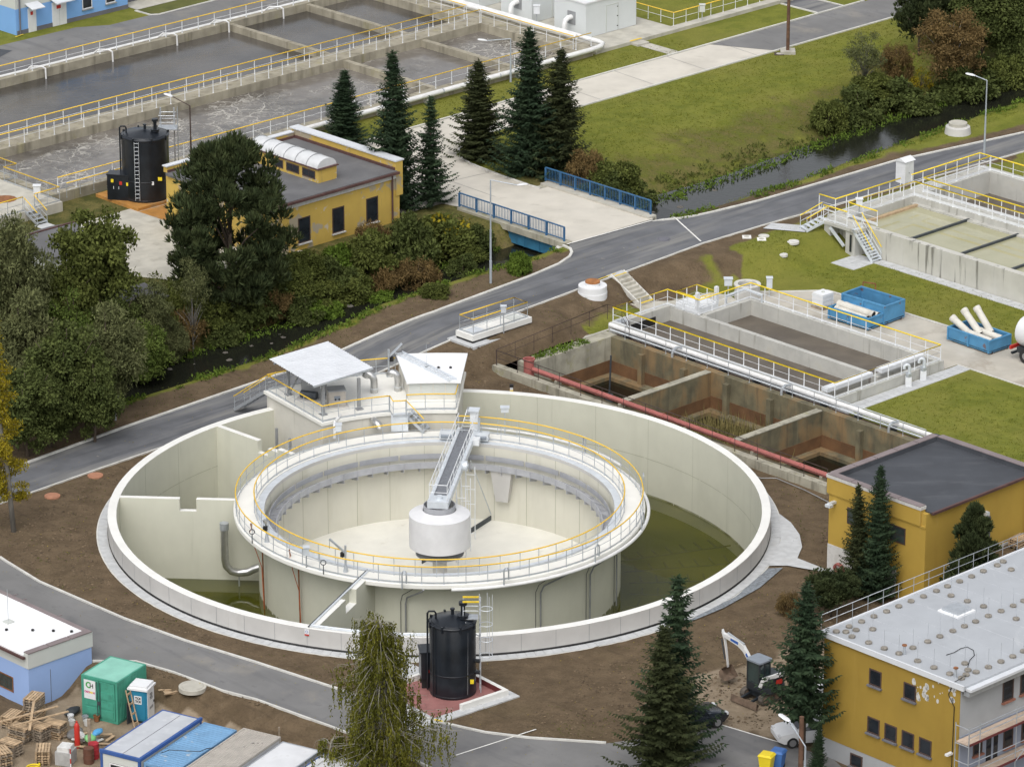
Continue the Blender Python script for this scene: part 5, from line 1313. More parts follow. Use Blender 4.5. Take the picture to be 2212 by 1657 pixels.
# ------------------------------------------------------------------ settling tank at the right
sz = 2.3
t = thing('settling_tank', 'large stained concrete settling tank with greenish grey water', 'tank', fr=afr(53.6, -30, 0))
def sb(name, a0, a1, y0, y1, z0, z1, mat): return ob(name, MB().box(a0 - 53.6, a1 - 53.6, y0 + 30, y1 + 30, z0, z1), mat, t)
sb('near_wall', 53.6, 54.15, -30, 21.3, -1, sz, 'stained_wall'); sb('end_wall', 53.6, 70.9, 21.3, 22.75, -1, sz, 'clean_concrete'); sb('middle_wall', 61.5, 62.8, -30, 21.3, -1, sz, 'clean_concrete'); sb('far_wall', 70.0, 70.9, -30, 21.3, -1, sz, 'clean_concrete')
sb('water_lane', 54.15, 61.5, -30, 21.3, 1.5, 1.72, 'pale_water'); sb('sludge_lane', 62.8, 70.0, -30, 21.3, .3, .6, 'sludge')
sb('weir_edge', 54.15, 54.3, -30, 21.3, sz - .3, sz - .12, 'steel_dark')
for y in (15.9, 11.2, 6.5, 1.8): sb('weir_gutter', 54.3, 61.4, y - .09, y + .09, sz - .62, sz - .42, 'steel_dark')
sb('scum_board', 55.4, 61.2, 20.6, 20.9, sz - .62, sz - .42, 'wood')
sb('inner_ledge', 61.1, 61.5, -30, 21.3, 1.0, 1.85, 'clean_concrete')
YR = dict(top='yellow_rail', steel='steel_white', rt=.05, rp=.03, sq=True)
railing('bright yellow guardrail on the water side of the settling tank walkway', [W_(54.4, 18.6, sz), W_(54.4, 21.4, sz), W_(61.6, 21.4, sz), W_(61.6, -20, sz)], sp=1.25, toe=.2, **YR)
railing('bright yellow guardrail on the sludge side of the settling tank walkway', [W_(70.2, 21.5, sz), W_(62.7, 21.5, sz), W_(62.7, -20, sz)], sp=1.25, toe=.2, **YR)
railing('bright yellow guardrail along the road side of the settling tank', [W_(54.3, 24.2, sz), W_(54.3, 22.6, sz), W_(61.4, 22.6, sz)], sp=1.25, toe=.12, **YR)
railing('bright yellow guardrail behind the white kiosk by the settling tank', [W_(62.6, 22.6, sz), W_(70.3, 22.6, sz), W_(70.3, 18.2, sz)], sp=1.25, toe=.12, **YR)
t = thing('stair_platform', 'concrete stair platform at the corner of the settling tank', 'platform', fr=afr(52.6, 18.9, 0)); ob('slab', MB().box(-.1, 1.0, 0, 3.6, sz - .25, sz - .02), 'clean_concrete', t); ob('leg', MB().box(0, .9, .2, 1.1, 0, sz - .25), 'clean_concrete', t); ob('leg', MB().box(0, .9, 2.6, 3.2, 0, sz - .25), 'clean_concrete', t); ob('slot', MB().box(-.02, 0, .5, .7, .5, 1.8), 'window_dark', t); ob('brace', MB().bar((-.05, 2.6, 1.9), (-.05, 1.2, .8), .2, .14), 'galv_light', t)
railing('short yellow guardrail at the stair platform of the settling tank', [W_(52.7, 22.3, sz), W_(52.7, 20.0, sz)], sp=1.1, toe=.12, **YR)
stair('steel_stair', 'long galvanized stair down to the paving at the settling tank', W_(53.0, 19.3, sz), W_(53.0, 17.3, ZT), .95, 12, 'galv_light', railmat='yellow_rail')
stair('steel_stair', 'short galvanized stair up from the road path to the settling tank', W_(53.0, 22.4, sz), W_(51.2, 22.9, hAB(51.2, 22.9) + .05), .9, 5, 'galv_light', railmat='yellow_rail')
drape('footpath', [(49.4, 25.2), (51.0, 22.5), (52.2, 23.4), (50.8, 25.6)], .06, 'paving')
t = thing('white_kiosk', 'white electrical kiosk with sloped roof between road and settling tank', 'kiosk', fr=afr(64.6, 25.0, ZF)); ob('body', MB().box(0, 1.0, 0, .9, 0, 1.75), 'frame_white', t); ob('roof', MB().add([(-.1, -.1, 1.75), (1.1, -.1, 1.75), (1.1, 1.0, 1.75), (-.1, 1.0, 1.75), (-.1, .45, 2.0), (1.1, .45, 2.0)], [(0, 1, 5, 4), (3, 2, 5, 4), (0, 4, 3), (1, 2, 5), (0, 1, 2, 3)]), 'frame_white', t)
for x in (.03, .52): ob('door', MB().box(x, x + .45, -.02, 0, .15, 1.65), 'frame_white', t)
ob('lock', MB().box(.44, .48, -.03, -.02, .8, .9), 'black', t)
t = thing('concrete_well', 'stacked concrete well head on the grass beside the stream', 'well', loc=AB.W(77.3, 30.8, ZF)); ob('ring', MB().lathe([(1.05, -.1), (.95, .55), (.75, .62), (.01, .62)], 24), 'raw_concrete', t, smooth=30); ob('cover', MB().lathe([(.72, .6), (.72, .85), (.01, .87)], 24), 'slab', t, smooth=30)
wallbox(W_(55.1, 21.0, sz), (.45, .35, .5), 'white control box at the settling tank platform', 'steel_white', ph=1.0)

# ------------------------------------------------------------------ skips with pipes
def skip(label, fr, L_, w_, h, load=None):
    t = thing('waste_skip', label, 'skip', fr=fr)
    s_ = .06
    ob('floor', MB().box(0, L_, 0, w_, .18, .26), 'bin_inside', t)
    for n_, b in (('side', (0, L_, 0, s_)), ('side', (0, L_, w_ - s_, w_)), ('end', (0, s_, s_, w_ - s_)), ('end', (L_ - s_, L_, s_, w_ - s_))):
        ob(n_, MB().box(b[0], b[1], b[2], b[3], .12, h), 'bin_blue', t)
    ob('rim', MB().box(-.04, L_ + .04, -.04, .09, h - .02, h + .09).box(-.04, L_ + .04, w_ - .09, w_ + .04, h - .02, h + .09).box(-.04, .09, .09, w_ - .09, h - .02, h + .09).box(L_ - .09, L_ + .04, .09, w_ - .09, h - .02, h + .09), 'bin_blue', t)
    rb = MB().box(-.05, .05, -.09, 0, .12, h).mesh('rib'); rb.materials.append(MAT('bin_blue'))
    for x in (.06, L_ * .5, L_ - .06): inst('rib', rb, t, (x, 0, 0)); inst('rib', rb, t, (x, w_ + .09, 0))
    for y in (.5, w_ - .5): ob('end_gusset', MB().add([(-.5, y - .04, .1), (0, y - .04, .1), (0, y - .04, h), (-.5, y + .04, .1), (0, y + .04, .1), (0, y + .04, h)], [(0, 1, 2), (5, 4, 3), (0, 2, 5, 3), (0, 3, 4, 1)]), 'bin_blue', t)
    for y in (.25, w_ - .35): ob('skid', MB().box(0, L_, y, y + .1, 0, .18), 'rust_dark', t)
    return t
K = Fr(AB.W(43.0, 11.6, ZT + .04), AB.a - PI / 2 + R(2))
skip('empty blue skip, the taller one behind the pipe filled skip', K, 3.9, 2.1, 1.35)
K2 = Fr(AB.W(41.3, 11.3, ZT + .04), AB.a - PI / 2 + R(3))
skip('low blue skip loaded with pale pipes next to the white tote', K2, 3.6, 1.65, .85)
K3 = Fr(AB.W(44.0, 2.7, ZT + .04), AB.a - PI / 2 - R(2))
skip('rusty blue skip with pale pipes sticking up, by the lawn', K3, 3.9, 2.1, .95)
def gpipe(label, fr, p, q, r=.24):
    t = thing('concrete_pipe', label, 'pipe', fr=fr)
    p, q = Vector(p), Vector(q); ob('tube', MB().cyl(p, q, r, 18, caps=False).cyl(p, q, r * .86, 18, caps=False), 'pipe_tan', t, smooth=40)
    d = (q - p).normalized(); ob('collar', MB().cyl(p, p + d * .3, r * 1.12, 18), 'pipe_tan', t, smooth=40); ob('bore', MB().cyl(q - d * .05, q - d * .03, r * .86, 18), 'black', t)
gpipe('pale pipe lying left in the low skip', K2, (.3, .45, .75), (3.1, .45, .65)); gpipe('pale pipe lying in the middle of the low skip', K2, (.2, .85, 1.0), (3.3, .9, .9)); gpipe('pale pipe lying at the back of the low skip', K2, (.4, 1.3, .8), (3.4, 1.3, .75))
gpipe('short pale pipe leaning over the left end of the rusty skip', K3, (-.1, .5, 1.55), (1.6, .55, .75)); gpipe('pale pipe propped up steeply in the rusty skip', K3, (.4, 1.1, 2.1), (2.2, .9, .85)); gpipe('pale pipe with broken end propped at the back of the rusty skip', K3, (1.0, 1.7, 2.3), (2.6, 1.55, .9))
gpipe('pale pipe lying flat along the rusty skip front', K3, (1.3, .5, .85), (3.7, .45, .8)); gpipe('pale pipe lying flat along the rusty skip back', K3, (1.8, 1.25, .9), (3.8, 1.3, .85))
t = thing('plastic_tote', 'white plastic liquid tote in a cage beside the blue skips', 'tote', loc=AB.W(42.9, 13.3, ZT + .04), rot=AB.a)
ob('bottle', MB().box(-.55, .55, -.5, .5, .2, 1.1), 'loo_white', t); ob('pallet', MB().box(-.6, .6, -.55, .55, 0, .15), 'wood_grey', t); ob('cap', MB().cyl((0, 0, 1.1), (0, 0, 1.18), .12, 12), 'pale_band', t)
for z in (.35, .65, .95): ob('cage_bar', MB().tube([(-.58, -.53, z), (.58, -.53, z), (.58, .53, z), (-.58, .53, z)], .02, 5, True), 'galv_light', t)
t = thing('scrap_frame', 'rusty steel frame standing on the lawn edge behind the skips', 'frame', loc=AB.W(46.4, 12.7, ZT)); ob('frame', MB().bar((0, 0, 0), (0, 0, 1.2), .08, .08).bar((.9, .2, 0), (.9, .2, 1.0), .08, .08).bar((0, 0, 1.2), (.9, .2, 1.0), .08, .08).bar((-.5, -.6, 0), (-.5, -.6, .7), .08, .08), 'rust', t)
# tanker at the right edge
t = thing('tanker_truck', 'rear end of a white tanker truck with red and white bumper', 'truck', fr=Fr(AB.W(44.2, -2.75, ZT + .04), AB.a - PI / 2))
ob('tank', MB().tube([(0.0, 1.2, 1.9), (.15, 1.2, 1.9), (.4, 1.2, 1.9), (6, 1.2, 1.9)], [.75, 1.0, 1.08, 1.08], 24), 'van_paint', t, smooth=40); ob('chassis', MB().box(.3, 7, .3, 2.1, .55, .95), 'excavator_dark', t)
for y in (.1, 2.05):
    for x in (1.2, 2.5): w_ = ob('wheel', MB().cyl((x, y, .5), (x, y + .28, .5), .5, 20), 'tyre', t); ob('rim', MB().cyl((x, y - .01, .5), (x, y + .29, .5), .24, 14), 'rim_metal', w_)
b = ob('bumper', MB().box(-.1, .02, 0, 2.4, .75, 1.0), 'red', t)
for i in range(5): ob('stripe', MB().add([(-.105, .1 + i * .48, .75), (-.105, .34 + i * .48, .75), (-.105, .44 + i * .48, 1.0), (-.105, .2 + i * .48, 1.0)], [(0, 1, 2, 3)]), 'frame_white', b)
ob('under_guard', MB().box(-.05, .1, .1, 2.3, .4, .55), 'excavator_dark', t)
# covers and small posts in the ground
def cover_disc(label, x, y, r, mat, sq=False, dz=.06, name='manhole_cover'):
    p = G(x, y); t = thing(name, label, 'manhole', loc=p + Vector((0, 0, .0)))
    if sq: ob('slab', MB().box(-r, r, -r, r, -.1, dz), mat, t); ob('lid', MB().cyl((0, 0, dz), (0, 0, dz + .02), r * .6, 14), 'slab', t)
    else: ob('frame', MB().lathe([(r, -.1), (r, dz), (r * .82, dz + .01), (r * .82, dz - .01), (.01, dz - .01)], 28), mat, t, smooth=30); ob('lid', MB().lathe([(r * .78, dz), (r * .76, dz + .025), (.01, dz + .03)], 24), mat, t, smooth=30)
cover_disc('round terracotta manhole cover in soil nearer the tank rim', 206, 1028, .5, 'terracotta'); cover_disc('round terracotta manhole cover in soil by the left road', 113, 1072, .5, 'terracotta'); cover_disc('large pale round manhole slab on the soil below the road', 416, 1486, .8, 'slab', dz=.14)
cover_disc('white square manhole slab on the soil by the junction', 1613, 513, .32, 'white_concrete', True); cover_disc('white square manhole slab lower on the soil by the junction', 1645, 518, .32, 'white_concrete', True); cover_disc('round grey manhole ring on the soil beside the square slabs', 1650, 511, .4, 'kerb'); cover_disc('flat round concrete slab on the grass near the stair', 1713, 523, .45, 'kerb'); cover_disc('small round concrete slab on the lawn below the stair', 1692, 551, .32, 'kerb')
cover_disc('dark round manhole lid in the asphalt junction', 1434, 519, .5, 'dark_base', dz=.08); cover_disc('grey round manhole lid in the concrete road', 1245, 195, .5, 'slab', dz=.05); cover_disc('rusty drain grate in the far concrete road', 1683, 118, .4, 'rust_dark', True, .05); cover_disc('brown round lid on the bridge roadway', 1178, 497, .4, 'dark_base', dz=.05)
t = thing('meter_post', 'grey hooded meter box on a post on the verge by the trees', 'box', loc=G(250, 908)); ob('post', MB().box(-.06, .06, -.06, .06, 0, 1.0), 'galv', t); ob('box', MB().box(-.2, .2, -.14, .14, .75, 1.75), 'galv', t); ob('roof', MB().box(-.28, .28, -.22, .22, 1.75, 1.82), 'galv_light', t)
t = thing('marker_post', 'short white marker post with black cap behind the tank rim', 'post', loc=AB.W(15.2, 15.9, 0)); ob('post', MB().box(-.1, .1, -.1, .1, 0, .75), 'loo_white', t); ob('cap', MB().box(-.13, .13, -.13, .13, .75, .9), 'black', t); ob('band', MB().box(-.11, .11, -.11, .11, .45, .55), 'yellow_paint', t)
# ------------------------------------------------------------------ lettering
def text(par, s, size, loc, rot, mat, bold=0.0):
    cu = bpy.data.curves.new('lettering', 'FONT'); cu.body = s; cu.size = size; cu.align_x = 'CENTER'; cu.align_y = 'CENTER'; cu.offset = bold
    o = bpy.data.objects.new('lettering', cu); C.objects.link(o)
    me = bpy.data.meshes.new_from_object(o.evaluated_get(bpy.context.evaluated_depsgraph_get()))
    bpy.data.objects.remove(o); me.materials.clear(); me.materials.append(MAT(mat))
    n = bpy.data.objects.new('lettering', me); C.objects.link(n); n.parent = par; n.location = loc; n.rotation_euler = rot
    return n
# ------------------------------------------------------------------ yellow pump house with black roof
t = thing('pump_house', 'ochre yellow pump house with black felt roof right of the tank', 'building', fr=afr(8.4, -26.5, 0))
ob('wall', MB().box(0, 9.6, 0, 7.7, -.3, 5.9), 'yellow_plaster', t); ob('plinth', MB().box(-.03, .0, 2.2, 7.72, -.3, 1.8), 'plinth_white', t); ob('plinth', MB().box(2, 9.62, -.03, .0, 1.0, 2.05), 'plinth_white', t)
rf = ob('roof', MB().box(.3, 9.6, -.15, 7.4, 5.9, 6.0), 'bitumen', t)
ob('parapet', MB().box(-.12, .32, .35, 7.8, 5.1, 6.28), 'yellow_plaster', t); ob('fascia', MB().box(-.16, .34, .3, 7.84, 6.1, 6.3), 'plinth_white', t); ob('parapet', MB().box(.32, 9.7, 7.35, 7.8, 5.6, 6.28), 'bitumen', t); ob('parapet', MB().box(9.3, 9.72, .3, 7.35, 5.6, 6.28), 'bitumen', t)
cm = MB().box(-.24, .24, -.9, .9, 0, .05).mesh('coping'); cm.materials.append(MAT('flashing'))
for i in range(4): inst('coping', cm, t, (.08, 1.25 + i * 1.86, 6.3)); 
for i in range(5): inst('coping', cm, t, (1.1 + i * 1.86, 7.58, 6.3), PI / 2)
for i in range(4): inst('coping', cm, t, (9.5, 1.1 + i * 1.75, 6.3))
ob('string_course', MB().box(-.06, .0, .0, 7.74, 5.0, 5.12), 'yellow_plaster', t); ob('gutter', MB().box(.3, 9.7, -.3, -.15, 5.85, 6.0), 'flash_brown', t)
window(t, 'x', 5.45, 3.55, .75, 1.05, 0, 'window_green', panes=1, frame='frame_brown'); window(t, 'x', 1.55, 3.5, 1.6, 1.05, 0, 'window_green', panes=2, frame='frame_brown', rows=2)
d = ob('door', MB().box(4.35, 5.85, -.06, 0, 1.85, 4.2), 'dark_base', t); ob('leaf_gap', MB().box(5.08, 5.1, -.07, -.06, 1.85, 4.2), 'black', d); ob('notice', MB().box(4.6, 4.8, -.075, -.06, 3.2, 3.4), 'frame_white', d); ob('notice', MB().box(5.2, 5.5, -.075, -.06, 3.05, 3.35), 'frame_white', d)
ob('wall_lamp', MB().box(5.2, 5.45, -.3, 0, 4.4, 4.65), 'galv_light', t); ob('wall_lamp', MB().box(-.6, 0, 7.1, 7.3, 4.55, 4.7).box(-.7, -.4, 7.0, 7.4, 4.45, 4.62), 'galv_light', t); ob('downpipe', MB().cyl((9.1, -.1, 1.9), (9.1, -.1, 5.9), .06, 8), 'rust', t)
m = MB().lathe([(.32, -.09), (.44, -.09), (.44, .09), (.32, .09)], 24, closed=True); o = ob('lifebuoy', m, 'red_pipe', smooth=30); tag(o, 'red hose ring leaning on the white plinth of the pump house', 'ring'); o.location = AB.W(8.15, -20.0, .5); o.rotation_euler = (0, R(78), AB.a)
# ------------------------------------------------------------------ office block with grey membrane roof
t = thing('office_block', 'ochre and grey office block with pale membrane roof under renovation', 'building', fr=afr(-11.1, -46.1, 0))
ob('wall', MB().box(0, 26, 0, 9.8, -.2, 7.1), 'grey_plaster', t); ob('ochre_face', MB().box(-.05, 0, .02, 9.8, 1.12, 7.1), 'yellow_plaster_shaded', t); ob('plinth', MB().box(-.03, 0, .02, 9.78, -.2, 1.12), 'grey_plaster', t); ob('blue_render', MB().box(.02, 26, -.05, 0, -.2, 4.3), 'blue_grey_plaster', t)
ob('roof', MB().box(-.12, 26.2, -.25, 9.95, 7.1, 7.32), 'membrane', t); ob('roof_edge', MB().box(-.2, -.08, -.3, 10.0, 7.12, 7.42), 'sheet_metal', t); ob('roof_edge', MB().box(-.1, 26.2, 9.9, 10.05, 7.12, 7.4), 'sheet_metal', t); ob('eaves', MB().box(.1, 26.2, -.62, -.25, 7.05, 7.2), 'sheet_metal', t); ob('gutter', MB().box(.1, 26.2, -.5, -.1, 6.75, 7.0), 'galv', t)
for i in range(8): ob('membrane_seam', MB().box(1.5 + i * 1.7, 1.53 + i * 1.7, 0, 9.8, 7.32, 7.328), 'cabin_grey', t)
bo = 46.1
for y0, z0, h_ in ((-40.52, 5.35, .95), (-43.01, 5.35, .95), (-40.49, 2.5, .95), (-41.74, 2.5, .95), (-42.98, 2.5, .95), (-44.23, 2.5, .95), (-39.31, .1, .75)): window(t, 'x', y0 + bo, z0, .88, h_, -.05, panes=1, frame='frame_brown', sill='dark_base')
for a0, z0, w_, h_ in ((-7.66, 5.25, .9, 1.5), (-6.2, 5.25, .9, 1.5), (-4.6, 5.25, .9, 1.5), (-10.0, 2.85, .75, .9), (-7.5, 2.5, .8, 1.35), (-6.0, 2.5, .9, 1.4), (-4.4, 2.5, .9, 1.4)): window(t, 'y', a0 + 11.1, z0, w_, h_, -.05 if z0 < 4 else 0, panes=1, frame='frame_brown', sill='brick_sill')
ob('door', MB().box(2.2, 2.6, -.07, -.05, 2.0, 3.8).box(2.8, 3.15, -.07, -.05, 2.0, 3.8), 'window_dark', t)
rg = random.Random(5)
for i in range(44):
    y, z, s_ = rg.uniform(.3, 3.6), rg.uniform(5.8, 6.9), rg.choice([.04, .06, .08, .12, .18]); z -= .25 * (y - 2)
    ob('plaster_patch', MB().add([(-.056, y + s_ * math.cos(q) * rg.uniform(.7, 1), min(7.05, z + s_ * 1.4 * math.sin(q) * rg.uniform(.7, 1))) for q in [k_ * PI / 4 for k_ in range(8)]], [tuple(range(8))]), 'plinth_white', t)
ob('cable', MB().tube([(1.2, .6, 7.4), (.2, .35, 7.5), (-.1, .5, 7.35), (-.14, .75, 6.6), (-.1, .35, 6.0), (-.1, .4, 1)], .025, 5), 'black', t)
ob('floodlight', MB().box(-.5, -.05, .35, .55, 3.2, 3.32), 'lamp_white', t)
# weights with rods on that roof
wm = MB().lathe([(.01, 0), (.19, 0), (.2, .04), (.2, .1), (.17, .13), (.01, .14)], 16).mesh('weight_block'); wm.materials.append(MAT('weight')); wm.polygons.foreach_set('use_smooth', [True] * len(wm.polygons)); wm.set_sharp_from_angle(angle=R(35))
rm_ = MB().cyl((0, 0, .1), (0, 0, 1.15), .012, 5).mesh('rod'); rm_.materials.append(MAT('galv'))
def qz(x, y): return (1622.2 + x / 3.7447, 1214.4 + y / 3.7447)
RODS = [(817, 607), (985, 547), (952, 655), (1078, 702), (1197, 743), (1348, 803), (1480, 857), (1608, 907), (1310, 697), (1430, 647), (1528, 605), (1633, 561), (1727, 523), (1817, 485), (1920, 440), (2023, 400), (2122, 358), (2207, 318), (1618, 275), (1750, 320), (1881, 362), (2145, 463), (1730, 823), (1820, 893), (1920, 853), (2022, 809), (2118, 767), (2205, 725)]
PLAIN = [(690, 565), (795, 525), (895, 485), (995, 443), (1097, 403), (1195, 362), (1295, 320), (1395, 282), (1500, 237), (1590, 200), (1688, 160), (1785, 120), (1880, 77), (1992, 30), (768, 568), (850, 553), (1702, 943), (1740, 915), (1755, 877), (2105, 65), (2040, 0)]
ORD = 'first second third fourth fifth sixth seventh eighth ninth tenth eleventh twelfth thirteenth fourteenth'.split()
ROWS = [(RODS[0:2], 'weight with rod in the short row behind the ochre edge', 1), (RODS[2:8], 'weight with rod along the ochre roof edge', 1), (RODS[8:18], 'weight with rod in the long diagonal middle row', 1), (RODS[18:22], 'weight with rod near the roof hatch', 1), (RODS[22:], 'weight with rod along the eaves edge', 1), (PLAIN[:14], 'plain weight along the back roof edge', 0), (PLAIN[14:16], 'small plain weight beside the left roof corner', 0), (PLAIN[16:19], 'plain weight at the front roof corner', 0), (PLAIN[19:], 'plain weight at the far upper right of the roof', 0)]
for lst, lab, rod in ROWS:
    for qi, q in enumerate(lst):
        t = thing('roof_weight', ORD[qi] + ' ' + lab + ', counted from left', 'weight', loc=P(*qz(*q), 7.33), group='weights with rods on the grey roof' if rod else 'plain weights on the grey roof')
        inst('block', wm, t, (0, 0, 0), rnd.uniform(0, 6), .98)
        if rod: inst('rod', rm_, t, (0, 0, 0))
for q, lab in (((1240, 745), 'short rusty vent pipe on the roof near the ochre edge middle'), ((1655, 930), 'short rusty vent pipe near the front corner of the roof')):
    t = thing('vent_pipe', lab, 'vent', loc=P(*qz(*q), 7.32)); ob('pipe', MB().cyl((0, 0, 0), (0, 0, .55), .07, 8), 'galv', t); ob('cap', MB().cyl((0, 0, .52), (0, 0, .58), .14, 8), 'rust', t)
t = thing('roof_hatch', 'square grey roof hatch in the pale membrane roof', 'hatch', fr=afr(-4.3, -39.9, 7.3)); ob('curb', MB().box(-.2, 1.3, -.2, 1.25, 0, .12), 'roof_white', t); ob('lid', MB().box(-.05, 1.15, -.05, 1.1, .12, .26), 'galv', t)
o = tag(ob('roof_cable', MB().tube([P(*qz(*q), 7.36) for q in [(1580, 748), (1640, 730), (1700, 695), (1750, 683), (1800, 710), (1808, 750), (1770, 790), (1755, 840), (1752, 880)]], .02, 5), 'black'), 'black cable curling over the pale membrane roof', 'cable')
railing('thin guard fence along the back edge of the membrane roof', [W_(-11.0, -35.9, 7.2), W_(8, -35.9, 7.2)], h=1.0, sp=1.25, toe=0, top='galv', rt=.02, rp=.018, mids=(.55,))
t = thing('scaffold', 'tube scaffold with plank decks along the grey office wall', 'scaffold', fr=afr(-11.6, -47.2, 0))
for x in (0, .9, 3.9, 6.9, 9.9): ob('standard', MB().cyl((x, 0, 0), (x, 0, 5.4), .03, 6), 'galv', t)
ob('standard', MB().cyl((0, .95, 0), (0, .95, 5.4), .03, 6), 'galv', t)
for z in (2.2, 4.25):
    for i in range(3): ob('plank', MB().box(.05, 12, .12 + i * .28, .38 + i * .28, z, z + .05), 'plank', t)
    for zz_ in (.5, 1.0): ob('ledger', MB().cyl((0, 0, z + zz_), (12, 0, z + zz_), .024, 6), 'galv', t)
    ob('transom', MB().cyl((0, 0, z + 1.0), (0, .95, z + 1.0), .024, 6).cyl((0, 0, z - .03), (0, .95, z - .03), .024, 6), 'galv', t); ob('toe_board', MB().box(.05, 12, -.03, 0, z, z + .14), 'red_wall', t)
ob('brace', MB().cyl((3.9, -.04, 2.2), (6.9, -.04, 4.3), .024, 6), 'galv', t)

# ------------------------------------------------------------------ blue hut at the lower left
ZY = -1.5
t = thing('blue_hut', 'pale blue plastered hut with white flat roof by the lower road', 'building', fr=afr(-36.9, 1.35, ZY))
ob('wall', MB().box(0, 4.6, 0, 12, -.2, 2.45), 'sky_blue', t); ob('band', MB().box(.002, 4.598, .002, 12, 2.45, 3.3), 'pale_band', t); ob('roof', MB().box(-.15, 4.5, .3, 12, 3.15, 3.32), 'roof_white', t); ob('parapet', MB().box(-.06, 4.66, -.06, .3, 2.5, 3.42), 'pale_band', t)
cm = MB().box(-.75, .75, -.22, .22, 0, .06).mesh('coping'); cm.materials.append(MAT('flashing'))
for i in range(3): inst('coping', cm, t, (.72 + i * 1.57, .12, 3.42))
ob('coping', MB().box(4.45, 4.75, .36, 12, 3.3, 3.36), 'flashing', t); ob('gutter', MB().box(-.28, -.12, .1, 12, 3.1, 3.24), 'flash_brown', t)
for y in (3.2, 6.5, 7.4): ob('gutter_bracket', MB().box(4.7, 5.05, y, y + .06, 3.32, 3.36), 'flashing', t)
window(t, 'x', 1.45, .55, 1.5, .95, 0, 'window_green', panes=6, rows=3, frame='rust', sill=None); ob('lightning_strip', MB().box(1.55, 1.57, -.02, 0, 0, 2.0), 'dark_base', t)
for x, y in ((.5, 5.2), (1.35, 3.7), (2.4, 2.6), (3.2, 1.7), (3.9, .9), (.15, 4.0)): ob('roof_knob', MB().cyl((x, y, 3.32), (x, y, 3.42), .09, 8), 'black', t)
ob('mast_base', MB().box(1.9, 2.4, 4.3, 4.8, 3.32, 3.4), 'pale_band', t); ob('mast', MB().cyl((2.15, 4.55, 3.4), (2.15, 4.55, 5.4), .015, 5), 'galv', t)

# ------------------------------------------------------------------ containers and site cabins
KA = AB.a + R(16.9)
def corr_side(m, L_, z0, z1, y, n=18):
    pts = []
    for i in range(n * 4 + 1):
        k_ = i % 4; pts.append((L_ * i / (n * 4), y + (.0 if k_ in (0, 3) else -.035)))
    m.strip([(x, yy, z0) for x, yy in pts], [(x, yy, z1) for x, yy in pts])
def container(label, a, y, L_, w_, h, mat, roofmat, post=None, corr=True, roofcorr=False, name='site_container'):
    fr = Fr(AB.W(a, y, ZY), KA); t = thing(name, label, 'container', fr=fr); post = post or mat
    m = MB()
    if corr:
        corr_side(m, L_ - .2, .15, h - .12, .04); m.v = [(v[0] + .1, v[1], v[2]) for v in m.v]; ob('side_panel', m, mat, t)
        ob('body', MB().box(.1, L_ - .1, .045, w_ - .02, .12, h - .06), mat, t)
    else: ob('body', MB().box(.05, L_ - .05, .03, w_ - .03, .12, h - .06), mat, t)
    for x, yy in ((0, 0), (L_ - .14, 0), (0, w_ - .14), (L_ - .14, w_ - .14)): ob('corner_post', MB().box(x, x + .14, yy, yy + .14, 0, h), post, t)
    ob('frame', MB().box(.14, L_ - .14, 0, .1, 0, .16).box(.14, L_ - .14, 0, .1, h - .14, h).box(.14, L_ - .14, w_ - .1, w_, h - .14, h).box(0, .1, .14, w_ - .14, h - .14, h).box(0, .1, .14, w_ - .14, 0, .16).box(L_ - .1, L_, .14, w_ - .14, h - .14, h), post, t)
    if roofcorr:
        m = MB(); n = int(L_ / .24) if roofcorr == 'x' else int(w_ / .22); A_, B_ = [], []
        for i in range(n * 4 + 1):
            dz = .035 if i % 4 in (1, 2) else 0; f = i / (n * 4)
            if roofcorr == 'x': A_.append((.1 + (L_ - .2) * f, .1, h - .03 + dz)); B_.append((.1 + (L_ - .2) * f, w_ - .1, h - .03 + dz))
            else: A_.append((.1, .1 + (w_ - .2) * f, h - .03 + dz)); B_.append((L_ - .1, .1 + (w_ - .2) * f, h - .03 + dz))
        ob('roof', m.strip(A_, B_), roofmat, t)
    else: ob('roof', MB().box(.1, L_ - .1, .1, w_ - .1, h - .06, h - .01), roofmat, t)
    return t
t = container('small green steel container with white sign on its door', -34.63, -3.82, 2.99, 2.44, 2.59, 'teal', 'teal_roof')
for i in range(2):
    y0 = .16 + i * 1.08; d = ob('door', MB().box(-.04, .0, y0, y0 + 1.03, .18, 2.43), 'teal', t)
    for j in range(3): ob('door_panel', MB().box(-.075, -.04, y0 + .1, y0 + .93, .3 + j * .55, .3 + j * .55 + .42), 'teal', d)
    ob('lock_bar', MB().cyl((-.09, y0 + (.95 if i == 0 else .08), .2), (-.09, y0 + (.95 if i == 0 else .08), 2.4), .02, 6), 'steel_dark', d)
ob('lock_box', MB().box(-.14, -.04, 1.12, 1.3, 1.0, 1.18), 'steel_dark', t)
sg = ob('sign_board', MB().box(-.1, -.085, 1.42, 2.2, 1.25, 2.4), 'frame_white', t); rr = (R(90), 0, R(-90))
text(sg, 'C', .5, (-.105, 1.9, 2.08), rr, 'ink_green', .02); text(sg, 'H', .36, (-.105, 1.68, 2.06), rr, 'black', .01)
for i, c_ in enumerate(('ink_magenta', 'ink_magenta', 'ink_magenta', 'yellow', 'yellow', 'ink_magenta')): text(sg, 'OSOMAH'[i], .17, (-.105, 2.1 - i * .115, 1.66), rr, c_, .01)
text(sg, '- - -', .12, (-.105, 1.8, 1.4), rr, 'grey_steel')
t = container('site cabin with blue frame and scuffed grey flat roof', -40.38, -12.84, 6.19, 2.6, 2.7, 'pale_band', 'cabin_grey', 'cabin_blue', corr=False)
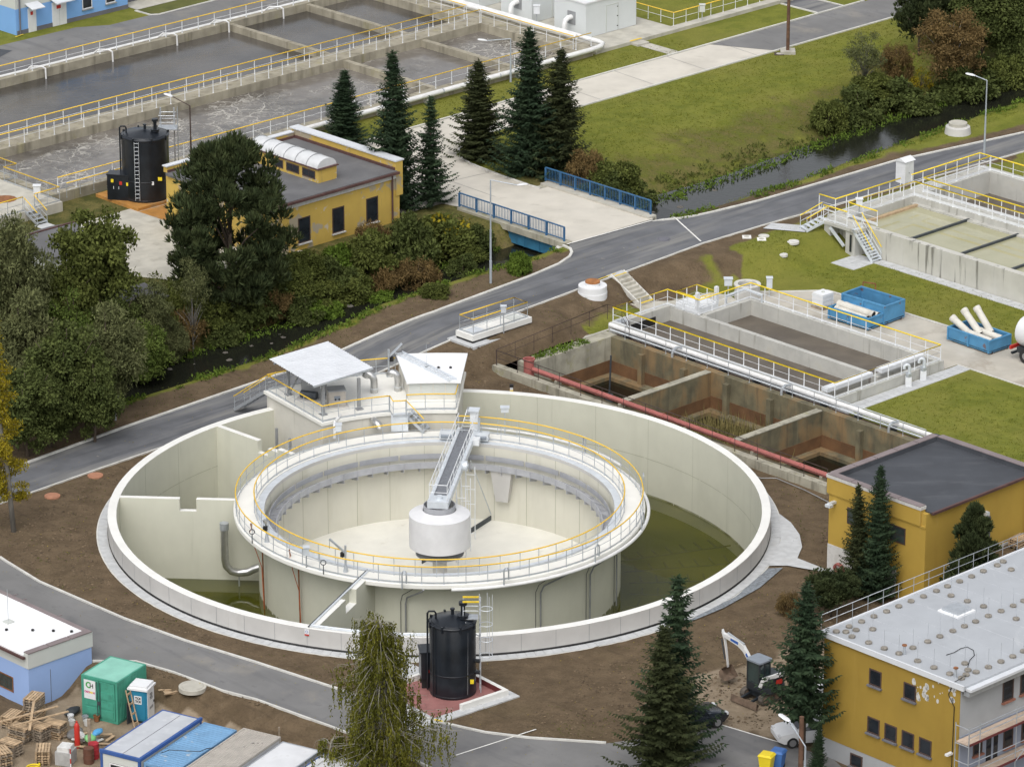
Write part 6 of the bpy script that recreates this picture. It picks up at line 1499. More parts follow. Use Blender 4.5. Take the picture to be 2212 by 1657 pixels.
window(t, 'x', .5, .9, 1.5, 1.2, .02, panes=1); ob('roof_seam', MB().box(.2, 6.0, 1.28, 1.31, 2.69, 2.7), 'dark_base', t); ob('top_edge', MB().box(-.03, 6.22, -.04, .12, 2.6, 2.78).box(-.03, .12, .12, 2.62, 2.6, 2.78), 'cabin_blue', t)
container('light blue container with ribbed peeling roof', -39.52, -14.94, 6.06, 2.15, 2.5, 'cabin_light', 'cabin_light', 'cabin_light', roofcorr='x')
container('container with brown grey ribbed roof beside the light blue one', -38.77, -17.79, 6.06, 2.43, 2.8, 'cabin_white', 'cabin_tan', 'cabin_tan', corr=False, roofcorr='y')
container('white roofed site cabin next to the brown grey roof', -38.1, -20.3, 6.06, 2.44, 2.6, 'cabin_white', 'cabin_white', 'galv', corr=False)
container('white roofed site cabin half hidden by the birch', -37.4, -22.95, 6.06, 2.44, 2.6, 'cabin_white', 'cabin_white', 'cabin_blue', corr=False)
o = tag(ob('roof_cable', MB().tube([AB.W(-39 + i * .55, -13.0 - .35 * i + .3 * math.sin(i * 1.7), ZY + 2.75 + .03 * math.sin(i)) for i in range(10)], .022, 5), 'black'), 'black cable trailing over the container roofs', 'cable')
# portable toilet
fr = Fr(AB.W(-32.4, -4.35, ZY), AB.a + R(28)); t = thing('portable_toilet', 'blue and white portable toilet beside the green container', 'toilet', fr=fr)
ob('body', MB().box(-1.05, 0, 0, 1.05, .1, 2.0), 'loo_blue', t); ob('door', MB().box(-.98, -.06, -.04, 0, .15, 1.95), 'loo_white', t); ob('side_panel', MB().box(-1.09, -1.05, .1, .95, .2, 1.9), 'loo_blue', t)
rp = MB().prism([(-1.15, -.1), (.1, -.1), (.1, 1.15), (-1.15, 1.15)], 1.98, 2.1); rp.prism([(-1.05, 0), (0, 0), (0, 1.05), (-1.05, 1.05)], 2.1, 2.24); ob('roof', rp, 'loo_white', t); ob('base', MB().box(-1.05, 0, 0, 1.05, 0, .1), 'black', t)
sg = ob('sign', MB().box(-1.105, -1.09, .3, .75, 1.15, 1.65), 'frame_white', t); text(sg, 'TOI', .2, (-1.11, .52, 1.5), rr, 'black', .012); text(sg, 'TOI', .2, (-1.11, .52, 1.3), rr, 'black', .012)
text(t, 'TOI', .22, (-.5, -.045, 1.6), (R(90), 0, 0), 'black', .012); text(t, 'TOI', .22, (-.5, -.045, 1.4), (R(90), 0, 0), 'black', .012); ob('notice', MB().box(-.75, -.25, -.05, -.04, .75, .9), 'grey_steel', t); ob('lock', MB().box(-.2, -.1, -.07, -.04, 1.0, 1.12), 'black', t)
t = thing('wooden_ladder', 'short wooden ladder leaning on the green container', 'ladder', loc=AB.W(-34.1, -4.5, ZY), rot=KA)
for x in (0, .4): ob('rail', MB().bar((x - .35, -.35, .02), (x + .02, .45, 2.1), .06, .05), 'wood', t)
for i in range(4): f = .12 + i * .25; ob('rung', MB().bar((-.35 + .37 * f, -.35 + .8 * f, 2.1 * f), (.05 + .37 * f, -.35 + .8 * f, 2.1 * f), .06, .1), 'wood', t)
tag(ob('timber_stack', MB().box(0, 1.6, 0, .5, 0, .08).bar((-.1, -.1, .12), (1.7, .3, .13), .12, .04).bar((.1, .5, .12), (1.8, .0, .13), .1, .04).bar((-.2, .7, .05), (1.3, .8, .05), .14, .05), 'wood', fr=Fr(AB.W(-31.6, -4.4, hAB(-31.2, -4.6) + .02), KA - R(40))), 'loose stack of boards on the soil beside the portable toilet', 'boards')
tag(ob('leaning_board', MB().box(0, 2.0, 0, .05, 0, 1.3), 'tarp_dark', fr=Fr(AB.W(-34.2, -4.15, ZY), KA)), 'dark board leaning on the side of the green container', 'board')
t = thing('stake', 'grey wooden stake in the soil behind the containers', 'post', loc=AB.W(-30.5, -13.0, hAB(-30.5, -13.0))); ob('shaft', MB().box(-.05, .05, -.05, .05, -.2, 1.25), 'wood_grey', t)
# pallets
def pallet_mesh(mat):
    m = MB()
    for i in range(5): m.box(-.6, .6, -.4 + i * .17, -.4 + i * .17 + .12, .122, .144)
    for y in (-.4, -.05, .3): m.box(-.6, .6, y, y + .1, 0, .022)
    for x in (-.6, -.07, .46):
        m.box(x, x + .14, -.4, .4, .1, .122)
        for y in (-.4, -.05, .3): m.box(x, x + .14, y, y + .1, .022, .1)
    me = m.mesh('pallet'); fixn(me); me.materials.append(MAT(mat)); return me
ORD = ORD
PM = [pallet_mesh('wood'), pallet_mesh('wood_grey')]
rg = random.Random(11)
def stack(what, a, y, n, rot, old=0.5, z0=ZY):
    for i in range(n):
        o = bpy.data.objects.new('pallet', PM[1 if rg.random() < old and i < n - 1 else 0]); C.objects.link(o)
        o.location = AB.W(a + rg.uniform(-.04, .04), y + rg.uniform(-.04, .04), z0 + i * .147); o.rotation_euler = (0, 0, AB.a + R(rot) + rg.uniform(-.04, .04))
        tag(o, ('topmost pallet of ' if i == n - 1 else ORD[n - 1 - i] + ' pallet from the top of ') + what, 'pallet', what)
stack('the tall stack against the blue hut', -37.6, .05, 10, 25); stack('the long stack left of the tall stack', -39.0, .3, 5, 22)
stack('the stack under the leaning boards', -39.9, -1.6, 6, 105); stack('the grey stack behind the front stack', -39.1, -2.2, 6, 100, .8); stack('the wide stack beside the red cylinder', -38.2, -2.5, 6, 110)
stack('the front stack facing the camera', -40.7, -4.7, 6, 46, .4); stack('the low dark stack below the front left', -41.4, -2.6, 5, 100, .9); stack('the stack at the lower left corner', -42.6, -3.4, 6, 75)
for i, (p, q, lab) in enumerate((((-41.3, -1.1, .0), (-37.4, -1.9, .25), 'long pale board across the pallet stacks, upper one'), ((-40.6, -1.9, -.1), (-37.2, -2.6, .1), 'long pale board across the pallet stacks, lower one'), ((-40.0, -2.6, -.35), (-38.4, -1.0, .55), 'short board crossing the long boards on the pallets'))):
    tag(ob('board', MB().bar(AB.W(p[0], p[1], ZY + 1.3 + p[2]), AB.W(q[0], q[1], ZY + 1.15 + q[2]), .14, .06), 'wood'), lab, 'board')
def small(name, label, cat, a, y, mb, mat, rot=0.0, z=None, smooth=False):
    o = ob(name, mb, mat, smooth=smooth); o.location = AB.W(a, y, ZY if z is None else z); o.rotation_euler = (0, 0, AB.a + rot); return tag(o, label, cat)
def bag(l, w_, h, sd, sub_=6):
    m = MB(); rr_ = random.Random(sd); n = 10; vs = []
    for i in range(sub_ + 1):
        f = i / sub_; s_ = math.sin(PI * min(max(f, .06), .94)) ** .5
        for j in range(n):
            q = 2 * PI * j / n; vs.append(((f - .5) * l, math.cos(q) * w_ / 2 * s_ * rr_.uniform(.88, 1.1), h / 2 + math.sin(q) * h / 2 * s_ * rr_.uniform(.85, 1.1)))
    fs = [tuple(range(n)), tuple(range(sub_ * n, sub_ * n + n))]
    for i in range(sub_):
        for j in range(n): fs.append((i * n + j, i * n + (j + 1) % n, i * n + n + (j + 1) % n, i * n + n + j))
    return m.add(vs, fs)
small('cement_sack', 'blue and white sack on the rubble by the cabin corner', 'sack', -36.9, -4.8, bag(.9, .5, .3, 1), 'sack_blue', .4, ZY + .45, True); small('cement_sack', 'white sack below the blue sack', 'sack', -37.2, -4.6, bag(.9, .55, .3, 2), 'sack', .3, ZY + .2, True)
small('cement_sack', 'pale sack slumped on the rubble heap', 'sack', -37.7, -4.2, bag(.9, .6, .35, 3), 'sack', 1.2, ZY + .3, True); small('plastic_sheet', 'crumpled light green plastic sheet on the rubble', 'sheet', -37.5, -4.9, bag(.9, .7, .4, 4), 'sheet_green', .9, ZY + .25, True); small('tarpaulin', 'crumpled grey tarpaulin behind the green sheet', 'tarpaulin', -37.4, -3.4, bag(1.3, .9, .45, 5), 'tarp_grey', .5, None, True); small('tarpaulin', 'dark bundled tarpaulin beside the hut corner', 'tarpaulin', -35.6, -.9, bag(1.2, .7, .4, 6), 'tarp_dark', .3, None, True)
small('brick_pallet', 'wrapped pallet of grey blocks beside the front pallet stack', 'blocks', -39.9, -5.7, MB().box(-.5, .5, -.45, .45, 0, .8), 'block_grey', .5); small('brick_pallet', 'small stack of pale blocks on top of the wrapped pallet', 'blocks', -39.9, -5.7, MB().box(-.4, .4, -.35, .35, 0, .25), 'sack', .5, ZY + .8)
for lab, a, y, r, h, mt in (('brown steel drum nearer the cabin', -39.0, -6.6, .3, .9, 'drum_brown'), ('dark red steel drum behind the brown drum', -38.4, -6.3, .3, .9, 'fabric_red')):
    t = thing('steel_drum', lab, 'drum', loc=AB.W(a, y, ZY)); ob('shell', MB().lathe([(.01, 0), (r, 0), (r, h * .32), (r + .02, h * .34), (r, h * .36), (r, h * .64), (r + .02, h * .66), (r, h * .68), (r, h), (.01, h - .03)], 24), mt, t, smooth=30)
t = thing('gas_cylinder', 'tall red cylinder standing among the pallets', 'cylinder', loc=AB.W(-38.2, -4.6, ZY)); ob('body', MB().lathe([(.01, 0), (.16, 0), (.16, 1.3), (.1, 1.48), (.05, 1.52), (.05, 1.62), (.01, 1.62)], 16), 'red', t, smooth=40)
tag(ob('grey_post', MB().box(-.09, .09, -.09, .09, 0, 2.1), 'wood_grey'), 'upright grey timber among the rubble', 'post').location = AB.W(-38.2, -5.7, ZY)
t = thing('marker_pole', 'red and white striped pole in front of the blocks', 'pole', loc=AB.W(-40.2, -6.5, ZY))
for i in range(5): ob('band', MB().cyl((0, 0, i * .3), (0, 0, i * .3 + .3), .035, 8), 'red' if i % 2 else 'frame_white', t)
for i, (a, y, mt, lab) in enumerate(((-36.2, -1.5, 'loo_white', 'white bucket near the hut corner'), (-36.6, -2.1, 'sack', 'pale bucket lying near the white bucket'), (-35.7, -2.2, 'galv', 'grey metal basin by the green container'), (-36.0, -2.7, 'sack', 'pale plaster tub before the green container'), (-35.2, -2.6, 'rust', 'rusty brown tub by the container door'))):
    t = thing('bucket', lab, 'bucket', loc=AB.W(a, y, ZY)); ob('body', MB().lathe([(.01, .02), (.14, .02), (.19, .34), (.2, .34), (.2, .36), (.17, .36), (.13, .05)], 16), mt, t, smooth=40); ob('handle', MB().tube([(.2 * math.cos(q), 0, .34 + .16 * math.sin(q)) for q in [PI * k_ / 6 for k_ in range(7)]], .012, 5), 'steel_dark', t)
for i in range(14):
    a, y = -37.2 + rg.uniform(-1.2, 1.0), -4.4 + rg.uniform(-1.6, 1.4)
    o = small('broken_board', 'loose broken board in the rubble heap', 'board', a, y, MB().box(-.4, .4, -.09, .09, 0, .05), rg.choice(['wood', 'wood_grey', 'sack']), rg.uniform(0, 3), ZY + .03 + i * .012); o['group'] = 'boards in the rubble heap'
t = thing('scaffold_crate', 'white framed crate at the lower left edge', 'crate', loc=AB.W(-43.0, -.2, ZY), rot=AB.a); ob('body', MB().box(-.5, .5, -.5, .5, 0, 1.5), 'loo_white', t); ob('lid', MB().box(-.55, .55, -.55, .55, 1.5, 1.56), 'pale_band', t)
small('yellow_hose', 'coil of yellow hose at the lower left', 'hose', -41.9, -5.3, MB().tube([(.4 * math.cos(q), .3 * math.sin(q), .1 + .02 * q) for q in [k_ * .5 for k_ in range(26)]], .05, 6), 'yellow', 0, None, True); small('net_bundle', 'dark red netting on the lower left pallets', 'net', -42.9, -2.6, bag(.9, .5, .25, 9), 'fabric_red', .2, ZY + .9, True)

# ------------------------------------------------------------------ black tank on the red pad in front
fr = Fr(AB.W(-20.15, -16.1, 0), AB.a - R(5)); t = thing('red_pad', 'red painted pad with pale kerbs round the front black tank', 'pad', fr=fr)
ob('apron', MB().box(-3.6, 2.6, -2.9, 3.0, -.1, .05), 'paving', t); ob('floor', MB().box(-3.0, 1.9, -2.2, 2.4, .05, .06), 'red_pad', t); ob('kerb_wall', MB().box(1.9, 2.15, -2.45, 2.6, .05, .4), 'white_concrete', t); ob('kerb_wall', MB().box(-1.2, 1.9, -2.45, -2.2, .05, .4), 'white_concrete', t); ob('kerb_wall', MB().box(-1.5, 1.9, 2.4, 2.6, .05, .4), 'white_concrete', t); ob('inner_face', MB().box(1.88, 1.9, -2.2, 2.4, .06, .38), 'red_wall', t)
ob('apron', MB().box(-5.3, -3.6, -2.7, -.6, -.1, .045), 'paving', t); ob('apron', MB().box(-1.2, .6, 3.0, 5.0, -.1, .045), 'paving', t)
p0 = AB.W(-20.1, -16.1, .07); t = black_tank('tall black plastic tank in front of the round tank', p0, 1.32, 4.3, R(0))
for x in (.62, .85): ob('hose_line', MB().tube([(x, -1.25 + x * .3, .2), (x + .02, -1.22 + x * .3, 4.0), (x - .1, -.6, 4.5)], .022, 5), 'grey_steel', t)
for z in (1.3, 2.0): ob('nozzle', MB().cyl((1.25, -.3, z), (1.55, -.35, z), .12, 10), 'black_plastic', t)
ob('front_pipe', MB().cyl((-1.1, -.95, .1), (-1.1, -.95, 4.4), .05, 8), 'black_plastic', t); ob('tap', MB().box(1.0, 1.2, -1.05, -.9, .9, 1.1), 'yellow', t)
ct = thing('dosing_cabinet', 'black dosing cabinet at the left side of the front tank', 'cabinet', loc=AB.W(-20.6, -14.4, .07), rot=R(8)); ob('body', MB().box(-.35, .3, -.6, .5, .6, 2.2), 'black_plastic', ct); ob('lid', MB().box(-.42, .36, -.68, .58, 2.2, 2.28), 'black_plastic', ct); ob('leg', MB().box(-.3, .2, -.5, -.4, 0, .6), 'black', ct); ob('leg', MB().box(-.3, .2, .3, .4, 0, .6), 'black', ct); ob('switch', MB().box(.0, .15, -.64, -.6, 1.0, 1.15), 'red', ct)
lt = thing('caged_ladder', 'galvanized caged ladder with yellow top bars beside the front tank', 'ladder', loc=AB.W(-19.0, -17.2, .07)); ladder(lt, Vector((0, 0, 0)), 5.9, R(10), 'galv_light', .4, True)
ob('platform', MB().box(-.95, -.1, -.35, .35, 4.55, 4.6), 'galv', lt); ob('guard', MB().tube([(-.95, -.35, 5.1), (-.1, -.35, 5.1)], .02, 5).tube([(-.95, .35, 5.1), (-.1, .35, 5.1)], .02, 5).cyl((-.95, -.35, 4.6), (-.95, -.35, 5.6), .025, 5).cyl((-.95, .35, 4.6), (-.95, .35, 5.6), .025, 5), 'galv_light', lt)
for y in (-.35, .35): ob('top_bar', MB().bar((-.98, y, 5.65), (-.05, y, 5.65), .08, .08), 'yellow_paint', lt)
for z in (1.2, 3.4): ob('wall_tie', MB().bar((0, 0, z), (-.5, .5, z), .05, .05), 'galv_light', lt)
line('yellow_kerb_mark', GA(938, 1558), GA(956, 1562), .16, .14, 'yellow_paint')
defm('gravel', (.20, .22, .24), .9, .3, 6.0)
# small sign on the tank wall
fr = Fr(TW + pv(20.52, -111.2, .98), R(-111.2) + PI / 2); t = thing('wall_sign', 'small white and red notice on the outer tank wall', 'sign', fr=fr); ob('plate', MB().box(-.14, .14, -.02, 0, -.2, .2), 'frame_white', t); ob('red_bar', MB().box(-.14, .14, -.025, -.02, -.2, -.1), 'red', t); ob('pictogram', MB().lathe([(.06, 0), (.085, 0)], 16), 'blue', t).matrix_basis = Matrix.Translation((0, -.024, .05)) @ Matrix.Rotation(R(90), 4, 'X')
# widened paving at the right and the path to the pump house
sheet('paving_apron', [TC, ] and [AB.L(TW + pv(r, a, 0)) for r, a in ((21.2, 4), (21.8, 0), (22.3, -5), (22.6, -10), (22.6, -15), (22.3, -18), (21.2, -19), (21.2, -8))], .06, 'paving')
sheet('footpath', [AB.L(TW + pv(22.5, -14.5, 0)), AB.L(TW + pv(22.2, -18, 0)), (8.3, -19.6), (8.4, -18.6)], .065, 'paving')
sheet('gravel_strip', [AB.L(TW + pv(r, a, 0)) for r, a in ((21.3, -20), (22.1, -19), (21.9, -28), (21.65, -38), (21.5, -46), (21.3, -46), (21.3, -33))], .05, 'gravel')
o = tag(ob('loose_cable', MB().tube([TW + pv(r, a, z) for r, a, z in ((21.2, 22, .15), (21.6, 20, .1), (22.5, 19, .12), (23.6, 13, .1), (24.5, 8, .1), (25.2, 4, .15), (25.3, 1, 2.0))], .03, 5), 'grey_steel'), 'thin grey cable across the soil to the pump house', 'cable')

# ------------------------------------------------------------------ excavator
fr = Fr(AB.W(-7.95, -28.85, .02), AB.a); t = thing('mini_excavator', 'black and white mini excavator with white blue boom on the soil', 'excavator', fr=fr)
for y in (-.85, .55):
    prof = [(-1.0, .32), (-.95, .12), (-.75, .0), (.75, .0), (.95, .12), (1.0, .32), (.92, .52), (.72, .6), (-.72, .6), (-.92, .52)]
    m = MB(); n = len(prof); m.add([(x, y, z) for x, z in prof] + [(x, y + .32, z) for x, z in prof], [tuple(range(n)), tuple(range(n, 2 * n))] + [(i, (i + 1) % n, n + (i + 1) % n, n + i) for i in range(n)])
    tr = ob('track', m, 'track', t)
    for x in (-.7, -.25, .25, .7): ob('roller', MB().cyl((x, y - .02, .3), (x, y + .34, .3), .17, 12), 'mud_steel', tr)
ob('chassis', MB().box(-.6, .6, -.55, .55, .25, .65), 'excavator_dark', t)
m = MB().add([(-1.55, -1.05, .02), (-1.55, .95, .02), (-1.45, .95, .25), (-1.45, -1.05, .25), (-1.62, -1.05, .45), (-1.62, .95, .45), (-1.68, -1.05, .03), (-1.68, .95, .03)], [(0, 1, 2, 3), (3, 2, 5, 4), (6, 7, 5, 4), (0, 1, 7, 6)]); ob('dozer_blade', m, 'mud_steel', t); ob('blade_arm', MB().bar((-1.5, -.4, .25), (-.5, -.4, .4), .12, .12).bar((-1.5, .4, .25), (-.5, .4, .4), .12, .12), 'excavator_dark', t)
up = ob('upper_body', MB().prism([(-.8, .55), (.7, .55), (.95, .1), (.95, -.75), (.6, -1.1), (-.5, -1.1), (-.85, -.7)], .68, 1.0), 'excavator_dark', t); ob('slew_ring', MB().cyl((0, -.1, .6), (0, -.1, .7), .45, 20), 'excavator_dark', t)
ob('engine_cover', MB().prism([(.05, .3), (.75, .35), (.95, -.1), (.9, -.8), (.5, -1.05), (-.45, -1.0), (-.75, -.65), (-.6, -.5)], 1.0, 1.55), 'excavator_dark', t); ob('counterweight_trim', MB().bar((-.84, -.55, 1.05), (-.82, -.72, 1.5), .1, .2).bar((-.82, -.72, 1.55), (.4, -1.14, 1.72), .12, .22).bar((.4, -1.12, 1.7), (.92, -.7, 1.62), .12, .2), 'excavator_white', t); ob('red_panel', MB().add([(-.1, -1.06, 1.12), (.4, -1.09, 1.12), (.45, -1.09, 1.42), (-.05, -1.06, 1.42)], [(0, 1, 2, 3)]), 'red', t)
cb_ = ob('cab', MB().box(-.8, .12, -.45, .55, 1.0, 1.15), 'excavator_dark', t)
for x, y in ((-.8, -.45), (.04, -.45), (-.8, .47), (.04, .47), (-.4, -.45)): ob('pillar', MB().box(x, x + .08, y, y + .08, 1.1, 2.45), 'excavator_dark', cb_)
for b in ((-.72, .04, -.43, -.41, 1.15, 2.4), (-.72, .04, .5, .52, 1.15, 2.4), (-.78, -.76, -.37, .47, 1.15, 2.4), (.07, .09, -.37, .47, 1.3, 2.4)): ob('cab_window', MB().box(*b), 'cab_glass', cb_)
ob('cab_roof', MB().prism([(-.88, -.5), (-.75, -.56), (.1, -.56), (.2, -.45), (.2, .5), (.1, .6), (-.75, .6), (-.88, .5)], 2.42, 2.52), 'excavator_roof', cb_); ob('seat', MB().box(-.4, -.1, -.1, .3, 1.15, 1.9), 'black', cb_)
def limb(name, pts, wd, hs, mat):
    m = MB(); n = len(pts); L_ = []
    for (y, z), hh in zip(pts, hs): L_.append((y, z, hh))
    for sx in (-wd / 2, wd / 2):
        for y, z, hh in L_: m.v += [(sx + .1, y, z - hh / 2), (sx + .1, y, z + hh / 2)]
    N = 2 * n
    for i in range(n - 1):
        for s_ in (0, N): m.f.append((s_ + 2 * i, s_ + 2 * i + 2, s_ + 2 * i + 3, s_ + 2 * i + 1))
        m.f.append((2 * i, 2 * i + 2, N + 2 * i + 2, N + 2 * i)); m.f.append((2 * i + 1, 2 * i + 3, N + 2 * i + 3, N + 2 * i + 1))
    m.f += [(0, 1, N + 1, N), (N - 2, N - 1, 2 * N - 1, 2 * N - 2)]
    return ob(name, m, mat, t)
bo_ = limb('boom', [(.55, 1.05), (1.15, 1.95), (1.65, 2.5), (2.05, 2.68), (3.2, 2.85)], .2, [.26, .32, .36, .32, .2], 'excavator_white')
ob('decal', MB().add([(-.005, .88, 1.45), (-.005, 1.42, 2.2), (-.005, 1.33, 2.33), (-.005, .78, 1.57)], [(0, 1, 2, 3)]), 'blue', bo_); ob('decal', MB().add([(-.005, 2.0, 2.6), (-.005, 2.6, 2.7), (-.005, 2.6, 2.84), (-.005, 2.0, 2.77)], [(0, 1, 2, 3)]), 'blue', bo_); text(bo_, 'bobcat', .2, (-.012, 1.09, 1.88), (R(90), R(54), R(-90)), 'frame_white', .004)
ob('boom_cylinder', MB().cyl((.1, 1.6, 2.75), (.1, 2.9, 3.05), .05, 8).cyl((.1, .7, 1.0), (.1, 1.4, 2.2), .05, 8), 'galv', bo_)
limb('stick', [(3.32, 3.05), (3.15, 2.7), (2.98, 1.85), (2.85, 1.0)], .16, [.2, .3, .24, .16], 'excavator_white'); ob('stick_cylinder', MB().cyl((.1, 3.38, 2.5), (.1, 3.1, 1.35), .045, 8), 'steel_dark', t)
m = MB(); pf = [(2.95, .95), (3.15, .68), (3.08, .38), (2.7, .25), (2.45, .36)]; n = len(pf)
m.add([(-.35, y, z) for y, z in pf] + [(.55, y, z) for y, z in pf], [(i, i + 1, n + i + 1, n + i) for i in range(n - 1)] + [tuple(range(n)), tuple(range(n, 2 * n))]); ob('bucket', m, 'mud_steel', t)

# ------------------------------------------------------------------ cars, van, bins
def car(label, a, y, rot, paint, L_=4.3, w_=1.75, h=1.45, van=False, name='parked_car', z=.03):
    fr = Fr(AB.W(a, y, z), AB.a + rot); t = thing(name, label, 'van' if van else 'car', fr=fr)
    if van: sec = [(-L_ / 2, .35, 1.75, 1.75), (-L_ / 2 + .1, .25, h, h), (L_ * .18, .25, h, h), (L_ * .32, .25, 1.15, 1.6), (L_ * .44, .28, 1.0, 1.02), (L_ / 2, .4, .8, .8)]
    else: sec = [(-L_ / 2, .45, .85, .85), (-L_ / 2 + .12, .3, .95, 1.0), (-L_ * .38, .25, .95, 1.3), (-L_ * .22, .22, .95, h), (L_ * .06, .22, .93, h), (L_ * .24, .22, .92, 1.0), (L_ * .42, .25, .82, .84), (L_ / 2, .4, .66, .66)]
    m = MB()
    for x, b, mid, top in sec:
        e = .86 if abs(x) > L_ * .45 else 1.0; hw = w_ / 2 * e; tw = hw * (.76 if top > mid + .1 else .9)
        m.v += [(x, -hw * .92, b), (x, -hw, (b + mid) / 2), (x, -hw * .97, mid), (x, -tw, top - .03), (x, -tw * .7, top), (x, tw * .7, top), (x, tw, top - .03), (x, hw * .97, mid), (x, hw, (b + mid) / 2), (x, hw * .92, b)]
    for i in range(len(sec) - 1):
        for j in range(10): m.f.append((i * 10 + j, i * 10 + (j + 1) % 10, i * 10 + 10 + (j + 1) % 10, i * 10 + 10 + j))
    n = len(sec); m.f += [tuple(range(10)), tuple(range((n - 1) * 10, n * 10))]
    bd = ob('body', m, paint, t, smooth=50)
    hw = w_ / 2
    if not van:
        zt, zm = h - .1, .97
        for sgn in (-1, 1):
            for x0, x1, x2, x3 in ((-L_ * .35, -L_ * .08, -L_ * .09, -L_ * .22), (-L_ * .06, L_ * .2, L_ * .05, -L_ * .07)):
                ob('side_window', MB().add([(x0, sgn * (hw * .985), zm), (x1, sgn * (hw * .985), zm), (x2, sgn * (hw * .80), zt), (x3, sgn * (hw * .80), zt)], [(0, 1, 2, 3)]), 'window_dark', t)
        ob('windscreen', MB().add([(L_ * .235, -hw * .74, 1.03), (L_ * .235, hw * .74, 1.03), (L_ * .07, hw * .64, h - .01), (L_ * .07, -hw * .64, h - .01)], [(0, 1, 2, 3)]), 'window_dark', t); ob('rear_window', MB().add([(-L_ * .375, -hw * .66, 1.3), (-L_ * .375, hw * .66, 1.3), (-L_ * .23, hw * .62, h - .01), (-L_ * .23, -hw * .62, h - .01)], [(0, 1, 2, 3)]), 'cab_glass', t)
    else:
        ob('windscreen', MB().add([(L_ * .325, -hw * .7, 1.62), (L_ * .325, hw * .7, 1.62), (L_ * .19, hw * .66, h - .02), (L_ * .19, -hw * .66, h - .02)], [(0, 1, 2, 3)]), 'window_dark', t)
        for sgn in (-1, 1): ob('side_window', MB().add([(L_ * .15, sgn * hw * 1.0, 1.2), (L_ * .3, sgn * hw * .99, 1.2), (L_ * .22, sgn * hw * .88, 1.75), (L_ * .15, sgn * hw * .88, 1.75)], [(0, 1, 2, 3)]), 'window_dark', t)
    for x in (-L_ * .3, L_ * .31):
        for sgn in (-1, 1):
            wh = ob('wheel', MB().cyl((x, sgn * (hw - .19), .32), (x, sgn * (hw + .015), .32), .32, 20), 'tyre', t); ob('rim', MB().cyl((x, sgn * (hw + .01), .32), (x, sgn * (hw + .025), .32), .2, 14), 'rim_metal', wh)
    for sgn in (-1, 1): ob('headlight', MB().box(L_ * .46, L_ * .492, sgn * hw * .72 - .16, sgn * hw * .72 + .16, .62, .76), 'dome', t); ob('tail_light', MB().box(-L_ / 2 - .01, -L_ / 2 + .06, sgn * hw * .7 - .14, sgn * hw * .7 + .14, .66, .86), 'red', t); ob('mirror', MB().box(L_ * .15, L_ * .19, sgn * (hw + .02), sgn * (hw + .16), .95, 1.07), paint, t)
    ob('number_plate', MB().box(-L_ / 2 - .02, -L_ / 2 + .03, -.25, .25, .5, .6), 'frame_white', t)
    return t
car('dark blue grey hatchback parked behind the double spruce', -13.9, -28.8, R(-13), 'car_paint')
car('white van parked at the corner of the ochre block', -7.0, -33.8, R(-80), 'van_paint', 4.9, 1.9, 2.0, True, 'parked_van')
car('white car with dark bumper behind the lone spruce', -10.2, -34.6, R(150), 'van_paint', 4.2, 1.75, 1.45)
for lab, a, y, lid in (('wheeled bin with bright yellow lid at the lower edge', -15.0, -35.75, 'yellow'), ('wheeled bin with blue lid behind the yellow lid', -14.2, -35.85, 'bin_lid_blue')):
    t = thing('wheeled_bin', lab, 'bin', fr=Fr(AB.W(a, y, .03), AB.a + R(20)))
    c = [(-.25, -.28, .1), (.25, -.28, .1), (.25, .28, .1), (-.25, .28, .1), (-.33, -.38, 1.0), (.33, -.38, 1.0), (.33, .38, 1.0), (-.33, .38, 1.0)]
    ob('body', MB().add(c, [(0, 1, 2, 3), (0, 1, 5, 4), (1, 2, 6, 5), (2, 3, 7, 6), (3, 0, 4, 7)]), lid, t); l_ = MB().add([(-.37, -.42, 1.0), (.37, -.42, 1.0), (.37, .42, 1.0), (-.37, .42, 1.0), (-.3, -.32, 1.12), (.3, -.32, 1.12), (.3, .32, 1.12), (-.3, .32, 1.12)], [(0, 1, 2, 3), (4, 5, 6, 7), (0, 1, 5, 4), (1, 2, 6, 5), (2, 3, 7, 6), (3, 0, 4, 7)]); ob('lid', l_, lid, t)
    for y_ in (-.25, .25): ob('wheel', MB().cyl((.25, y_ - .04, .12), (.25, y_ + .04, .12), .12, 12), 'tyre', t)
lamp('grey lamp post with flat white head at the lower right', G(1736, 1770), 4.3, R(128), 1.3, 1.0, 'lamp_grey', (.85, .36, .08))
t = thing('wooden_pole', 'brown wooden pole rising before the white car', 'pole', loc=G(1728, 1715)); ob('shaft', MB().cyl((0, 0, 0), (0, 0, 4.6), .15, 10, .13), 'wood_pole', t, smooth=40)
stack('the small pile beside the pump house door', 16.1, -27.3, 4, 5, .2, 1.95)
# ------------------------------------------------------------------ vegetation
def leafmat(name, c0, c1, isl=.32, sc=.7):
    if name != 'leaf_yellow' and 'spruce' not in name: c0, c1 = tuple(v * 1.3 for v in c0), tuple(v * 1.3 for v in c1)
    defm(name, tuple((a + b) / 2 for a, b in zip(c0, c1)), .75, .1, sc, ((c1, (1, 1, 1), sc, .42, .6, .8), (c0, (1, 1, 1), sc * 2.3, .5, .65, .6)), island=isl, spec=.1, thin=.22)
leafmat('spruce_needles', (.020, .038, .022), (.046, .072, .036))
leafmat('spruce_old', (.028, .036, .016), (.058, .068, .028))
leafmat('pine_needles', (.026, .040, .019), (.060, .074, .030), .5)
leafmat('leaf_dark', (.040, .054, .016), (.078, .094, .028))
leafmat('leaf_olive', (.052, .066, .016), (.102, .116, .030))
leafmat('leaf_green', (.055, .085, .018), (.100, .130, .030))
leafmat('leaf_grey', (.064, .074, .030), (.122, .130, .056))
leafmat('leaf_yellow', (.20, .17, .012), (.34, .27, .025))
leafmat('leaf_brown', (.085, .060, .026), (.155, .105, .042))
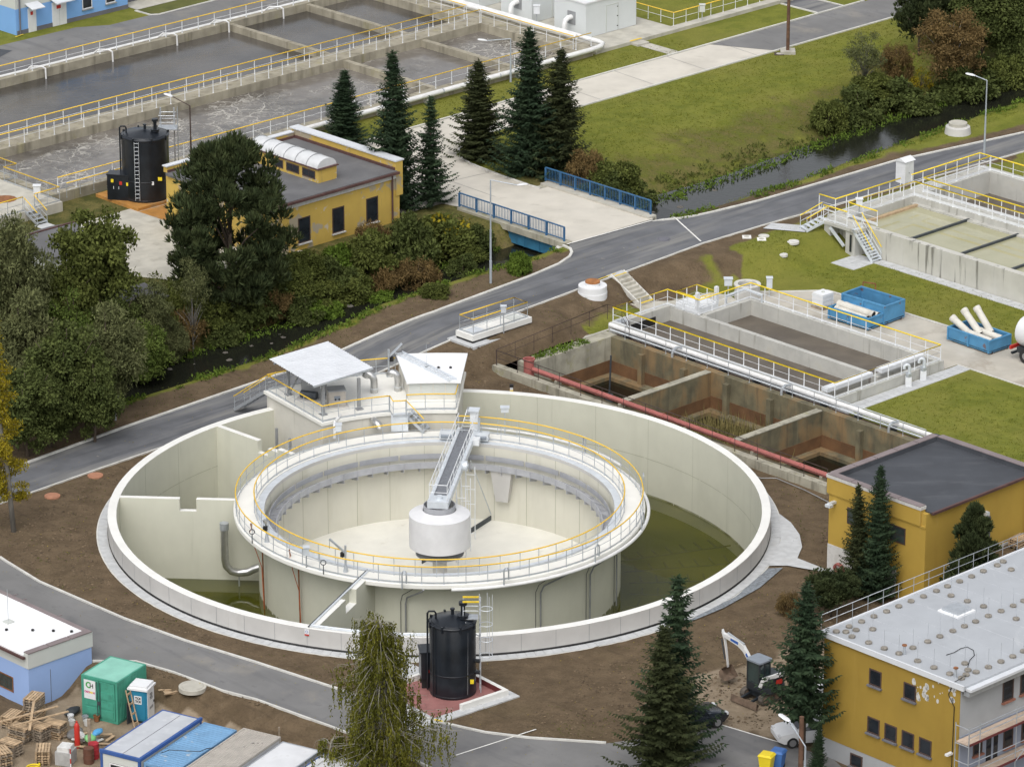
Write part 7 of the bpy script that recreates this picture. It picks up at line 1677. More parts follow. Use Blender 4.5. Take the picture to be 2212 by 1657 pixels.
leafmat('leaf_birch', (.055, .064, .011), (.125, .122, .020))
leafmat('weed_green', (.050, .085, .012), (.110, .160, .026))
leafmat('reed', (.11, .10, .035), (.24, .20, .085))
def prj_y(p):
    X, Y, Z = p[0], p[1] + Y0, p[2] - H
    d = Y * _c - Z * _s
    return CY + F * -(Y * _s + Z * _c) / d
def top_z(b, ty):
    lo, hi = b.z, b.z + 30
    for _ in range(30):
        m_ = (lo + hi) / 2
        if prj_y((b.x, b.y, m_)) > ty: lo = m_
        else: hi = m_
    return (lo + hi) / 2 - b.z
def leaf(m, p, d, n, l, w_):
    """one leaf blade at p, along d, normal n"""
    s_ = d.cross(n)
    if s_.length < 1e-4: return
    s_ = s_.normalized() * (w_ / 2); i = len(m.v)
    m.v += [p[:], (p + d * l * .45 + s_)[:], (p + d * l)[:], (p + d * l * .45 - s_)[:]]
    m.f.append((i, i + 1, i + 2, i + 3))
def rv(g): 
    while 1:
        v = Vector((g.uniform(-1, 1), g.uniform(-1, 1), g.uniform(-1, 1)))
        if .05 < v.length < 1: return v
def crown_mesh(name, mat, seed, K=60, per=170, ll=.2, lw=.13, shape='round', k=2.0, Rn=3.0, tuft=False):
    """crown with radius 1 and height k; leaf sizes in metres for a crown of radius Rn"""
    g = random.Random(seed); m = MB(); cs = []
    for k_ in range(K):
        if shape == 'round':
            v = rv(g).normalized() * g.uniform(.3, .86); c = Vector((v.x, v.y, k * (.5 + v.z * .48))); r = g.uniform(.17, .32)
        elif shape == 'dome':
            z = g.random() ** .95; rr_ = (.72 + .28 * min(1, z * 3)) * (1 - z ** 2.8) ** .6 * math.sqrt(g.uniform(.15, 1)) * .9; q = g.uniform(0, 2 * PI); c = Vector((rr_ * math.cos(q), rr_ * math.sin(q), k * (.05 + .88 * z))); r = g.uniform(.09, .19)
        elif shape == 'cone':
            z = g.random() ** 1.3; rr_ = (1 - z) ** .75 * math.sqrt(g.uniform(.1, 1)) * .88; q = g.uniform(0, 2 * PI); c = Vector((rr_ * math.cos(q), rr_ * math.sin(q), k * (.05 + .9 * z))); r = g.uniform(.13, .24) * (1.15 - .5 * z)
        else:
            q = g.uniform(0, 2 * PI); rr_ = math.sqrt(g.random()) * .86; c = Vector((rr_ * math.cos(q), rr_ * math.sin(q), k * g.uniform(.04, .84) * (1 - .6 * rr_ ** 2))); r = g.uniform(.16, .30)
        cs.append((Vector((c.x, c.y, c.z / k)), r))
        for _ in range(per // (5 if tuft else 1)):
            v = rv(g).normalized(); v.z = abs(v.z) if g.random() < .7 else v.z; f = g.random() ** .5
            p = c + Vector((v.x * r, v.y * r, v.z * r * .7)) * f; l = g.uniform(.7, 1.3)
            if tuft:
                ax = (v + Vector((0, 0, .9)) + rv(g) * .3).normalized()
                for _2 in range(5): leaf(m, p, (ax + rv(g) * .55).normalized(), rv(g), ll / Rn * l, lw / Rn)
            else:
                leaf(m, p, (v * .6 + rv(g) + Vector((0, 0, -.25))).normalized(), (Vector((0, 0, .8)) + v * .6 + rv(g) * .8).normalized(), ll / Rn * l, lw / Rn * l)
    me = m.mesh(name); me.materials.append(MAT(mat)); return me, cs
def limbs_mesh(name, cs, mat, seed, trunk_r=.05, n=14, k=2.0, c0=.16):
    g = random.Random(seed); m = MB(); kk = k / (1 - c0)
    m.tube([(0, 0, -.05 * kk), (.02, 0, .2 * kk), (0, .02, .45 * kk), (.02, 0, .8 * kk)], [trunk_r, trunk_r * .8, trunk_r * .55, trunk_r * .15], 7)
    for c, r in g.sample(cs, min(n, len(cs))):
        e = Vector((c.x, c.y, kk * (c0 + (1 - c0) * c.z))); b = Vector((0, 0, max(.08 * kk, e.z * g.uniform(.4, .65))))
        mid = b.lerp(e, .5) + Vector((0, 0, .06)); m.tube([b, mid, e], [trunk_r * .4, trunk_r * .25, trunk_r * .08], 5)
    me = m.mesh(name); me.materials.append(MAT(mat)); me.polygons.foreach_set('use_smooth', [True] * len(me.polygons)); return me
CR = {}
def proto(key, mat, seed, bark='bark', trunk=.05, n=14, c0=.16, **kw):
    cm_, cs = crown_mesh('crown', mat, seed, **kw); k = kw.get('k', 2.0); CR[key] = (cm_, limbs_mesh('trunk', cs, bark, seed, trunk, n, k, c0), k, c0)
proto('maple', 'leaf_olive', 1, K=85, per=190, ll=.24, lw=.17); proto('oak', 'leaf_dark', 2, K=95, per=190, ll=.22, lw=.15); proto('willow', 'leaf_grey', 3, K=95, per=200, ll=.26, lw=.09); proto('green', 'leaf_green', 4, K=80, per=180, ll=.22, lw=.15)
B = dict(shape='bush', k=1.25, Rn=1.9, c0=0.0, trunk=.035)
proto('bush', 'leaf_olive', 5, K=52, per=170, ll=.2, lw=.12, **B); proto('bushdark', 'leaf_dark', 6, K=52, per=170, ll=.2, lw=.13, **B); proto('bushgreen', 'weed_green', 7, K=52, per=160, ll=.22, lw=.15, **{**B, 'k': .8}); proto('bushyellow', 'leaf_yellow', 8, K=22, per=34, ll=.2, lw=.15, **B); proto('bushbrown', 'leaf_brown', 9, K=52, per=130, ll=.24, lw=.06, **B)
proto('browntree', 'leaf_brown', 10, K=95, per=160, ll=.24, lw=.08, bark='bark_grey', n=30); proto('greytree', 'leaf_grey', 11, K=46, per=90, ll=.16, lw=.05, bark='bark_grey', n=30, Rn=1.6); proto('pine', 'pine_needles', 12, K=110, per=300, ll=.3, lw=.07, shape='cone', k=2.0, tuft=True, Rn=2.3, c0=.03); proto('bigpine', 'pine_needles', 15, K=190, per=300, ll=.42, lw=.085, shape='dome', k=2.1, tuft=True, Rn=4.3, c0=.06); proto('pineround', 'pine_needles', 14, K=110, per=300, ll=.34, lw=.085, k=1.7, tuft=True, Rn=3.0)
def plant(key, label, cat, b, h, w_, rot=None, group=None, name='tree', crown0=None):
    t = thing(name, label, cat, loc=b, rot=rnd.uniform(0, 6.28) if rot is None else rot, group=group)
    cm_, tm_, k, c0 = CR[key]
    if crown0 is not None: c0 = crown0
    inst('crown', cm_, t, (0, 0, h * c0), 0, (w_ / 2, w_ / 2, h * (1 - c0) / k))
    inst('trunk', tm_, t, (0, 0, 0), 0, (w_ / 2, w_ / 2, h * (1 - c0) / k))
    return t
SC = F / 285.0
def pp(key, label, cat, bx, by, ty, wpx, name='tree', crown0=None, b=None, **kw):
    b = b or G(bx, by); h = top_z(b, ty); d = (b.y + Y0) * _c - (b.z - H) * _s
    return plant(key, label, cat, b - Vector((0, 0, .05)), h, wpx / (F / d), name=name, crown0=crown0, **kw)

# spruces
def dx0(q0, k_, nb): return math.cos(q0 + 2 * PI * k_ / nb)
def spruce_mesh(seed, h, rb, mat, bare=0.0, gap=.3, ragged=.25):
    g = random.Random(seed); m = MB(); z = h * .03 + bare
    while z < h - .15:
        f = (z - bare) / (h - bare); rad = rb * (1 - f) ** .82 + .08
        nb = max(6, int(7 + rad * 4.2))
        q0 = g.uniform(0, 6.28)
        for k_ in range(nb):
            q = q0 + 2 * PI * (k_ + g.uniform(-.35, .35)) / nb; L_ = rad * g.uniform(1 - ragged * 1.6, 1 + ragged * .6)
            L_ *= 1 + .5 * noise.noise(Vector((dx0(q0, k_, nb) * 1.3, z * .55, seed * 7.1)))
            if g.random() < .04: L_ *= .4
            dx, dy = math.cos(q), math.sin(q); zb = z + g.uniform(-.12, .12)
            droop = g.uniform(.16, .34) * (1 - f * .9) - .12 * f; n = max(3, int(L_ / .15))
            prev = None
            for i in range(n + 1):
                s_ = i / n; zz_ = zb + L_ * (.10 * s_ - droop * math.sin(s_ * 2.2) * .9 + .22 * s_ ** 3 * (1 - f))
                p = Vector((dx * L_ * s_, dy * L_ * s_, zz_))
                wd = (.50 * (1 - .5 * s_) * min(1, .4 + 2 * s_)) * (.55 + .45 * min(1, L_))
                if i > 0:
                    for sg in (-1, 1):
                        d = Vector((-dy * sg + dx * .75, dx * sg + dy * .75, -.32 + g.uniform(-.25, .15))).normalized()
                        leaf(m, p, d, Vector((0, 0, 1)) + rv(g) * .5, wd * g.uniform(.7, 1.35), wd * .62)
                    if i % 2: leaf(m, p, Vector((dx * .5, dy * .5, -.9 + g.uniform(-.2, .2))).normalized(), Vector((dx, dy, .3)), wd * 1.0, wd * .62)
            leaf(m, p, Vector((dx, dy, .1)).normalized(), Vector((0, 0, 1)), .3, .14)
        z += gap * (.55 + .55 * (1 - f)) * g.uniform(.8, 1.2)
    for i in range(14): leaf(m, Vector((0, 0, h - .9 + i * .06)), Vector((math.cos(i * 2.4) * .5, math.sin(i * 2.4) * .5, .8)).normalized(), Vector((math.cos(i), math.sin(i), .2)), .26, .1)
    me = m.mesh('crown'); me.materials.append(MAT(mat)); return me
SP = [spruce_mesh(s_, 10, rb, mt, ba, gp, rg_) for s_, rb, mt, ba, gp, rg_ in ((1, 2.15, 'spruce_needles', .2, .25, .28), (2, 1.85, 'spruce_needles', .2, .25, .34), (3, 2.5, 'spruce_old', .3, .32, .5), (4, 2.0, 'spruce_needles', 2.6, .27, .5), (5, 1.9, 'spruce_needles', .4, .33, .55), (6, 2.1, 'spruce_old', .2, .29, .4))]
tk = MB().cyl((0, 0, -.3), (0, 0, 9.6), .17, 8, .02).mesh('trunk'); tk.materials.append(MAT('bark')); tk.polygons.foreach_set('use_smooth', [True] * len(tk.polygons))
def spruce(label, b, h, k_, fat=1.0):
    t = thing('spruce_tree', label, 'tree', loc=b, rot=rnd.uniform(0, 6)); t.rotation_euler = (rnd.uniform(-.03, .03), rnd.uniform(-.03, .03), t.rotation_euler[2])
    s_ = h / 10; inst('crown', SP[k_], t, (0, 0, 0), 0, (s_ * fat, s_ * fat, s_)); inst('trunk', tk, t, (0, 0, 0), 0, s_)
def sp(label, bx, by, ty, k_, fat=1.0):
    b = G(bx, by); spruce(label, b, top_z(b, ty), k_, fat)
sp('dark spruce left of the workshop roof beside the basin', 742, 312, 150, 0, 1.45); sp('tall dark spruce at the right end of the yellow workshop', 856, 448, 112, 0, .95); sp('slim ragged spruce between workshop and bridge', 930, 442, 205, 4, 1.0)
sp('broad spruce on the kerbed island left of the twins', 1035, 338, 128, 5, 1.4); sp('tallest spruce of the island pair', 1146, 372, 60, 0, 1.08); sp('lower spruce of the island pair, right side', 1207, 374, 100, 5, 1.15)
sp('tall spruce in front of the round tank near the car', 1458, 1640, 1238, 4, .95); sp('brownish ragged spruce in the foreground before the car', 1432, 1700, 1352, 2, 1.1)
sp('lone spruce with bare lower trunk beside the ochre block', 1733, 1640, 1255, 3, .95); sp('taller spruce of the pair at the pump house', 1893, 1292, 1000, 1, .82); sp('shorter spruce of the pair at the pump house', 1857, 1284, 1042, 5, .8); sp('narrow young conifer at the lower ochre wall corner', 1765, 1680, 1560, 1, .9)
pp('pine', 'dense young pine in front of the pump house door', 'tree', 2040, 1265, 1088, 165, name='pine_tree', b=AB.W(10.6, -28.4, hAB(10.6, -28.4))); pp('bigpine', 'huge dark pine in front of the yellow workshop', 'tree', 502, 672, 282, 300, name='pine_tree'); 
pp('pineround', 'small scraggy pine on the soil behind the excavator', 'tree', 1795, 1330, 1230, 130, name='pine_tree'); pp('pineround', 'low pine bush between pump house and office roof', 'shrub', 1955, 1262, 1215, 110, name='pine_shrub')
pp('bushbrown', 'sparse brown shrub on the soil near the slag pine', 'shrub', 1705, 1330, 1270, 60, name='shrub')
# trees on the left bank
pp('willow', 'grey green tree at the left picture edge below the sluice deck', 'tree', 45, 800, 452, 180); pp('maple', 'yellow green maple behind the left tree mass', 'tree', 215, 735, 428, 200)
pp('oak', 'dark tree low in the left mass beside the road', 'tree', 150, 935, 690, 210, crown0=.03); pp('willow', 'grey leaved willow in the middle of the left tree mass', 'tree', 235, 890, 655, 190, crown0=.03); pp('willow', 'grey leaved willow at the far left above the larch', 'tree', 50, 920, 620, 220, crown0=.03)
pp('oak', 'dark round tree at the road end of the left mass', 'tree', 60, 985, 790, 190, crown0=.03); pp('green', 'small leafy tree at the stream side of the left mass', 'tree', 312, 842, 690, 130, crown0=.03); pp('oak', 'dark leafy tree above the stream bend', 'tree', 205, 955, 770, 150, crown0=.03); pp('willow', 'thin grey green tree between maple and stream', 'tree', 330, 800, 600, 110); pp('maple', 'olive tree at the upper left behind the shed roof', 'tree', 110, 720, 560, 130)
t = pp('greytree', 'bare thin sapling with root clump at the water edge', 'tree', 418, 770, 545, 85, name='sapling', crown0=.35)
for k_, lab, bx, by, ty, wp in (('oak', 'dark leafy tree overhanging the verge by the meter post', 110, 965, 800, 150), ('willow', 'grey green tree between the dark road trees', 10, 880, 700, 150), ('green', 'mid green tree in the heart of the left mass', 165, 850, 610, 150), ('oak', 'dark tree under the maple', 255, 800, 610, 130), ('maple', 'olive tree right of the grey shed roof', 150, 780, 560, 140), ('oak', 'small dark tree behind the stream bend shrubs', 300, 775, 640, 110), ('willow', 'low grey willow by the sapling', 370, 790, 690, 90), ('oak', 'dark low tree at the left end of the stream', 180, 905, 760, 160)):
    pp(k_, lab, 'tree', bx, by, ty, wp, crown0=.02)
# shrubs along the banks
SH = [('bushbrown', 'brown withered shrub above the stream bend', 385, 745, 655, 120), ('bush', 'olive shrub under the huge pine, left side', 455, 715, 630, 110), ('bushdark', 'dark shrub under the huge pine', 545, 690, 600, 130), ('bush', 'yellow green overhanging shrub below the workshop', 640, 655, 560, 130), ('bushdark', 'dark ivy shrub below the workshop windows', 720, 630, 545, 120), ('bush', 'large olive shrub right of the workshop windows', 800, 600, 480, 130), ('bushdark', 'dense dark shrub by the workshop corner', 880, 585, 455, 130), ('bushyellow', 'shrub with bright yellow leaves left of the bridge', 955, 545, 440, 140), ('bush', 'olive shrub carrying the yellow leaves by the bridge', 960, 552, 450, 150), ('bushbrown', 'brown shrub in front of the bridge abutment', 905, 630, 550, 110), ('bushdark', 'low dark shrub at the stream before the bridge', 1000, 605, 545, 90), ('bushgreen', 'fresh green shrub at the bridge foot', 1120, 590, 535, 55), ('bushgreen', 'bright green weed patch above the rocky stream', 690, 690, 640, 110), ('bushgreen', 'bright green weed patch by the culvert', 820, 660, 625, 90), ('bush', 'grassy shrub on the road verge by the stream', 940, 640, 605, 70), ('bushbrown', 'brown shrub above the rocky water', 600, 690, 610, 100), ('bushdark', 'dark shrub on the left bank by the sapling', 480, 745, 690, 90), ('bush', 'olive shrub beside the dark pavilion roof', 370, 690, 620, 90),
      ('bushdark', 'dark shrub against the left workshop wall', 600, 585, 520, 110), ('bush', 'olive shrub on the slope below the first window', 670, 610, 530, 110), ('bushgreen', 'green creeper below the middle window', 735, 580, 520, 100), ('bushbrown', 'brown twig shrub below the right window', 805, 545, 470, 90), ('bushdark', 'dark shrub between workshop corner and yellow leaves', 870, 540, 450, 100), ('bush', 'olive shrub halfway down the bank', 760, 650, 575, 120), ('bushdark', 'dark shrub overhanging the rocky stream', 660, 700, 630, 100), ('bush', 'olive shrub close to the lamp post', 1010, 580, 510, 90), ('bushdark', 'dark shrub right under the bridge end', 1030, 545, 475, 80), ('bush', 'tall olive shrub left under the pine', 400, 690, 590, 110), ('bushdark', 'dark shrub filling the bank under the pine', 590, 665, 590, 120), ('bushbrown', 'brown bramble in the middle of the bank', 850, 640, 560, 110), ('bush', 'olive shrub over the bright weeds', 700, 665, 595, 110), ('bush', 'olive shrub by the maple trunk', 340, 740, 655, 110),
      ('bushdark', 'dark ivy tangle left of the far bridge mouth', 1380, 445, 385, 90), ('bush', 'olive tangle at the foot of the grey shrub tree', 1880, 215, 150, 120), ('bushdark', 'dark shrub under the dark corner trees', 2130, 195, 110, 140),
      ('bushbrown', 'reddish brown shrub under the island spruces', 1265, 395, 310, 90), ('bush', 'olive shrub tangle above the far bridge railing', 1330, 420, 335, 120), ('bushdark', 'dark shrub behind the far bridge railing', 1310, 425, 365, 120), ('bushgreen', 'green weeds at the bridge stream mouth', 1470, 440, 418, 80), ('bushgreen', 'green water edge weeds upstream of the bridge', 1580, 403, 386, 110), ('bushgreen', 'green water edge weeds on the middle bank', 1690, 366, 350, 120), ('bushgreen', 'green water edge weeds below the autumn shrubs', 1790, 328, 310, 110),
      ('bushdark', 'dark bramble on the lawn edge above the stream', 1850, 270, 185, 130), ('bush', 'olive bramble below the grey round shrub', 1790, 290, 205, 90), ('bushdark', 'dark bramble below the autumn tree', 1960, 245, 165, 150), ('bushbrown', 'reddish twig shrub left of the autumn tree', 1935, 165, 85, 80), ('bushyellow', 'small yellow leaved shrub under the autumn tree', 1990, 190, 135, 60), ('bushdark', 'dark shrub at the upper stream bank', 2080, 225, 130, 150), ('bush', 'grey olive shrub at the far right bank', 2170, 200, 105, 120), ('bushdark', 'dark shrub at the right picture edge by the stream', 2200, 185, 60, 110), ]
for k_, lab, bx, by, ty, wp in SH: pp(k_, lab, 'shrub', bx, by, ty, wp, name='shrub')
pp('greytree', 'grey round leafed shrub tree on the lawn slope', 'tree', 1868, 205, 62, 110); pp('browntree', 'tall rusty brown autumn tree above the stream', 'tree', 2055, 215, 5, 170)
pp('pineround', 'dark pine at the top right corner of the lawn', 'tree', 1985, 120, -60, 130, name='pine_tree'); pp('oak', 'dark evergreen tree behind the autumn tree', 'tree', 2120, 150, -40, 170); pp('oak', 'dark tree in the top right corner', 'tree', 2195, 165, -30, 150); pp('pineround', 'dark pine filling the right upper edge', 'tree', 2180, 110, -110, 150, name='pine_tree'); pp('oak', 'dark tree filling the gap behind the autumn tree', 'tree', 2070, 110, -90, 150)
# larch at the left edge
def larch():
    b = G(30, 1148); t = thing('larch_tree', 'tall thin larch with yellow needles at the left edge', 'tree', loc=b); g = random.Random(4); h = 15.0
    ob('trunk', MB().tube([(0, 0, -.2), (-.25, 0, 4), (-.75, 0, 9), (-1.2, 0, h)], [.17, .14, .09, .03], 8), 'bark_grey', t, smooth=True)
    m = MB(); tw = MB()
    for z in [2.2 + .42 * i for i in range(30)]:
        for k_ in range(4):
            if g.random() < .1: continue
            q = g.uniform(0, 6.28); L_ = g.uniform(.8, 1.9) * (1.15 - z / 18); x0 = -.08 * z; d = Vector((math.cos(q), math.sin(q), -.15))
            tw.tube([(x0, 0, z), Vector((x0, 0, z)) + d * L_], [.03, .01], 4)
            for _ in range(int(150 * L_)):
                s_ = g.uniform(.25, 1); p = Vector((x0, 0, z)) + d * L_ * s_ + rv(g) * .28
                leaf(m, p, (rv(g) + Vector((0, 0, .4))).normalized(), rv(g), .2, .07)
    me = m.mesh('crown'); me.materials.append(MAT('leaf_yellow')); inst('crown', me, t, (0, 0, 0)); ob('twigs', tw, 'bark_grey', t)
larch()
# weeping birch in the foreground
def birch(label, b, h, w_, seed, strands=330):
    t = thing('birch_tree', label, 'tree', loc=b); g = random.Random(seed); m = MB(); br_ = MB()
    tr = [Vector((0, 0, -.2)), Vector((.12, 0, h * .25)), Vector((.05, 0, h * .5)), Vector((-.15, .1, h * .75)), Vector((-.05, 0, h * .96))]
    ob('trunk', MB().tube(tr, [.19, .15, .11, .06, .02], 8), 'bark_birch', t, smooth=True)
    for i in range(int(strands / 6)):
        f = g.uniform(.16, .97); z = h * f; k_ = min(3, int(f * 4)); base = tr[k_].lerp(tr[k_ + 1], f * 4 - k_); q = g.uniform(0, 6.28)
        env = min(1, (1 - f) ** .5 * .95 + .16) * (1 + .75 * noise.noise(Vector((math.cos(q) * 1.4, math.sin(q) * 1.4, f * 5.0 + seed)))); L_ = w_ / 2 * env * g.uniform(.35, 1.0) + .1
        tip = base + Vector((math.cos(q) * L_, math.sin(q) * L_, L_ * g.uniform(.15, .6))); mid = base.lerp(tip, .5) + Vector((0, 0, L_ * .25))
        br_.tube([base, mid, tip, tip + Vector((math.cos(q) * .15, math.sin(q) * .15, -.35))], [.028, .018, .010, .004], 4)
        for s_ in range(6):
            p = mid.lerp(tip, g.uniform(.0, 1.1)) + Vector((g.uniform(-.22, .22), g.uniform(-.22, .22), 0)); ln_ = g.uniform(.5, 1.9) * (.6 + .6 * (1 - f)); sway = Vector((g.uniform(-.12, .12), g.uniform(-.12, .12), 0))
            for j in range(int(ln_ / .062)):
                e = p + Vector((0, 0, -j * .062)) + sway * (j * .06) + rv(g) * .07
                leaf(m, e, Vector((g.uniform(-.5, .5), g.uniform(-.5, .5), -1)).normalized(), rv(g), g.uniform(.11, .19), .08)
    me = m.mesh('crown'); me.materials.append(MAT('leaf_birch')); inst('crown', me, t, (0, 0, 0)); ob('branches', br_, 'bark_birch', t)
b = G(828, 1735); birch('weeping birch with pale limbs in the foreground', b, top_z(b, 1322), 6.6, 3, 2400)
b = G(720, 1725); birch('low drooping birch over the white cabins', b, top_z(b, 1590), 3.6, 5, 320)
# reeds in the second pit, weeds and stones
def scatter(name, label, mat, pts, mk):
    m = MB()
    for p in pts: mk(m, p)
    me = m.mesh(name); me.materials.append(MAT(mat)); return stuff(ob(name, me, None), label)
g = random.Random(21)
def reed_at(m, p):
    h = g.uniform(.5, 1.5); d = (Vector((0, 0, 1)) + rv(g) * .35).normalized(); leaf(m, p, d, rv(g), h, .05)
scatter('reeds', 'dry reeds growing in the middle old pit', 'reed', [AB.W(g.gauss(22.6, 1.6), g.gauss(4.0, 1.9), -2.1) for _ in range(2600) if 1] , reed_at)
scatter('pit_grass', 'green grass blades in the first old pit', 'weed_green', [AB.W(g.gauss(19.9, .35), g.gauss(12.0, 1.0), -2.1) for _ in range(240)], reed_at)
def weed_at(m, p):
    for _ in range(4): leaf(m, p + rv(g) * .15, (rv(g) + Vector((0, 0, .6))).normalized(), rv(g), g.uniform(.12, .34), g.uniform(.06, .14))
pts = []
while len(pts) < 5200:
    a, d = g.uniform(-22, 100), g.uniform(HW + .1, HW + 10)
    if 35.5 < a < 46.5: continue
    if a > 46 and d > HW + 4.5: continue
    y = lin(a, STREAM) + d
    if a > 20 and y > 44: continue
    if noise.noise(Vector((a * .35, y * .35, 1))) > -.1: pts.append(AB.W(a, y, hAB(a, y) + .05))
scatter('bank_weeds', 'low weeds covering the far stream bank', 'leaf_olive', pts, weed_at)
pts = []
while len(pts) < 2600:
    a, d = g.uniform(-22, 100), -g.uniform(HW - .1, HW + 2.3)
    if 35.5 < a < 46.5: continue
    y = lin(a, STREAM) + d
    if noise.noise(Vector((a * .4, y * .4, 4))) > -.05: pts.append(AB.W(a, y, hAB(a, y) + .04))
scatter('verge_weeds', 'green weeds along the near water edge', 'weed_green', pts, weed_at)
pts = []
while len(pts) < 1500:
    a, d = g.uniform(-10, 100), g.uniform(HW + .1, HW + 1.6); y = lin(a, STREAM) + d
    if 35.5 < a < 46.5: continue
    pts.append(AB.W(a, y, max(hAB(a, y), lin(a, WZ)) + .05))
scatter('water_edge_plants', 'lush green plants hanging into the stream', 'weed_green', pts, weed_at)
# moss and grass on the old pit corner
pts = [AB.W(g.uniform(19.5, 27.5), g.uniform(18.4, 20.1), .74 if 1 else 0) for _ in range(420)]
pts = [p if AB.L(p)[1] < 19.3 else p - Vector((0, 0, 1.3)) for p in pts if noise.noise(p * .6) > .05]
scatter('moss', 'moss and grass on the old pit wall', 'weed_green', pts, weed_at)
# clods of soil
def clod_at(m, p):
    r = g.choice([.03, .04, .05, .06, .09]); i = len(m.v); vs = [p + Vector((x * r * g.uniform(.7, 1.4), y * r * g.uniform(.7, 1.4), z * r * .7)) for x, y, z in ((1, 0, 0), (0, 1, 0), (-1, 0, 0), (0, -1, 0), (0, 0, 1))]
    m.v += [v[:] for v in vs]; m.f += [(i, i + 1, i + 4), (i + 1, i + 2, i + 4), (i + 2, i + 3, i + 4), (i + 3, i, i + 4)]
defm('clod', (.125, .090, .056), .95, .3, 2.0, island=.35)
pts = []
while len(pts) < 7000:
    a, y = g.uniform(-32, 18), g.uniform(-32, 24); 
    if math.hypot(a - TC[0], y - TC[1]) < 21.5 or y > lin(a, NEAR) - .3: continue
    if noise.noise(Vector((a * .5, y * .5, 7))) < -.15: continue
    if inpoly(a, y, poly) or h0(a, y) < -.05: continue
    if math.hypot(a - TC[0], y - TC[1]) < 23.6 and y < -3: continue
    if abs(a + 20) < 5.6 and abs(y + 15.5) < 5.6: continue
    pts.append(AB.W(a, y, hAB(a, y)))
scatter('soil_clods', 'crumbly clods on the bare soil round the tank', 'clod', pts, clod_at)
# stones in the stream
sm_ = []
for s_ in range(4):
    g2 = random.Random(s_); m = MB().lathe([(.01, .55), (.45, .5), (.85, .3), (1, 0), (.8, -.3), (.01, -.4)], 8)
    m.v = [(x * g2.uniform(.8, 1.2), y * g2.uniform(.75, 1.15), z * g2.uniform(.7, 1.2)) for x, y, z in m.v]; me = m.mesh('stone'); me.materials.append(MAT('stone')); sm_.append(me)
for i in range(30):
    a = g.uniform(3, 24) if i < 22 else g.uniform(44, 60); d = g.choice([g.uniform(.2, 1.9), g.uniform(-1.7, 1.8), g.uniform(1.2, 2.2)]); y = lin(a, STREAM) + d
    o = bpy.data.objects.new('stone', sm_[i % 4]); C.objects.link(o); o.location = AB.W(a, y, max(hAB(a, y), lin(a, WZ) - .1)); o.scale = (g.uniform(.12, .36),) * 3; o.rotation_euler = (0, 0, g.uniform(0, 6)); tag(o, 'grey stone lying in the shallow stream', 'stone', 'stones in the stream')
# small roofs glimpsed among the left trees
t = thing('garden_shed', 'grey gabled shed roof among the left trees', 'shed', fr=afr(4.2, 51.0, ZF)); ob('wall', MB().box(0, 4, 0, 5, -.3, 2.2), 'pale_band', t); ob('roof', MB().add([(-.3, -.3, 2.2), (4.3, -.3, 2.2), (4.3, 5.3, 2.2), (-.3, 5.3, 2.2), (-.3, 2.5, 3.2), (4.3, 2.5, 3.2)], [(0, 1, 5, 4), (3, 2, 5, 4), (0, 4, 3), (1, 2, 5)]), 'bitumen_grey', t); ob('ridge', MB().bar((-.3, 2.5, 3.22), (4.3, 2.5, 3.22), .15, .08), 'flash_brown', t)
p = G(300, 668); t = thing('pavilion', 'small dark slate roof hut on the stream bank', 'hut', loc=p, rot=AB.a); ob('wall', MB().box(-1.2, 1.2, -1.0, 1.0, -.5, .9), 'dark_base', t); ob('roof', MB().add([(-1.6, -1.4, .9), (1.6, -1.4, .9), (1.6, 1.4, 1.15), (-1.6, 1.4, 1.15), (-1.6, -1.4, 1.0), (1.6, -1.4, 1.0), (1.6, 1.4, 1.25), (-1.6, 1.4, 1.25)], [(0, 1, 2, 3), (4, 5, 6, 7), (0, 1, 5, 4), (1, 2, 6, 5), (2, 3, 7, 6), (3, 0, 4, 7)]), 'bitumen_grey', t)

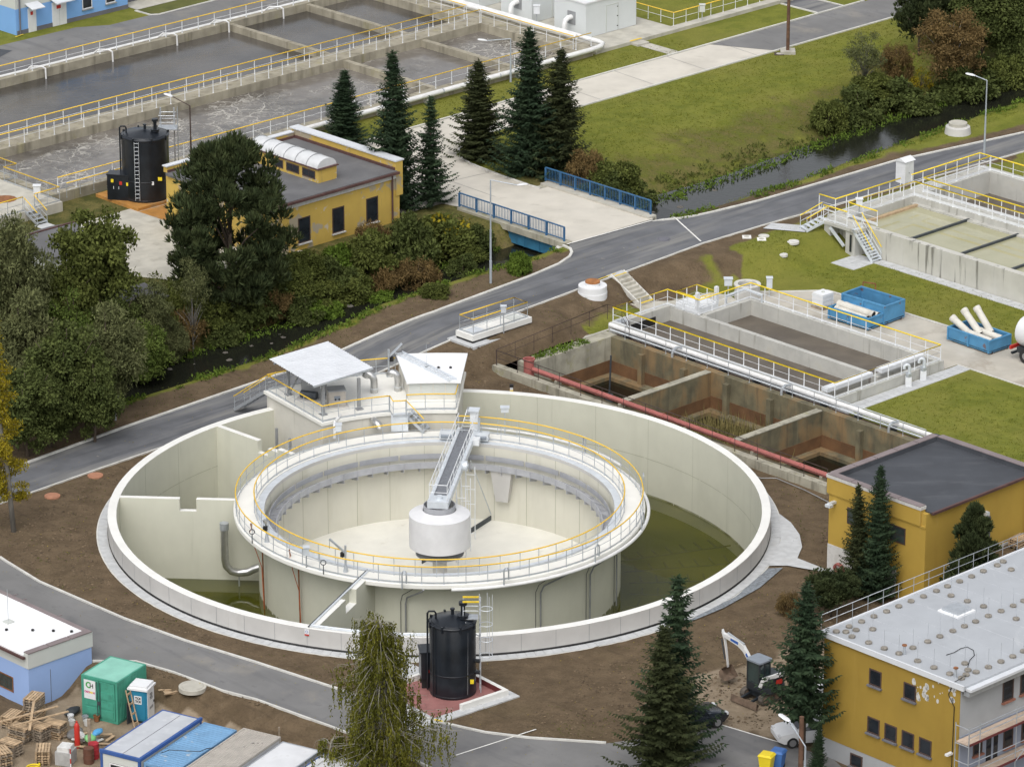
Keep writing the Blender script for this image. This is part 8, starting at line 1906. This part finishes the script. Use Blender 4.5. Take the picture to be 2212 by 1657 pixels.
# grass blades on the lawns, weeds and fallen leaves
def blade_at(m, p):
    for _ in range(3): leaf(m, p + Vector((g.uniform(-.1, .1), g.uniform(-.1, .1), 0)), (Vector((0, 0, 1)) + rv(g) * .9).normalized(), rv(g), g.uniform(.05, .11), g.uniform(.03, .06))
leafmat('grass_blades', (.095, .112, .013), (.150, .156, .024), .25, .5)
def lawn_pts(n, boxes):
    out = []
    while len(out) < n:
        a0, a1, y0, y1 = g.choices(boxes, [(b[1] - b[0]) * (b[3] - b[2]) for b in boxes])[0]; a, y = g.uniform(a0, a1), g.uniform(y0, y1)
        if any(r_[0] - .4 < a < r_[1] + .4 and r_[2] - .4 < y < r_[3] + .4 for r_ in RECTS) or cover(a, y)[0] > .35: continue
        if 39.4 < a < 46.6 and y < 19.4: continue
        if 26.8 < a < 41 and -2.3 < y < -.8 or a < 33 and y > 14 and y < 24 or 50.2 < a < 53.6 and 17 < y < 23.5 or 33 < a < 41 and 16 < y < 23.3: continue
        out.append(AB.W(a, y, hAB(a, y)))
    return out
scatter('lawn_grass', 'short mown grass on the lawns', 'grass_blades', lawn_pts(17000, [(28.6, 53.5, -22, 24.5), (46.5, 100, 42, 55.6), (36, 80, 61.3, 64.8), (48, 95, 30.8, 32.6)]), blade_at)
pts = []
while len(pts) < 1500:
    a, y = g.uniform(-30, 34), g.uniform(-30, 34)
    if math.hypot(a - TC[0], y - TC[1]) < 21.6 or inpoly(a, y, poly) or h0(a, y) < -.1 or lin(a, NEAR) - .4 < y < lin(a, FAR) + .5 or (a > 16.8 and y < 20.6): continue
    if abs(a + 20) < 5.6 and abs(y + 15.5) < 5.6 or a > 8 and y < -18: continue
    if noise.noise(Vector((a * .3, y * .3, 11))) > .05 or y > 29: pts.append(AB.W(a, y, hAB(a, y)))
scatter('soil_weeds', 'sparse weeds sprouting on the bare soil', 'leaf_olive', pts, blade_at)
def litter_at(m, p): leaf(m, p, Vector((g.uniform(-1, 1), g.uniform(-1, 1), .1)).normalized(), Vector((0, 0, 1)), g.uniform(.06, .12), .06)
pts = []
while len(pts) < 700:
    a, y = g.uniform(-30, 40), g.uniform(-30, 34)
    if math.hypot(a - TC[0], y - TC[1]) < 21.6 or h0(a, y) < -.1 or (a > 16.8 and y < 21): continue
    pts.append(AB.W(a, y, hAB(a, y) + .09))
scatter('fallen_leaves', 'yellow fallen leaves scattered on soil and road', 'leaf_yellow', pts, litter_at)
